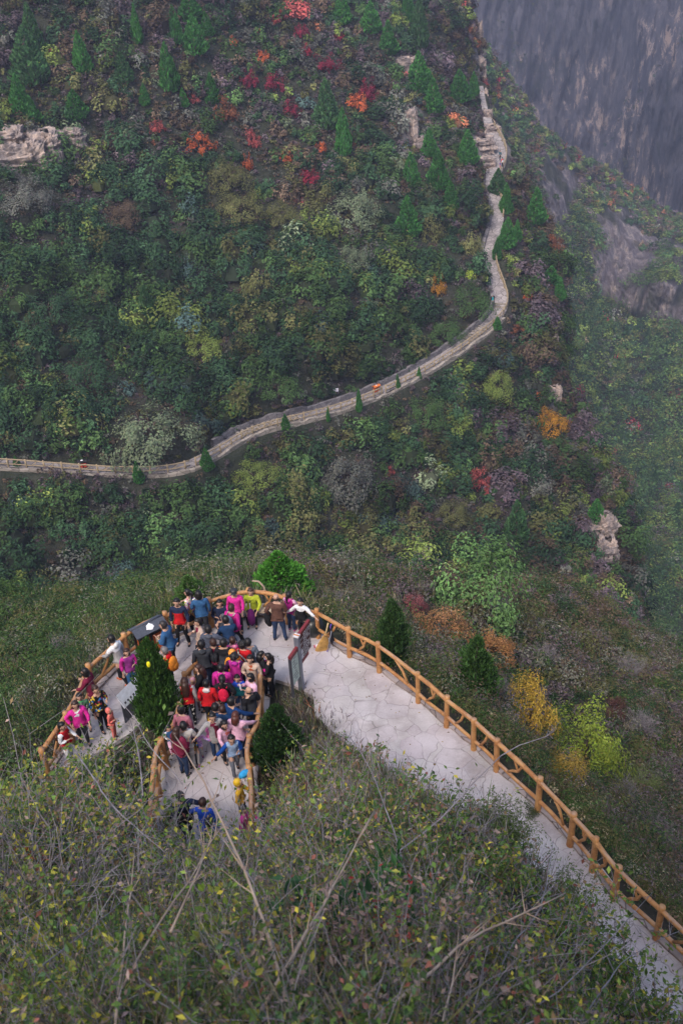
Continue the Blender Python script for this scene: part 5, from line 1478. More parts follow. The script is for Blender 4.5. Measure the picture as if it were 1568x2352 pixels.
P_MIX = m_pattern('confetti', [(.016, .016, .02)] * 4 + [(.05, .22, .55), (.55, .38, .04), (.45, .05, .08)], 18, None)
P_STRIPE = m_stripe('black_white_stripe', (.02, .02, .02), (.72, .72, .72), 9)

JOBS = []
def skin_job(o_name, V, E, Rr, mat, parent, root=0, sub=1, yoke=None, seed=0, crumple=0.0):
    me = bpy.data.meshes.new(o_name)
    me.from_pydata([tuple(v) for v in V], E, [])
    t = bpy.data.objects.new('tmp', me); COL.objects.link(t)
    sk = t.modifiers.new('s', 'SKIN'); sk.use_smooth_shade = True; sk.branch_smoothing = .4
    if sub:
        sb = t.modifiers.new('u', 'SUBSURF'); sb.levels = sub; sb.render_levels = sub
    for i, d_ in enumerate(me.skin_vertices[0].data):
        r = Rr[i]; d_.radius = (r, r) if not isinstance(r, (tuple, list)) else r
        d_.use_root = (i == root)
    JOBS.append((t, o_name, mat, parent, yoke, seed, crumple))
    return len(JOBS) - 1
def flush():
    bpy.context.view_layer.update()
    dg = bpy.context.evaluated_depsgraph_get()
    res = []
    for t, name, mat, parent, yoke, seed, crumple in JOBS:
        me = bpy.data.meshes.new_from_object(t.evaluated_get(dg))
        me.name = name
        n = len(me.vertices)
        co = np.empty(n * 3, np.float32); me.vertices.foreach_get('co', co); co = co.reshape(-1, 3)
        if crumple:
            nz = np.stack([fbm(co * np.array([16, 16, 9]) + seed + 5 * k, 2, 3 + k) for k in range(3)], 1)
            co = (co + nz * crumple).astype(np.float32); me.vertices.foreach_set('co', co.ravel())
        me.materials.clear()
        mats = mat if isinstance(mat, (list, tuple)) else [mat]
        for m in mats: me.materials.append(m)
        if yoke is not None and len(mats) > 1:
            nf = len(me.polygons); c = np.empty(nf * 3, np.float32); me.polygons.foreach_get('center', c)
            me.polygons.foreach_set('material_index', yoke(c.reshape(-1, 3)).astype(np.int32))
        o = link(name, me, None, parent)
        res.append(o)
    for j in JOBS:
        m = j[0].data; bpy.data.objects.remove(j[0]); bpy.data.meshes.remove(m)
    JOBS.clear()
    return res

ARMS = {  # elbow, wrist relative to the shoulder, for side s
    'down': lambda s: ((s * .055, -.02, -.27), (s * .065, .05, -.51)),
    'rail': lambda s: ((s * .05, .12, -.23), (s * .02, .34, -.32)),
    'chest': lambda s: ((s * .07, .02, -.26), (-s * .06, .21, -.18)),
    'phone': lambda s: ((s * .06, .06, -.25), (-s * .04, .26, -.06)),
    'side': lambda s: ((s * .18, .05, -.17), (s * .38, .12, -.27)),
    'hip': lambda s: ((s * .13, -.07, -.23), (s * .06, .06, -.42)),
    'back': lambda s: ((s * .11, -.12, -.25), (-s * .04, -.17, -.43)),
    'swing': lambda s: ((s * .08, -.13, -.24), (s * .10, -.10, -.49)),
    'fore': lambda s: ((s * .05, .10, -.24), (s * .04, .31, -.36)),
    'knee': lambda s: ((s * .08, .14, -.22), (-s * .02, .34, -.36)),
    'reach': lambda s: ((s * .12, .18, -.15), (s * .18, .40, -.27)),
    'pole': lambda s: ((s * .12, .06, -.24), (s * .26, .20, -.26)),
}
def person(px, py, h, yaw, label, top, legs, hair=('short', (.012, .010, .010)), arms=('down', 'down'), stance='stand', shoes=(.03, .03, .035), hem=.86, fat=1.0, hood=None, child=False, lean=0.0, lock=None, skin=None, group=None, yoke=None, sleeve=None, tilt=0.0, z=0.0, D=None, head_up=.93, bare_legs=False):
    """px, py: the middle of the head in the view; yaw 0 looks away from the viewer, 180 toward"""
    k = h / 1.70
    drop = {'stand': 0, 'wide': .03, 'walk': .02, 'sit': .45, 'squat': .56, 'step': .03}[stance] * k
    yw = R(yaw)
    zhead = z + 1.60 * k * (1.02 if child else 1) - drop - (0.0 if not lean else .25 * abs(math.sin(R(lean))) * k)
    fx, fy = -math.sin(yw), math.cos(yw)
    hp = onz(px, py, zhead) if D is None else at(px, py, D)
    off = .62 * math.sin(R(lean)) * k
    foot = np.array([hp[0] - fx * off, hp[1] - fy * off, z if D is None else hp[2] - zhead + z])
    hs = 1.30 if child else 1.15
    fat = fat * 1.16           # head size relative to the body
    def up(v):   # the upper body turns about the hips when leaning
        x, y, z_ = v
        a = R(lean); zz = z_ - .92; yy = y
        y2 = yy * math.cos(a) + zz * math.sin(a); z2_ = -yy * math.sin(a) + zz * math.cos(a)
        return np.array([x, y2, z2_ + .92 - drop / k])
    pel = np.array([0, 0, .92 - drop / k])
    sh = {s: up((s * .175 * fat ** .5, -.005, 1.385)) for s in (-1, 1)}
    nk0, nk = up((0, -.012, 1.43)), up((0, .0, 1.50))
    hd = up((0, .02, 1.60))
    hc = nk + (hd - nk) * (1.0 + (hs - 1) * .6)
    hv = {'lo': hc + np.array([0, .02, -.055 * hs]), 'mid': hc, 'hi': hc + np.array([0, -.012, .06 * hs]), 'top': hc + np.array([0, -.015, .092 * hs])}
    # legs
    LG = {}
    for s in (-1, 1):
        hip = np.array([s * .085, 0, .88 - drop / k])
        if stance == 'stand': kn, an = np.array([s * .095, .02, .48]), np.array([s * .10, -.01, .085])
        elif stance == 'wide': kn, an = np.array([s * .13, .03, .47]), np.array([s * .17, -.01, .085])
        elif stance == 'walk': kn, an = np.array([s * .09, .10 + s * .10, .47]), np.array([s * .09, s * .22, .085 + (.04 if s < 0 else 0)])
        elif stance == 'step': kn, an = np.array([s * .09, .14 if s > 0 else -.10, .50]), np.array([s * .10, .26 if s > 0 else -.34, .085 + (.05 if s < 0 else 0)])
        elif stance == 'sit': kn, an = np.array([s * .13, .40, .50]), np.array([s * .13, .40, .085])
        else: kn, an = np.array([s * .17, .33, .42]), np.array([s * .13, .06, .085])
        LG[s] = (hip, kn, an)
    body = empty('person', foot, yw) if False else None
    # --- the body, one continuous surface
    V = []; E = []; Q = []
    def v(p, r, par=None):
        V.append(np.asarray(p, float) * k); Q.append((r[0] * k, r[1] * k) if isinstance(r, tuple) else r * k)
        if par is not None: E.append((par, len(V) - 1))
        return len(V) - 1
    f = fat
    ip = v(pel, (.135 * f, .095 * f))
    i1 = v(up((0, .0, 1.08)), (.115 * f, .085 * f), ip)
    i2 = v(up((0, .0, 1.27)), (.145 * f, .095 * f), i1)
    i3 = v(nk0, (.07, .065), i2)
    i4 = v(nk, .048, i3)
    h1 = v(hv['lo'], (.060 * hs, .066 * hs), i4)
    h2 = v(hv['mid'], (.076 * hs, .092 * hs), h1)
    h3 = v(hv['hi'], (.070 * hs, .084 * hs), h2)
    v(hv['top'], (.040 * hs, .046 * hs), h3)
    HAND = {}
    for s, a in zip((-1, 1), arms):
        e_, w_ = ARMS[a](s)
        el = sh[s] + np.array(e_); wr_ = sh[s] + np.array(w_)
        a0 = v(sh[s], .048, i2 if False else i3)
        a1 = v(el, .036, a0); a2 = v(wr_, .024, a1)
        d = wr_ - el; d = d / np.linalg.norm(d)
        sidev = np.cross(d, (0, 1, 0) if abs(d[1]) < .8 else (0, 0, 1)); sidev /= np.linalg.norm(sidev)
        bendv = np.cross(d, sidev)
        if bendv[1] < 0 and abs(d[1]) < .8: bendv = -bendv
        pm = wr_ + d * .055
        a3 = v(pm, (.030, .016), a2)
        a4 = v(pm + d * .035, (.034, .014), a3)
        for fi, (ox_, ln) in enumerate([(-.027, .058), (-.009, .070), (.009, .066), (.026, .050)]):
            b0 = v(pm + d * .052 + sidev * ox_, .0085, a4)
            b1 = v(pm + d * (.052 + ln * .55) + sidev * ox_ * 1.1 + bendv * .010, .0080, b0)
            v(pm + d * (.050 + ln * .95) + sidev * ox_ * 1.1 + bendv * .032, .0070, b1)
        t0 = v(pm - d * .015 - sidev * s * .034, .0105, a3)
        v(pm + d * .022 - sidev * s * .056 + bendv * .014, .0085, t0)
        HAND[s] = pm * k
    for s in (-1, 1):
        hip, kn, an = LG[s]
        l0 = v(hip, .085 * f, ip); l1 = v((hip + kn) / 2 + np.array([0, .01, 0]), .072 * f, l0); l2 = v(kn, .052, l1)
        l3 = v(kn * .6 + an * .4 + np.array([0, -.012, 0]), .050, l2); l4 = v(an, .034, l3)
        v(an + np.array([s * .01, .10, -.045]), (.032, .022), l4)
    sk = SKIN if skin is None else skin
    jb = skin_job('person', V, E, Q, sk, None, 0, 1)
    meta = dict(foot=foot, yaw=yw, label=label, group=group, hand=HAND, k=k, head=hc * k)
    JM.append((jb, meta)); me_ = len(JM) - 1
    def child_job(nm, V, E, Q, mat, **kw):
        CJ.append((skin_job(nm, V, E, Q, mat, None, **kw), me_))
    # --- jacket or top: torso and sleeves in one
    V = []; E = []; Q = []
    g_ = 1.18
    hemz = up((0, 0, hem)) if hem > .80 else (np.array([0, 0, hem - drop / k]))
    if stance in ('sit', 'squat'): hemz = up((0, 0, max(hem, .90)))
    j0 = v(up((0, 0, 1.04)), (.142 * f, .112 * f))
    jm = v((np.asarray(hemz) + up((0, 0, 1.04))) / 2, (.158 * f, .122 * f), j0)
    jh = v(hemz, ((.165 if hem > .8 else .20) * f, (.125 if hem > .8 else .165) * f), jm)
    j1 = v(up((0, 0, 1.22)), (.158 * f, .115 * f), j0)
    j2 = v(up((0, -.005, 1.36)), (.150 * f, .098 * f), j1)
    j3 = v(up((0, -.005, 1.455)), (.068, .062), j2)
    for s, a in zip((-1, 1), arms):
        e_, w_ = ARMS[a](s)
        el = sh[s] + np.array(e_); wr_ = sh[s] + np.array(w_)
        s0 = v(sh[s] + np.array([0, 0, .004]), .080 * f ** .5, j2)
        s05 = v((sh[s] * .5 + el * .5), .070, s0)
        s1 = v(el, .062, s05)
        v(el * .15 + wr_ * .85, .048, s1)
    tm = top if isinstance(top, list) else [top]
    yk = None
    if len(tm) > 1:
        kind = yoke or 'yoke'
        zy = (1.28 - drop / k) * k
        if kind == 'yoke': yk = lambda c, zy=zy, k=k: ((c[:, 2] > zy) | (np.abs(c[:, 0]) > .185 * k))
        elif kind == 'sleeves': yk = lambda c, k=k: (np.abs(c[:, 0]) > .165 * k)
        elif kind == 'front': yk = lambda c, k=k: ((np.abs(c[:, 0]) < .055 * k) & (c[:, 1] > 0.03))
        elif kind == 'top': yk = lambda c, zy=zy: (c[:, 2] > zy)
        elif kind == 'low': yk = lambda c, zy=zy, k=k: (c[:, 2] < zy - .18 * k)
    child_job('jacket' if hem < 1.0 else 'top', V, E, Q, tm, sub=1, yoke=yk, seed=px, crumple=.024 * k)
    # --- trousers
    V = []; E = []; Q = []
    t0 = v(pel + np.array([0, 0, .05]), (.142 * f, .108 * f))
    tt0 = v(pel, (.145 * f, .11 * f), t0)
    for s in (-1, 1):
        hip, kn, an = LG[s]
        a = v(hip + np.array([s * .005, 0, -.05]), .094 * f, tt0); b = v((hip + kn) / 2, .086 * f, a); c_ = v(kn, .070, b); v(an + np.array([0, 0, -.015]), .056, c_)
    child_job('trousers', V, E, Q, legs if isinstance(legs, list) else [legs], sub=1, seed=py, crumple=.013 * k)
    # --- shoes
    for s in (-1, 1):
        hip, kn, an = LG[s]
        V = []; E = []; Q = []
        a = v(an + np.array([0, -.045, -.035]), (.038, .040)); b = v(an + np.array([0, .06, -.045]), (.043, .034), a); v(an + np.array([s * .01, .15, -.055]), (.034, .022), b)
        child_job('shoe', V, E, Q, flat(shoes, .6, .3), sub=1)
    # --- hair, made as a shell over the skull
    kind, hcol = hair
    hm = hair_mat(hcol) if not isinstance(hcol, bpy.types.Material) else hcol
    mb = MB()
    hx = hc * k; q = hs * k
    if kind == 'bald':
        for a in range(3): pass
        mb.ell(hx + np.array([0, -.030 * q, .000]), (.088 * q, .082 * q, .070 * q), 4, 12, z0=-.55, z1=.25)
    elif kind == 'hoodup':
        mb.ell(hx + np.array([0, -.040 * q, .010 * q]), (.100 * q, .100 * q, .122 * q), 7, 12)
    else:
        n1, n2 = 9, 14
        Vh = []; Fh = []
        for i in range(n1 + 1):
            ph = math.pi * i / n1 * (.80)
            for j_ in range(n2):
                th = 2 * math.pi * j_ / n2
                fwd = math.sin(th)                 # +1 = face side
                rr = np.array([.094 * math.sin(ph) * math.cos(th), .110 * math.sin(ph) * fwd, .118 * math.cos(ph)])
                lim = 1.0
                if fwd > .25 and ph > 1.05:          # the hairline above the face
                    lim = max(.35, 1 - (ph - 1.05) * 1.6 * fwd); rr[2] = .118 * math.cos(1.05) - .012 * (ph - 1.05)
                rr[:2] *= lim
                rr *= 1 + .05 * math.sin(j_ * 2.7 + i * 1.9)
                Vh.append(hx + (rr + np.array([0, -.014, .012])) * q)
        for i in range(n1):
            for j_ in range(n2):
                Fh.append((i * n2 + j_, i * n2 + (j_ + 1) % n2, (i + 1) * n2 + (j_ + 1) % n2, (i + 1) * n2 + j_))
        mb.add(Vh, Fh)
        if kind == 'bob': mb.ell(hx + np.array([0, -.030, -.035]) * q, (.108 * q, .100 * q, .115 * q), 6, 12, z1=.5)
        if kind == 'curly':
            rr_ = random.Random(int(px))
            for _ in range(26):
                d = np.array([rr_.gauss(0, 1), rr_.gauss(0, 1) - .5, abs(rr_.gauss(0, 1)) - .25]); d /= np.linalg.norm(d)
                if d[1] > .55 and d[2] < .4: continue
                mb.ell(hx + d * .098 * q + np.array([0, -.01, .01]) * q, (.034 * q,) * 3, 4, 6)
        if kind == 'long': mb.tube([hx + np.array(p_) * q for p_ in [(0, -.055, .03), (0, -.085, -.07), (0, -.105, -.19), (0, -.112, -.31), (0, -.10, -.38)]], np.array([.085, .098, .098, .085, .05]) * q, 12)
        if kind == 'mid': mb.tube([hx + np.array(p_) * q for p_ in [(0, -.045, .03), (0, -.070, -.06), (0, -.082, -.16), (0, -.078, -.22)]], np.array([.088, .100, .095, .06]) * q, 12)
        if kind == 'pony': mb.tube([hx + np.array(p_) * q for p_ in [(0, -.10, .05), (0, -.145, .02), (0, -.155, -.08), (0, -.135, -.20), (0, -.12, -.27)]], np.array([.03, .036, .036, .028, .012]) * q, 8)
        if kind == 'bun': mb.ell(hx + np.array([0, -.09, .085]) * q, (.042 * q,) * 3, 5, 8)
        if kind == 'cap':
            mb.ell(hx + np.array([0, -.005, .045]) * q, (.104 * q, .118 * q, .085 * q), 5, 12, z0=-.1).box(hx + np.array([0, .135, .05]) * q, (.13 * q, .09 * q, .014 * q))
    HJ.append((mb, 'hood' if kind == 'hoodup' else ('cap' if kind == 'cap' else 'hair'), hm, me_))
    # --- face: eyes, brows, mouth and nose as raised details, ears
    if kind != 'hoodup' or True:
        for s in (-1, 1):
            e = MB().ell(hx + np.array([s * .032, .088, .004]) * q, (.014 * q, .008 * q, .008 * q), 4, 7)
            HJ.append((e, 'eye', flat((.02, .015, .015), .3), me_))
            HJ.append((MB().ell(hx + np.array([s * .078, .0, -.01]) * q, (.014 * q, .020 * q, .030 * q), 4, 7), 'ear', sk, me_))
        HJ.append((MB().ell(hx + np.array([0, .096, -.022]) * q, (.012 * q, .016 * q, .022 * q), 4, 7), 'nose', sk, me_))
        HJ.append((MB().ell(hx + np.array([0, .083, -.056]) * q, (.026 * q, .008 * q, .007 * q), 4, 8), 'mouth', flat((.33, .10, .09), .5), me_))
    if hood is not None:
        nb = nk0 * k
        m = MB().ell(nb + np.array([0, -.085, .005]) * k, (.115 * k, .062 * k, .085 * k), 6, 12)
        HJ.append((m, 'hood', cloth(hood), me_))
    return me_
JM = []; CJ = []; HJ = []
K = (.012, .010, .010); BRN = (.045, .020, .014); GRYH = (.16, .15, .15)
blk = cloth((.014, .014, .017)); navy = cloth((.018, .026, .060)); jean = cloth((.028, .048, .105)); dgrey = cloth((.040, .043, .052)); mag = cloth((.46, .025, .24)); hot = cloth((.60, .03, .27)); red = cloth((.50, .014, .020)); whit = cloth((.70, .70, .72)); beige = cloth((.48, .36, .29)); pink = cloth((.72, .42, .55)); lime = cloth((.44, .50, .04)); burg = cloth((.17, .016, .045)); deni = cloth((.035, .105, .235)); lgrey = cloth((.36, .35, .35)); org = cloth((.85, .30, .03)); purp = cloth((.22, .03, .19)); leath = cloth((.11, .055, .042)); dblu = cloth((.015, .04, .10)); roy = cloth((.02, .08, .50)); teal = cloth((.02, .22, .26)); yel = cloth((.62, .36, .03)); mauve = cloth((.33, .12, .16)); lbl = cloth((.30, .42, .62)); coral = cloth((.72, .18, .15)); grn = cloth((.05, .30, .10))
gC = 'visitors crowded on the lookout'
def Z(a, *r, **k): return person(*a, *r, **k)
H = {}
H['redman'] = person(*z1(475, 203), 1.72, 172, 'man in a red and black jacket standing with legs apart, facing the viewer', [red, navy], blk, arms=('down', 'down'), stance='wide', group=gC, hem=.84)
H['girlbag'] = person(*z1(555, 133), 1.50, 70, 'girl with a dark ponytail and flowered backpack at the rear railing', P_FLORAL, blk, ('pony', K), arms=('down', 'rail'), group=gC)
person(*z1(635, 148), 1.66, 12, 'woman with bobbed black hair in a blue denim jacket, back turned, beside the post', deni, dgrey, ('bob', K), arms=('chest', 'down'), group=gC, fat=1.15)
person(*z1(790, 208), 1.62, 185, 'pale-faced woman with a black fringe crouching in a navy coat by the railing', navy, navy, ('long', K), arms=('chest', 'chest'), stance='squat', group=gC, fat=1.15)
person(*z1(897, 128), 1.60, 178, 'woman in a magenta padded jacket and dark visor cap leaning on the rear railing', hot, blk, ('cap', (.03, .03, .035)), arms=('fore', 'down'), group=gC, fat=1.1, hem=.84)
H['limewoman'] = person(*z1(1020, 125), 1.58, 176, 'woman in a lime jacket seated with a purple umbrella between her knees', lime, blk, ('short', BRN), arms=('knee', 'knee'), stance='sit', group=gC, fat=1.1)
H['bag'] = person(*z1(1205, 172), 1.70, 352, 'bald man in a brown leather jacket and jeans, seen from behind', leath, jean, ('bald', (.03, .025, .022)), arms=('hip', 'chest'), stance='wide', group=gC, fat=1.15, hem=.86)
person(*z1(1300, 150), 1.42, 330, 'girl in a pink hooded jacket with a long black ponytail at the railing', [mag, pink], jean, ('pony', K), arms=('rail', 'rail'), group=gC, hood=(.6, .05, .35), shoes=(.35, .06, .2), yoke='sleeves')
person(*z1(1385, 196), 1.42, 160, 'boy in a white and black tracksuit with both arms spread along the railing', [blk, whit], blk, arms=('side', 'side'), group=gC, shoes=(.05, .03, .04), child=True, yoke='yoke')
H['pole'] = person(*z1(632, 350), 1.62, 118, 'woman in a beige jacket setting a trekking pole on the paving', [beige, burg], blk, ('bun', K), arms=('pole', 'chest'), stance='step', shoes=(.7, .7, .72), group=gC, yoke='front', hem=.86)
person(*z1(708, 405), 1.68, 350, 'man in a grey-blue flecked jacket, back turned, head of the walkway', cloth((.075, .085, .12)), dgrey, arms=('down', 'side'), group=gC, hood=(.09, .10, .13), fat=1.1)
person(*z1(838, 345), 1.70, 20, 'man with cropped hair in a dark navy jacket, bending forward', dblu, navy, arms=('fore', 'fore'), lean=18, group=gC, fat=1.1)
person(*z1(822, 318), 1.55, 60, 'crouched person in a dark grey hooded coat with a light blue bag strap', dgrey, dgrey, ('hoodup', (.075, .08, .095)), arms=('chest', 'chest'), stance='squat', lean=10, group=gC, fat=1.35)
H['magpack'] = person(*z1(878, 246), 1.64, 330, 'woman in a long magenta jacket striding away with a grey patterned backpack', cloth((.45, .02, .20)), blk, ('short', BRN), arms=('down', 'swing'), stance='step', shoes=(.6, .6, .64), group=gC, hem=.74, fat=1.1)
person(*z1(380, 378), 1.70, 75, 'man in a blue denim jacket bending over the roofed litter bin', deni, dgrey, ('short', (.03, .025, .025)), arms=('chest', 'fore'), lean=8, group=gC, fat=1.2)
H['orange'] = person(*z1(386, 562), 1.66, 65, 'grey-haired man in a red jacket carrying an orange backpack', red, blk, ('short', GRYH), arms=('chest', 'fore'), group=gC, hood=(.6, .012, .02))
gL = 'visitors along the left railing'
person(*z2(722, 392), 1.74, 62, 'man in a white and grey hooded sweatshirt and black trousers leaning at the left railing', [lgrey, whit], blk, arms=('rail', 'down'), lean=12, stance='walk', group=gL, hood=(.7, .7, .7), yoke='top', shoes=(.55, .12, .04))
person(*z2(862, 505), 1.50, 200, 'woman in purple and pink half hidden behind the tall cypress', [purp, mag], deni, ('mid', BRN), arms=('chest', 'down'), shoes=(.25, .05, .4), group=gL, yoke='sleeves')
person(*z2(468, 704), 1.60, 75, 'woman with a black bob in a purple cardigan, hand on the left railing', [burg, whit], burg, ('bob', K), arms=('rail', 'chest'), lean=6, group=gL, yoke='front', hem=.74)
person(*z2(562, 866), 1.58, 230, 'woman in a black jacket with coloured patches behind the camouflaged boy', P_MIX, blk, ('bun', BRN), arms=('chest', 'down'), group=gL, hem=.82)
person(*z2(405, 930), 1.30, 190, 'boy in a green camouflage jacket against the left railing', [P_CAMO, grn], dgrey, arms=('chest', 'chest'), child=True, group=gL, yoke='front')
person(*z2(365, 1012), 1.56, 205, 'woman in a hot pink open jacket over a white shirt at the left railing', [hot, whit], dgrey, ('mid', BRN), arms=('rail', 'hip'), group=gL, yoke='front', fat=1.1)
person(*z2(690, 1068), 1.05, 260, 'small child in a coral hooded suit beside the slanted plate', coral, coral, ('hoodup', (.72, .18, .15)), arms=('down', 'chest'), child=True, group=gL)
person(*z2(235, 1215), 1.40, 250, 'child in red and white at the low end of the left railing', [red, whit], whit, ('short', K), arms=('rail', 'chest'), child=True, group=gL, yoke='sleeves')
gW = 'people queueing on the railed walkway'
person(*z1(745, 502), 1.62, 10, 'person in burgundy with an orange strap between two men in dark jackets', [burg, org], dgrey, ('short', BRN), arms=('chest', 'fore'), group=gW, yoke='sleeves')
person(*z1(655, 517), 1.72, 8, 'man in a charcoal hooded coat, back turned, first at the left walkway rail', dgrey, navy, arms=('down', 'down'), group=gW, hood=(.045, .05, .06), fat=1.18, hem=.80)
person(*z1(820, 505), 1.74, 352, 'man in a black and slate jacket, back turned, middle of the queue', [dgrey, blk], blk, arms=('down', 'chest'), group=gW, fat=1.2, yoke='top', hem=.82)
person(*z1(886, 487), 1.56, 10, 'woman in hot pink behind the orange hood', hot, blk, ('short', BRN), arms=('chest', 'chest'), group=gW, hood=(.8, .25, .4))
person(*z1(884, 572), 1.45, 5, 'child in an orange jacket with the hood up', org, blk, ('hoodup', (.85, .33, .05)), arms=('chest', 'chest'), child=True, group=gW)
H['strap'] = person(*z1(957, 520), 1.62, 345, 'woman with long curly hair in red with a pale flecked shoulder bag', red, blk, ('curly', K), arms=('down', 'down'), group=gW, fat=1.05)
person(*z1(1000, 500), 1.62, 20, 'person in a faded denim jacket behind the curly-haired woman', cloth((.13, .16, .21)), navy, ('short', K), arms=('chest', 'down'), group=gW)
person(*z1(898, 606), 1.62, 352, 'woman with short curly hair in a magenta and plum padded jacket', [mag, cloth((.05, .012, .05))], purp, ('curly', K), arms=('chest', 'chest'), group=gW, fat=1.2, yoke='sleeves', hood=(.4, .03, .28))
person(*z1(1016, 622), 1.60, 168, 'woman in a beige coat over a rust jumper, facing the viewer at the right rail', [beige, cloth((.35, .08, .03))], beige, ('mid', K), arms=('down', 'chest'), group=gW, yoke='front', hem=.62, fat=1.1)
person(*z1(636, 690), 1.60, 95, 'woman with long wavy black hair in a black coat at the left rail', blk, blk, ('long', BRN), arms=('rail', 'chest'), group=gW, hem=.62, fat=1.15)
person(*z1(800, 690), 1.60, 350, 'woman in a bright magenta hooded jacket, back turned, behind the red backpack', mag, purp, ('short', K), arms=('down', 'down'), group=gW, hood=(.6, .03, .3), fat=1.25, hem=.82)
person(*z1(533, 792), 1.62, 5, 'girl with very long black hair in a red printed waistcoat and dotted black trousers', [red, lgrey], P_DOTS, ('long', BRN), arms=('down', 'down'), group=gW, yoke='sleeves', hem=.90)
person(*z1(590, 778), 1.10, 180, 'small child in dusty pink beside the long-haired girl', mauve, mauve, ('hoodup', (.75, .35, .45)), arms=('chest', 'chest'), child=True, group=gW)
H['redhood'] = person(*z1(692, 805), 1.55, 352, 'boy in a red fleece with a white hood lining, back turned', red, blk, arms=('down', 'down'), group=gW, hood=(.7, .6, .6), fat=1.15, shoes=(.03, .25, .25))
H['redpack'] = person(*z1(810, 772), 1.60, 0, 'woman in black wearing a red drawstring backpack', blk, blk, ('pony', K), arms=('hip', 'hip'), group=gW, hood=(.016, .015, .018))
person(*z1(920, 760), 1.28, 178, 'boy in a royal blue and teal sweatshirt facing the viewer', [teal, roy], jean, arms=('down', 'hip'), child=True, group=gW, yoke='top', stance='walk')
H['phone'] = person(*z1(1020, 757), 1.56, 120, 'woman with a black bob in pale pink holding a white phone', pink, lgrey, ('bob', K), arms=('phone', 'phone'), group=gW, fat=1.15, hem=.8)
person(*z1(1010, 858), 1.68, 40, 'balding man in a black hooded jacket and grey trousers at the right rail', [dgrey, blk], dgrey, ('bald', (.04, .03, .03)), arms=('down', 'chest'), group=gW, hood=(.02, .02, .025), yoke='top', fat=1.1)
person(*z1(878, 937), 1.70, 318, 'man in a navy jacket stretching an arm out to the right rail', cloth((.012, .045, .15)), navy, arms=('chest', 'reach'), group=gW, fat=1.15)
person(*z1(757, 975), 1.38, 10, 'child in navy and yellow left of a matching one', [navy, yel], navy, ('short', K), arms=('down', 'chest'), child=True, group=gW, yoke='sleeves')
person(*z1(812, 988), 1.38, 350, 'child in navy and yellow right of a matching one', [cloth((.02, .06, .16)), yel], navy, ('short', BRN), arms=('chest', 'down'), child=True, group=gW, yoke='front')
person(*z1(908, 1042), 1.60, 345, 'woman with straight red-brown hair in a pale pink coat reaching for the rail', pink, jean, ('mid', (.09, .028, .02)), arms=('chest', 'reach'), group=gW, hood=(.70, .50, .55), fat=1.2, hem=.78)
person(*z1(508, 1005), 1.62, 345, 'dark-haired woman in a mauve jumper among the twigs at the left rail', mauve, dgrey, ('bun', K), arms=('down', 'down'), group=gW, lean=6)
H['greycoat'] = person(*z1(738, 1052), 1.60, 200, 'woman in a long grey coat looking down, holding a little girl by the hand', [lgrey, burg], jean, ('bun', K), arms=('chest', 'side'), lean=8, group=gW, hem=.58, yoke='front')
person(*z1(826, 1108), 1.50, 215, 'girl in a pink and white jacket with long dark hair reaching to the rail', [pink, coral], blk, ('mid', K), arms=('side', 'fore'), lean=10, group=gW, yoke='front')
mm = person(*z5(450, 215), 1.62, 320, 'mother in a burgundy jumper carrying a child in striped sleeves', burg, jean, ('mid', BRN), arms=('chest', 'chest'), group=gW, fat=1.15)
person(*z5(357, 175), 1.0, 200, 'child in a denim waistcoat and striped sleeves carried on an arm', [deni, P_STRIPE], pink, ('short', K), arms=('side', 'chest'), child=True, group=gW, z=.62, yoke='sleeves', stance='sit')
person(*z5(525, 160), 1.60, 20, 'person in a cream jacket half hidden by twigs', cloth((.55, .50, .46)), lgrey, ('short', K), arms=('down', 'chest'), group=gW)
person(*z5(580, 262), 1.15, 190, 'small dark-haired child in black beside the cream jacket', P_MIX, dgrey, ('short', K), arms=('down', 'down'), child=True, group=gW)
H['littlegirl'] = person(*z5(668, 225), 1.08, 190, 'little girl in a purple patterned jacket holding a grown-up hand', P_PURPLE, lgrey, ('bun', K), arms=('side', 'down'), child=True, group=gW, shoes=(.16, .02, .2), stance='walk')
person(*z5(1072, 305), 1.42, 195, 'boy in a pale blue waistcoat and blue sleeves leaning on the right rail', [lbl, cloth((.01, .06, .28))], cloth((.12, .13, .16)), ('short', K), arms=('chest', 'side'), lean=12, child=True, group=gW, yoke='sleeves', stance='walk')
person(*z5(1150, 800), 1.35, 260, 'child in a golden yellow jacket at the lower right rail', yel, blk, ('hoodup', (.75, .46, .02)), arms=('rail', 'down'), child=True, group=gW)
person(*z5(1210, 1105), 1.40, 250, 'person in magenta hidden among leaves at the lower right rail', mag, blk, ('short', K), arms=('rail', 'down'), group=gW)
person(*z5(488, 965), 1.70, 15, 'man in black and navy coming up the walkway behind the twigs', [blk, navy], navy, ('short', K), arms=('down', 'side'), group=gW, fat=1.15)
person(*z5(745, 1045), 1.55, 350, 'person in bright blue with bent head, lowest on the walkway', roy, navy, ('short', BRN), arms=('side', 'down'), group=gW, lean=10)
person(*z5(815, 1250), 1.40, 20, 'child in dark blue behind the person in bright blue', cloth((.015, .05, .22)), navy, ('short', K), arms=('down', 'down'), child=True, group=gW)
gG = 'two girls talking over the end of the rail'
person(*z1(1098, 592), 1.50, 285, 'girl in black and pink facing her friend across the rail end', [hot, blk], blk, ('mid', K), arms=('chest', 'chest'), group=gG, yoke='top')
person(*z1(1150, 606), 1.48, 75, 'girl in black with a ponytail and blue hair tie at the rail end', blk, blk, ('pony', K), arms=('chest', 'rail'), group=gG)
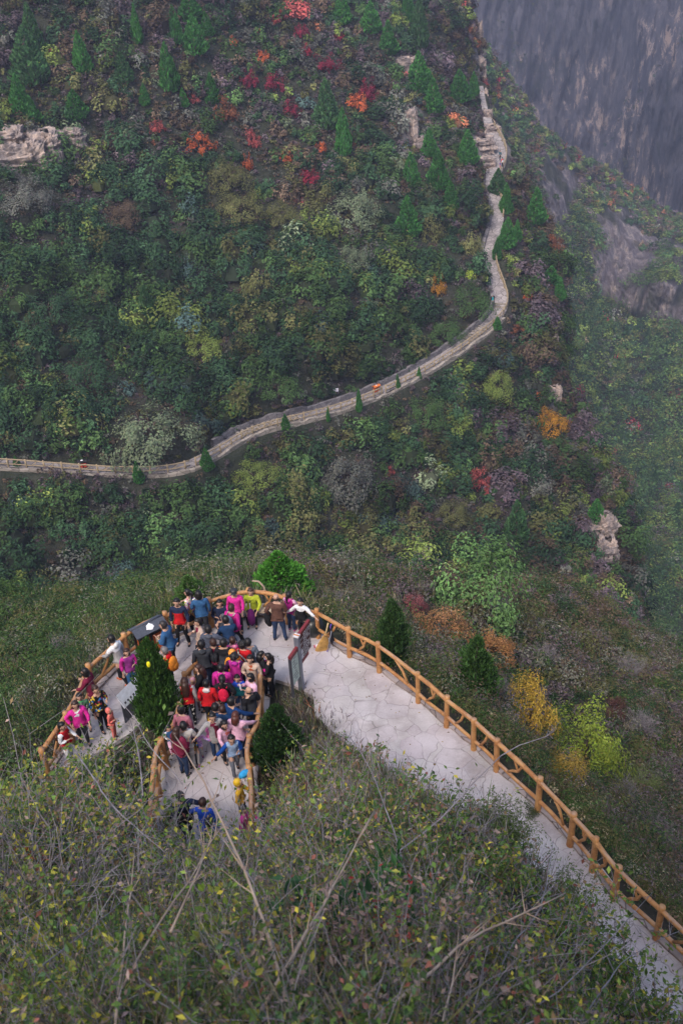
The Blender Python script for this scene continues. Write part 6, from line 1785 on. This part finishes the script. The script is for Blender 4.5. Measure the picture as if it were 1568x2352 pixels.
# walkers far up on the knoll
def on_trail(px, py):
    i = int(np.argmin(np.hypot(trpx[:, 0] - px, trpx[:, 1] - py))); return zt[i]
gK = 'walkers on the rocky knoll of the far trail'
for (x_, y_, h, yw_, lb, tp, lg, hr) in [(1148, 347, 1.72, 200, 'far walker in a green and blue jacket standing upright on the knoll', cloth((.03, .10, .13)), blk, ('short', BRN)),
        (1153, 363, 1.65, 30, 'far walker in red and white leaning at the knoll railing', [whit, red], navy, ('short', K)), (1148, 372, 1.2, 90, 'far small figure in purple sitting by the knoll railing', cloth((.12, .04, .25)), cloth((.5, .03, .03)), ('short', K))]:
    zf = on_trail(x_, y_ + 16)
    person(x_, y_, h, yw_, lb, tp, lg, hr, group=gK, z=zf, arms=('down', 'rail'))
zf = on_trail(1131, 690)
person(1131, 680, 1.6, 90, 'far walker in turquoise at the inner edge of the upper trail', cloth((.03, .35, .40)), dgrey, ('short', K), group=gK, z=zf)

res = flush()
PB = []
for (ji, m) in JM:
    o = res[ji]; o.location = tuple(float(v) for v in m['foot']); o.rotation_euler[2] = m['yaw']
    tag(o, m['label'], 'person', m['group']); PB.append(o)
for ji, mi in CJ: res[ji].parent = PB[mi]
for mb, nm, mt, mi in HJ: mb.build(nm, mt, PB[mi])
def world_of(mi, p):
    m = JM[mi][1]; c, s = math.cos(m['yaw']), math.sin(m['yaw'])
    p = np.asarray(p, float)
    return m['foot'] + np.array([p[0] * c - p[1] * s, p[0] * s + p[1] * c, p[2]])
# ================================================================ THINGS CARRIED AND THINGS ABOUT THE PLATFORM
def pack(mi, col, label, sc=1.0, mat=None, second=None):
    m = JM[mi][1]; k = m['k'] * sc
    root = empty('backpack', world_of(mi, np.array([0, -.16, 1.20]) * m['k']), m['yaw'])
    tag(root, label, 'backpack')
    mt = mat or flat(col, .8, .2)
    MB().ell((0, -.05 * k, 0), (.155 * k, .10 * k, .235 * k), 8, 14).build('bag_body', mt, root)
    MB().ell((0, -.135 * k, -.06 * k), (.105 * k, .04 * k, .11 * k), 6, 10).build('front_pocket', second or mt, root)
    for s in (-1, 1):
        MB().tube([np.array(p) * k for p in [(s * .10, .02, .19), (s * .115, .13, .225), (s * .13, .265, .15), (s * .125, .27, .0), (s * .14, .15, -.14)]], .018 * k, 6).build('strap', second or mt, root)
pack(H['orange'], (.82, .27, .03), 'bright orange backpack on the grey-haired man in red', 1.1)
pack(H['magpack'], (.10, .14, .22), 'grey and blue patterned backpack on the striding woman in magenta', 1.0, second=P_CAMOG)
pack(H['redpack'], (.55, .012, .05), 'red drawstring backpack on the woman in black', 1.0)
pack(H['girlbag'], (.7, .3, .4), 'multicoloured flowered backpack on the ponytailed girl', .95, mat=P_FLORAL)
# shoulder bag with a flecked strap
m = JM[H['strap']][1]
root = empty('shoulder_bag', world_of(H['strap'], (.13, -.05, .86)), m['yaw']); tag(root, 'pale flecked shoulder bag worn by the curly-haired woman in red', 'bag')
MB().ell((.05, 0, 0), (.06, .13, .12), 6, 10).build('bag_body', P_CAMOG, root)
MB().tube([(.04, -.08, .08), (-.05, -.10, .30), (-.20, -.12, .50), (-.24, -.04, .58)], .022, 6).build('strap', P_CAMOG, root)
# dark jacket over the leather-clad man's arm
c_ = world_of(H['bag'], (-.30, .05, .86)); mb = MB()
mb.ell(c_ * 0, (.13, .08, .28), 8, 12)
Vv = np.concatenate(mb.V); Vv = Vv + .05 * np.stack([fbm(Vv * 7 + k, 2, k) for k in range(3)], 1) + np.array([0, 0, -.1]); mb.V = [Vv]
o = mb.build('folded_jacket', flat((.012, .012, .014), .85), None, loc=c_); tag(o, 'black jacket hanging over the leather-clad man\'s forearm', 'jacket')
# trekking pole
hd_ = world_of(H['pole'], JM[H['pole']][1]['hand'][-1]); tip = onz(*z1(530, 632)); hd2 = onz(*z1(560, 405), .92)
root = empty('trekking_pole', hd_); tag(root, 'black and silver trekking pole planted by the woman in beige', 'trekking pole')
dv = tip - hd_
MB().tube([dv * -.03, dv * .14], .017, 7).build('grip', flat((.02, .02, .02)), root)
MB().tube([dv * .14, dv * .55], .009, 6).build('upper_shaft', flat((.55, .56, .6), .3, .5), root)
MB().tube([dv * .55, dv * 1.0], .0075, 6).build('lower_shaft', flat((.02, .02, .025), .4), root)
# the phone in hand
m = JM[H['phone']][1]; pp_ = world_of(H['phone'], (JM[H['phone']][1]['hand'][-1] + JM[H['phone']][1]['hand'][1]) / 2 + np.array([0, .06, .05]))
o = MB().box((0, 0, 0), (.085, .02, .17)).box((0, .011, .05), (.03, .006, .03)).build('phone', flat((.75, .72, .76), .3, .5), None, False, pp_, m['yaw']); tag(o, 'white phone held up by the woman in pale pink', 'phone')
# purple umbrella, closed, between the seated woman's knees
fp = world_of(H['limewoman'], (0, .42, 0)); root = empty('closed_umbrella', fp); tag(root, 'closed purple umbrella standing between the seated woman\'s knees', 'umbrella')
MB().tube([(0, 0, .02), (0, .03, .95)], .012, 6).build('shaft', flat((.5, .5, .52), .3), root)
MB().tube([(0, 0, .10), (0, .005, .22), (0, .012, .45), (0, .02, .68), (0, .022, .74)], [.035, .10, .12, .07, .02], 9, jit=.18).build('canopy', flat((.13, .012, .12), .7), root)
MB().tube([(0, .03, .95), (0, .035, 1.0), (.03, .04, 1.02), (.05, .04, .98)], .014, 6).build('handle', flat((.03, .03, .03)), root)
# seat under the woman in lime: a low curved-legged stool bench of worn wood
bp = world_of(H['limewoman'], (0, -.05, 0)); root = empty('wooden_bench', bp, JM[H['limewoman']][1]['yaw']); tag(root, 'weathered low bench under the seated woman in lime, against the rear railing', 'bench')
mw = flat((.42, .33, .24), .8)
MB().box((-.05, 0, .40), (1.15, .42, .07)).build('seat', mw, root, False)
for s in (-1, 1):
    MB().box((-.05 + s * .46, 0, .18), (.09, .38, .37)).build('leg', mw, root, False)
# arching rustic chair back beside her
q0 = onz(*z1(1125, 255)); root = empty('bent_branch', q0); tag(root, 'grey bent branch arching down from the rear rail beside the seated woman', 'branch')
MB().tube([(0.05, 0, -.02), (.10, .02, .45), (.04, .05, .85), (-.10, .08, 1.04), (-.3, .10, 1.06)], [.04, .038, .036, .032, .028], 7).build('stem', flat((.36, .28, .2), .8), root)
# a straw-coloured cane hanging by the woman in denim
q0 = onz(*z1(715, 370)); root = empty('walking_stick', q0); tag(root, 'pale bent bamboo stick held by the woman in denim', 'stick')
MB().tube([(0, 0, 0), (.01, 0, .35), (-.03, 0, .68), (-.12, 0, .84)], .016, 6).build('shaft', flat((.55, .46, .26), .6), root)

# ---- litter bins under a slate roof
def litter_bin(p, yaw, sc, label, roofc, panelc, frame=(.015, .012, .012), paper=True, gap=True):
    root = empty('litter_bin', p, yaw); root.scale = (sc, sc, sc * 1.25 if sc < .7 else sc); tag(root, label, 'litter bin')
    fr_ = flat(frame, .5, .3); rf = flat(roofc, .75, .2); pn = flat(panelc, .6, .3)
    for sx in (-1, 0, 1):
        for sy in (-1, 1):
            MB().box((sx * .62, sy * .22, .62), (.08, .08, 1.24)).build('post', fr_, root, False)
    for sx in (-1, 1):
        b = MB().box((sx * .31, 0, .47), (.50, .34, .78))
        ob = b.build('bin_box', pn, root, False)
        MB().box((sx * .31, -.178, .60), (.20, .012, .22)).build('label_plate', flat((.55, .56, .40), .5), ob, False)
        MB().tube([(sx * .31 - .04, -.19, .60), (sx * .31, -.19, .65), (sx * .31 + .04, -.19, .60), (sx * .31, -.19, .55), (sx * .31 - .04, -.19, .60)], .009, 5).build('symbol', flat((.30, .42, .04), .5), ob)
        MB().box((sx * .31, 0, .885), (.46, .30, .05)).box((sx * .31, -.16, .93), (.40, .02, .04)).build('rim', fr_, root, False)
    rot = np.array(Matrix.Rotation(R(24), 3, 'X')); rot2 = np.array(Matrix.Rotation(R(-24), 3, 'X'))
    MB().box((0, -.23, 1.30), (1.62, .52, .05), rot).build('roof_slope', rf, root, False)
    MB().box((0, .23, 1.30), (1.62, .52, .05), rot2).build('roof_slope', rf, root, False)
    MB().tube([(-.83, 0, 1.42), (.83, 0, 1.42)], .045, 6).build('roof_ridge', rf, root)
    for sx in (-1, 1):
        MB().add([(sx * .70, -.40, 1.22), (sx * .70, .40, 1.22), (sx * .70, 0, 1.39), (sx * .66, -.40, 1.22), (sx * .66, .40, 1.22), (sx * .66, 0, 1.39)], [(0, 1, 2), (5, 4, 3), (0, 2, 5, 3), (2, 1, 4, 5), (1, 0, 3, 4)]).build('gable', fr_, root, False)
    return root
a = onz(*z1(160, 410), 1.2); b = onz(*z1(350, 315), 1.2)
c_ = (onz(*z1(172, 418), 1.0) + onz(*z1(345, 340), 1.0)) / 2; c_[2] = 0
byaw = math.atan2(b[1] - a[1], b[0] - a[0])
litter_bin(c_, byaw, .64, 'twin orange litter bin under a dark slate roof on the left of the platform', (.075, .085, .11), (.48, .10, .02))
pc = world_of
pr = c_ + np.array([.15 * math.sin(byaw), -.15 * math.cos(byaw), 1.30 * .8 + .035])
m = MB(); rr_ = random.Random(4); n = 14
pts = [(.13 * (1 + .28 * rr_.uniform(-1, 1)) * math.cos(2 * math.pi * i / n), .09 * (1 + .28 * rr_.uniform(-1, 1)) * math.sin(2 * math.pi * i / n)) for i in range(n)]
Vt = [(x, y, y * .55 + .006) for x, y in pts] + [(0, 0, .022)] + [(x, y, y * .55 - .004) for x, y in pts]
m.add(Vt, [(i, (i + 1) % n, n) for i in range(n)] + [(i, n + 1 + i, n + 1 + (i + 1) % n, (i + 1) % n) for i in range(n)])
o = m.build('crumpled_paper', flat((.8, .8, .82), .7), None, False, pr, byaw); tag(o, 'crumpled white paper lying on the slate roof of the litter bin', 'paper')
def trail_bin(px, py, label, roofc, panelc, fr_c, sc):
    i = int(np.argmin(np.hypot(trpx[:, 0] - px, trpx[:, 1] - py)))
    p = np.array([si[i, 0] * .6 + so[i, 0] * .4, si[i, 1] * .6 + so[i, 1] * .4, zt[i]])
    return litter_bin(p, math.atan2(tt[i, 1], tt[i, 0]), sc, label, roofc, panelc, fr_c), p
_, p1 = trail_bin(872, 902, 'bright orange litter bin standing on the far trail', (.60, .16, .03), (.52, .11, .02), (.30, .06, .015), .75)
_, p2 = trail_bin(198, 1077, 'dark-framed litter bin with red panels on the shaded lower trail', (.02, .018, .018), (.45, .05, .02), (.015, .012, .012), .75)
for p, lb in ((p1, 'white paper on top of the orange litter bin'), (p2, 'white scrap on top of the dark-framed litter bin')):
    o = MB().ell((0, -.1, 1.07), (.17, .13, .05), 4, 8).build('paper_scrap', flat((.75, .75, .8)), None, True, p); tag(o, lb, 'paper')
# small white information plate beside the far trail
q = hit(GP, 772, 912); root = empty('small_sign', q + np.array([0, 0, .2])); tag(root, 'small pale notice board on the bank above the far trail', 'sign')
MB().box((0, 0, .9), (.75, .05, .5)).build('board', flat((.6, .57, .68)), root, False); MB().tube([(0, .04, -.2), (0, .04, .8)], .04, 6).build('post', M_LOG_FAR, root)

# ---- the direction sign: a grey steel post with a tall maroon board and a lower map panel
sb = onz(693, 1583); sb[2] = 0
Lp = onz(663, 1590); Rp = onz(716, 1500)
dirv = onz(718, 1438, 2.15) - onz(690, 1478, 2.15)
syaw = math.atan2(dirv[1], dirv[0])
root = empty('direction_sign', sb, syaw); root.scale = (.70, .8, .85); tag(root, 'maroon trail sign on a grey steel post at the fork of the path', 'sign')
gry = flat((.20, .22, .27), .45, .4, metal=.3); dk = flat((.05, .052, .065), .5, .3); mar = flat((.20, .030, .035), .5, .3); mar2 = flat((.055, .012, .013), .45, .3); wht = flat((.70, .70, .72), .5)
MB().box((0, 0, 1.12), (.17, .17, 2.24)).build('post', gry, root, False)
cp = MB().box((0, 0, 2.265), (.20, .20, .05)).build('cap', wht, root, False)
MB().box((0, 0, 2.295), (.07, .205, .012)).build('cap_band', flat((.5, .2, .07)), cp, False)
bd = MB().box((.58, 0, 1.66), (.96, .05, 1.02)).build('board', mar2, root, False)
MB().box((.58, 0, 2.20), (1.06, .10, .10)).build('head_bar', mar, root, False)
MB().box((.46, 0, 1.06), (.66, .08, .12)).build('foot_bar', mar, root, False)
fm = MB()
for zz in (1.155, 2.14): fm.box((.58, -.028, zz), (.96, .012, .018))
fm.box((1.055, -.028, 1.65), (.018, .012, .99)).build('frame', flat((.35, .33, .35), .4), root, False)
for r_i in range(4):
    MB().box((.58, -.029, 1.35 + r_i * .20), (.88, .008, .012)).build('rule_line', wht, bd, False)
rr_ = random.Random(9)
for r_i in range(5):
    zc = 1.25 + r_i * .20
    m = MB()
    # characters drawn as groups of short strokes
    x = .20 + (.10 if r_i < 2 else 0)
    for ch_ in range(3 + (r_i + 1) % 3):
        cx = .44 + ch_ * .12 + .02 * r_i
        for _ in range(5):
            if rr_.random() < .5: m.box((cx + rr_.uniform(-.03, .03), -.031, zc + rr_.uniform(-.035, .035)), (.055, .008, .010))
            else: m.box((cx + rr_.uniform(-.03, .03), -.031, zc + rr_.uniform(-.02, .02)), (.010, .008, .075))
    m.build('lettering', wht, bd, False)
    if r_i < 2: MB().box((.27, -.031, zc), (.15, .008, .13)).build('pictogram', wht, bd, False)
    else:
        MB().box((.16, -.031, zc), (.05, .008, .05)).box((.16, -.031, zc + .045), (.02, .008, .05)).build('arrow', wht, bd, False)
pl = MB().box((-.40, 0, 1.18), (.62, .05, 1.10)).build('map_panel', flat((.52, .60, .52), .5), root, False)
MB().box((-.40, 0, 1.80), (.70, .10, .15)).build('panel_head', mar, root, False)
MB().box((-.735, 0, .98), (.07, .09, 1.60)).build('side_post', dk, root, False)
for s in range(9):
    MB().box((-.40 + rr_.uniform(-.12, .1), -.029, 1.62 - s * .105), (rr_.uniform(.12, .34), .008, .018)).build('text_line', flat((.10, .12, .10)), pl, False)
# ---- slanted steel information plate by the cypress
a = onz(286, 1612, .78); b = onz(312, 1572, .95)
root = empty('information_plate', np.array([a[0] * .5 + b[0] * .5, a[1] * .5 + b[1] * .5, 0]), math.atan2(b[1] - a[1], b[0] - a[0])); root.scale = (.85, .42, 1)
tag(root, 'slanted white information plate on a grey stand beside the big cypress', 'information plate')
rot = np.array(Matrix.Rotation(R(35), 3, 'X'))
bd = MB().box((0, 0, .88), (1.0, .62, .045), rot).build('plate', flat((.55, .58, .66), .35, .5), root, False)
MB().box((0, .22, .42), (.75, .07, .84)).build('stand', flat((.09, .10, .13), .5), root, False)
for s in range(6): MB().box((-.36 + s * .14, -.16, .800), (.07, .09, .012), rot).build('lettering', flat((.05, .05, .07)), bd, False)
# ---- broom, umbrella, sack, cup by the long railing
bb = onz(739, 1493); tp_ = onz(752, 1436, .97)
root = empty('broom', bb, 0.15); tag(root, 'straw broom leaning against the long log railing', 'broom')
dv = (tp_ - bb)
m = MB(); sideb = np.array([dv[1], -dv[0], 0]); sideb = np.array([1.0, 0, 0])
for t0, t1, w0, w1, th in [(0, .45, .20, .12, .05), (.45, .62, .12, .035, .045)]:
    pass
ts = [0, .12, .3, .45, .58, .66]; ws = [.20, .19, .15, .11, .055, .035]; n = 22
V = []; F = []
for t, w_ in zip(ts, ws):
    for i in range(n):
        a_ = 2 * math.pi * i / n; q = 1 + .10 * math.sin(i * 5.1)
        V.append(dv * t + np.array([math.cos(a_) * w_ * q, math.sin(a_) * .055 * (1.1 - t), 0]))
for k in range(len(ts) - 1):
    for i in range(n): F.append((k * n + i, k * n + (i + 1) % n, (k + 1) * n + (i + 1) % n, (k + 1) * n + i))
F.append(tuple(range(n)))
MB().add(V, [f for f in F if len(f) <= 4]).build('bristle_head', flat((.46, .27, .09), .9, .1, .35), root)
MB().tube([dv * .5, dv * 1.05], .022, 7).build('handle', flat((.62, .46, .24), .7), root)
MB().tube([dv * .60 - np.array([.05, 0, 0]), dv * .60 + np.array([.05, 0, 0])], .05, 8).build('binding', flat((.35, .2, .08)), root)
q = onz(*z6(1315, 700), .55); root = empty('hanging_umbrella', q); tag(root, 'black folded umbrella with a violet strap hooked on the long railing', 'umbrella')
MB().tube([(0, 0, .20), (0, -.01, .05), (.01, -.02, -.15), (0, -.02, -.32)], [.03, .05, .06, .025], 8, jit=.2).build('canopy', flat((.015, .014, .02)), root)
MB().tube([(0, 0, .20), (-.01, 0, .30), (.03, .03, .38)], .014, 5).build('strap', flat((.16, .08, .55)), root)
MB().tube([(0, -.02, -.32), (.05, -.02, -.38), (.03, -.02, -.42)], .012, 5).build('handle', flat((.015, .014, .02)), root)
q = onz(*z6(1262, 925)); root = empty('hiking_stick', q); tag(root, 'thin grey hiking stick with violet tip leaning on the railing behind the broom', 'hiking stick')
e = onz(*z6(1320, 650), .98) - q
MB().tube([(0, 0, .02), e], .009, 5).build('shaft', flat((.4, .4, .45), .4), root); MB().tube([(0, 0, .0), e * .1], .013, 5).build('tip', flat((.16, .08, .55)), root)
q = onz(*z6(1078, 780), .0); q = onz(715, 1470)
m = MB().ell((0, 0, .30), (.36, .30, .34), 10, 16); Vv = np.concatenate(m.V); Vv = Vv * (1 + .16 * fbm(Vv * 4, 3, 7))[:, None]; m.V = [Vv]
o = m.build('rubbish_sack', flat((.013, .016, .016), .35, .5), None, True, q + np.array([.05, .25, 0])); tag(o, 'lumpy black sack on the paving behind the maroon sign', 'sack')
q = onz(*z6(1140, 845), .05)
root = empty('paper_cup', q, .2); tag(root, 'pink and white paper cup lying on the paving beside the broom', 'cup')
MB().tube([(-.09, 0, 0), (.09, 0, .01)], [.045, .06], 10).build('cup_body', flat((.75, .62, .66)), root); MB().tube([(-.12, 0, 0), (-.09, 0, 0)], .05, 10).build('lid', flat((.6, .10, .15)), root)
# yellow bag in the cypress, blue bag and bottle on the lower walkway
q = onz(*z2(1072, 622), 2.05)
m = MB().ell((0, 0, 0), (.055, .05, .08), 6, 9); Vv = np.concatenate(m.V); Vv = Vv * (1 + .3 * fbm(Vv * 12, 2, 7))[:, None]; m.V = [Vv]
p_ = onz(352, 1688); d_ = rays(*z2(1072, 622)); tq = 25.6
q = CO + d_ * tq
o = m.build('yellow_bag', flat((.85, .75, .02)), None, True, q); tag(o, 'bright yellow scrap of plastic caught in the tall cypress', 'plastic bag')
q = onz(*z5(1215, 705), .95)
m = MB().ell((0, 0, 0), (.17, .09, .10), 6, 9); Vv = np.concatenate(m.V); Vv = Vv * (1 + .25 * fbm(Vv * 9, 2, 7))[:, None]; m.V = [Vv]
o = m.build('blue_bag', flat((.04, .36, .70)), None, True, q, .6); tag(o, 'light blue plastic bag held at the lower right walkway rail', 'plastic bag')
q = onz(*z5(825, 200), .92)
o = MB().ell((0, 0, 0), (.12, .10, .16), 6, 9).ell((0, 0, -.25), (.14, .10, .16), 6, 9).build('pink_bag', flat((.75, .18, .45)), None, True, q); tag(o, 'pink child\'s bag hanging beside the woman in the long grey coat', 'bag')
# stones and kerb blocks along the platform edge
# ================================================================ THE HAZE
import itertools
hz = MB().box((320, 330, -140), (1700, 1300, 560)).build('haze', None, None, False)
hz.data.materials.clear()
t = NT('haze')
pv = t.n('ShaderNodeVolumePrincipled')
pv.inputs['Color'].default_value = (.66, .72, .98, 1)
pv.inputs['Density'].default_value = .00052
pv.inputs['Anisotropy'].default_value = .2
t.l(pv.outputs[0], t.o.inputs['Volume'])
t.m.cycles.homogeneous_volume = True
hz.data.materials.append(t.m)
tag(hz, 'pale blue-violet haze thickening toward the far cliffs', 'haze', kind='stuff')
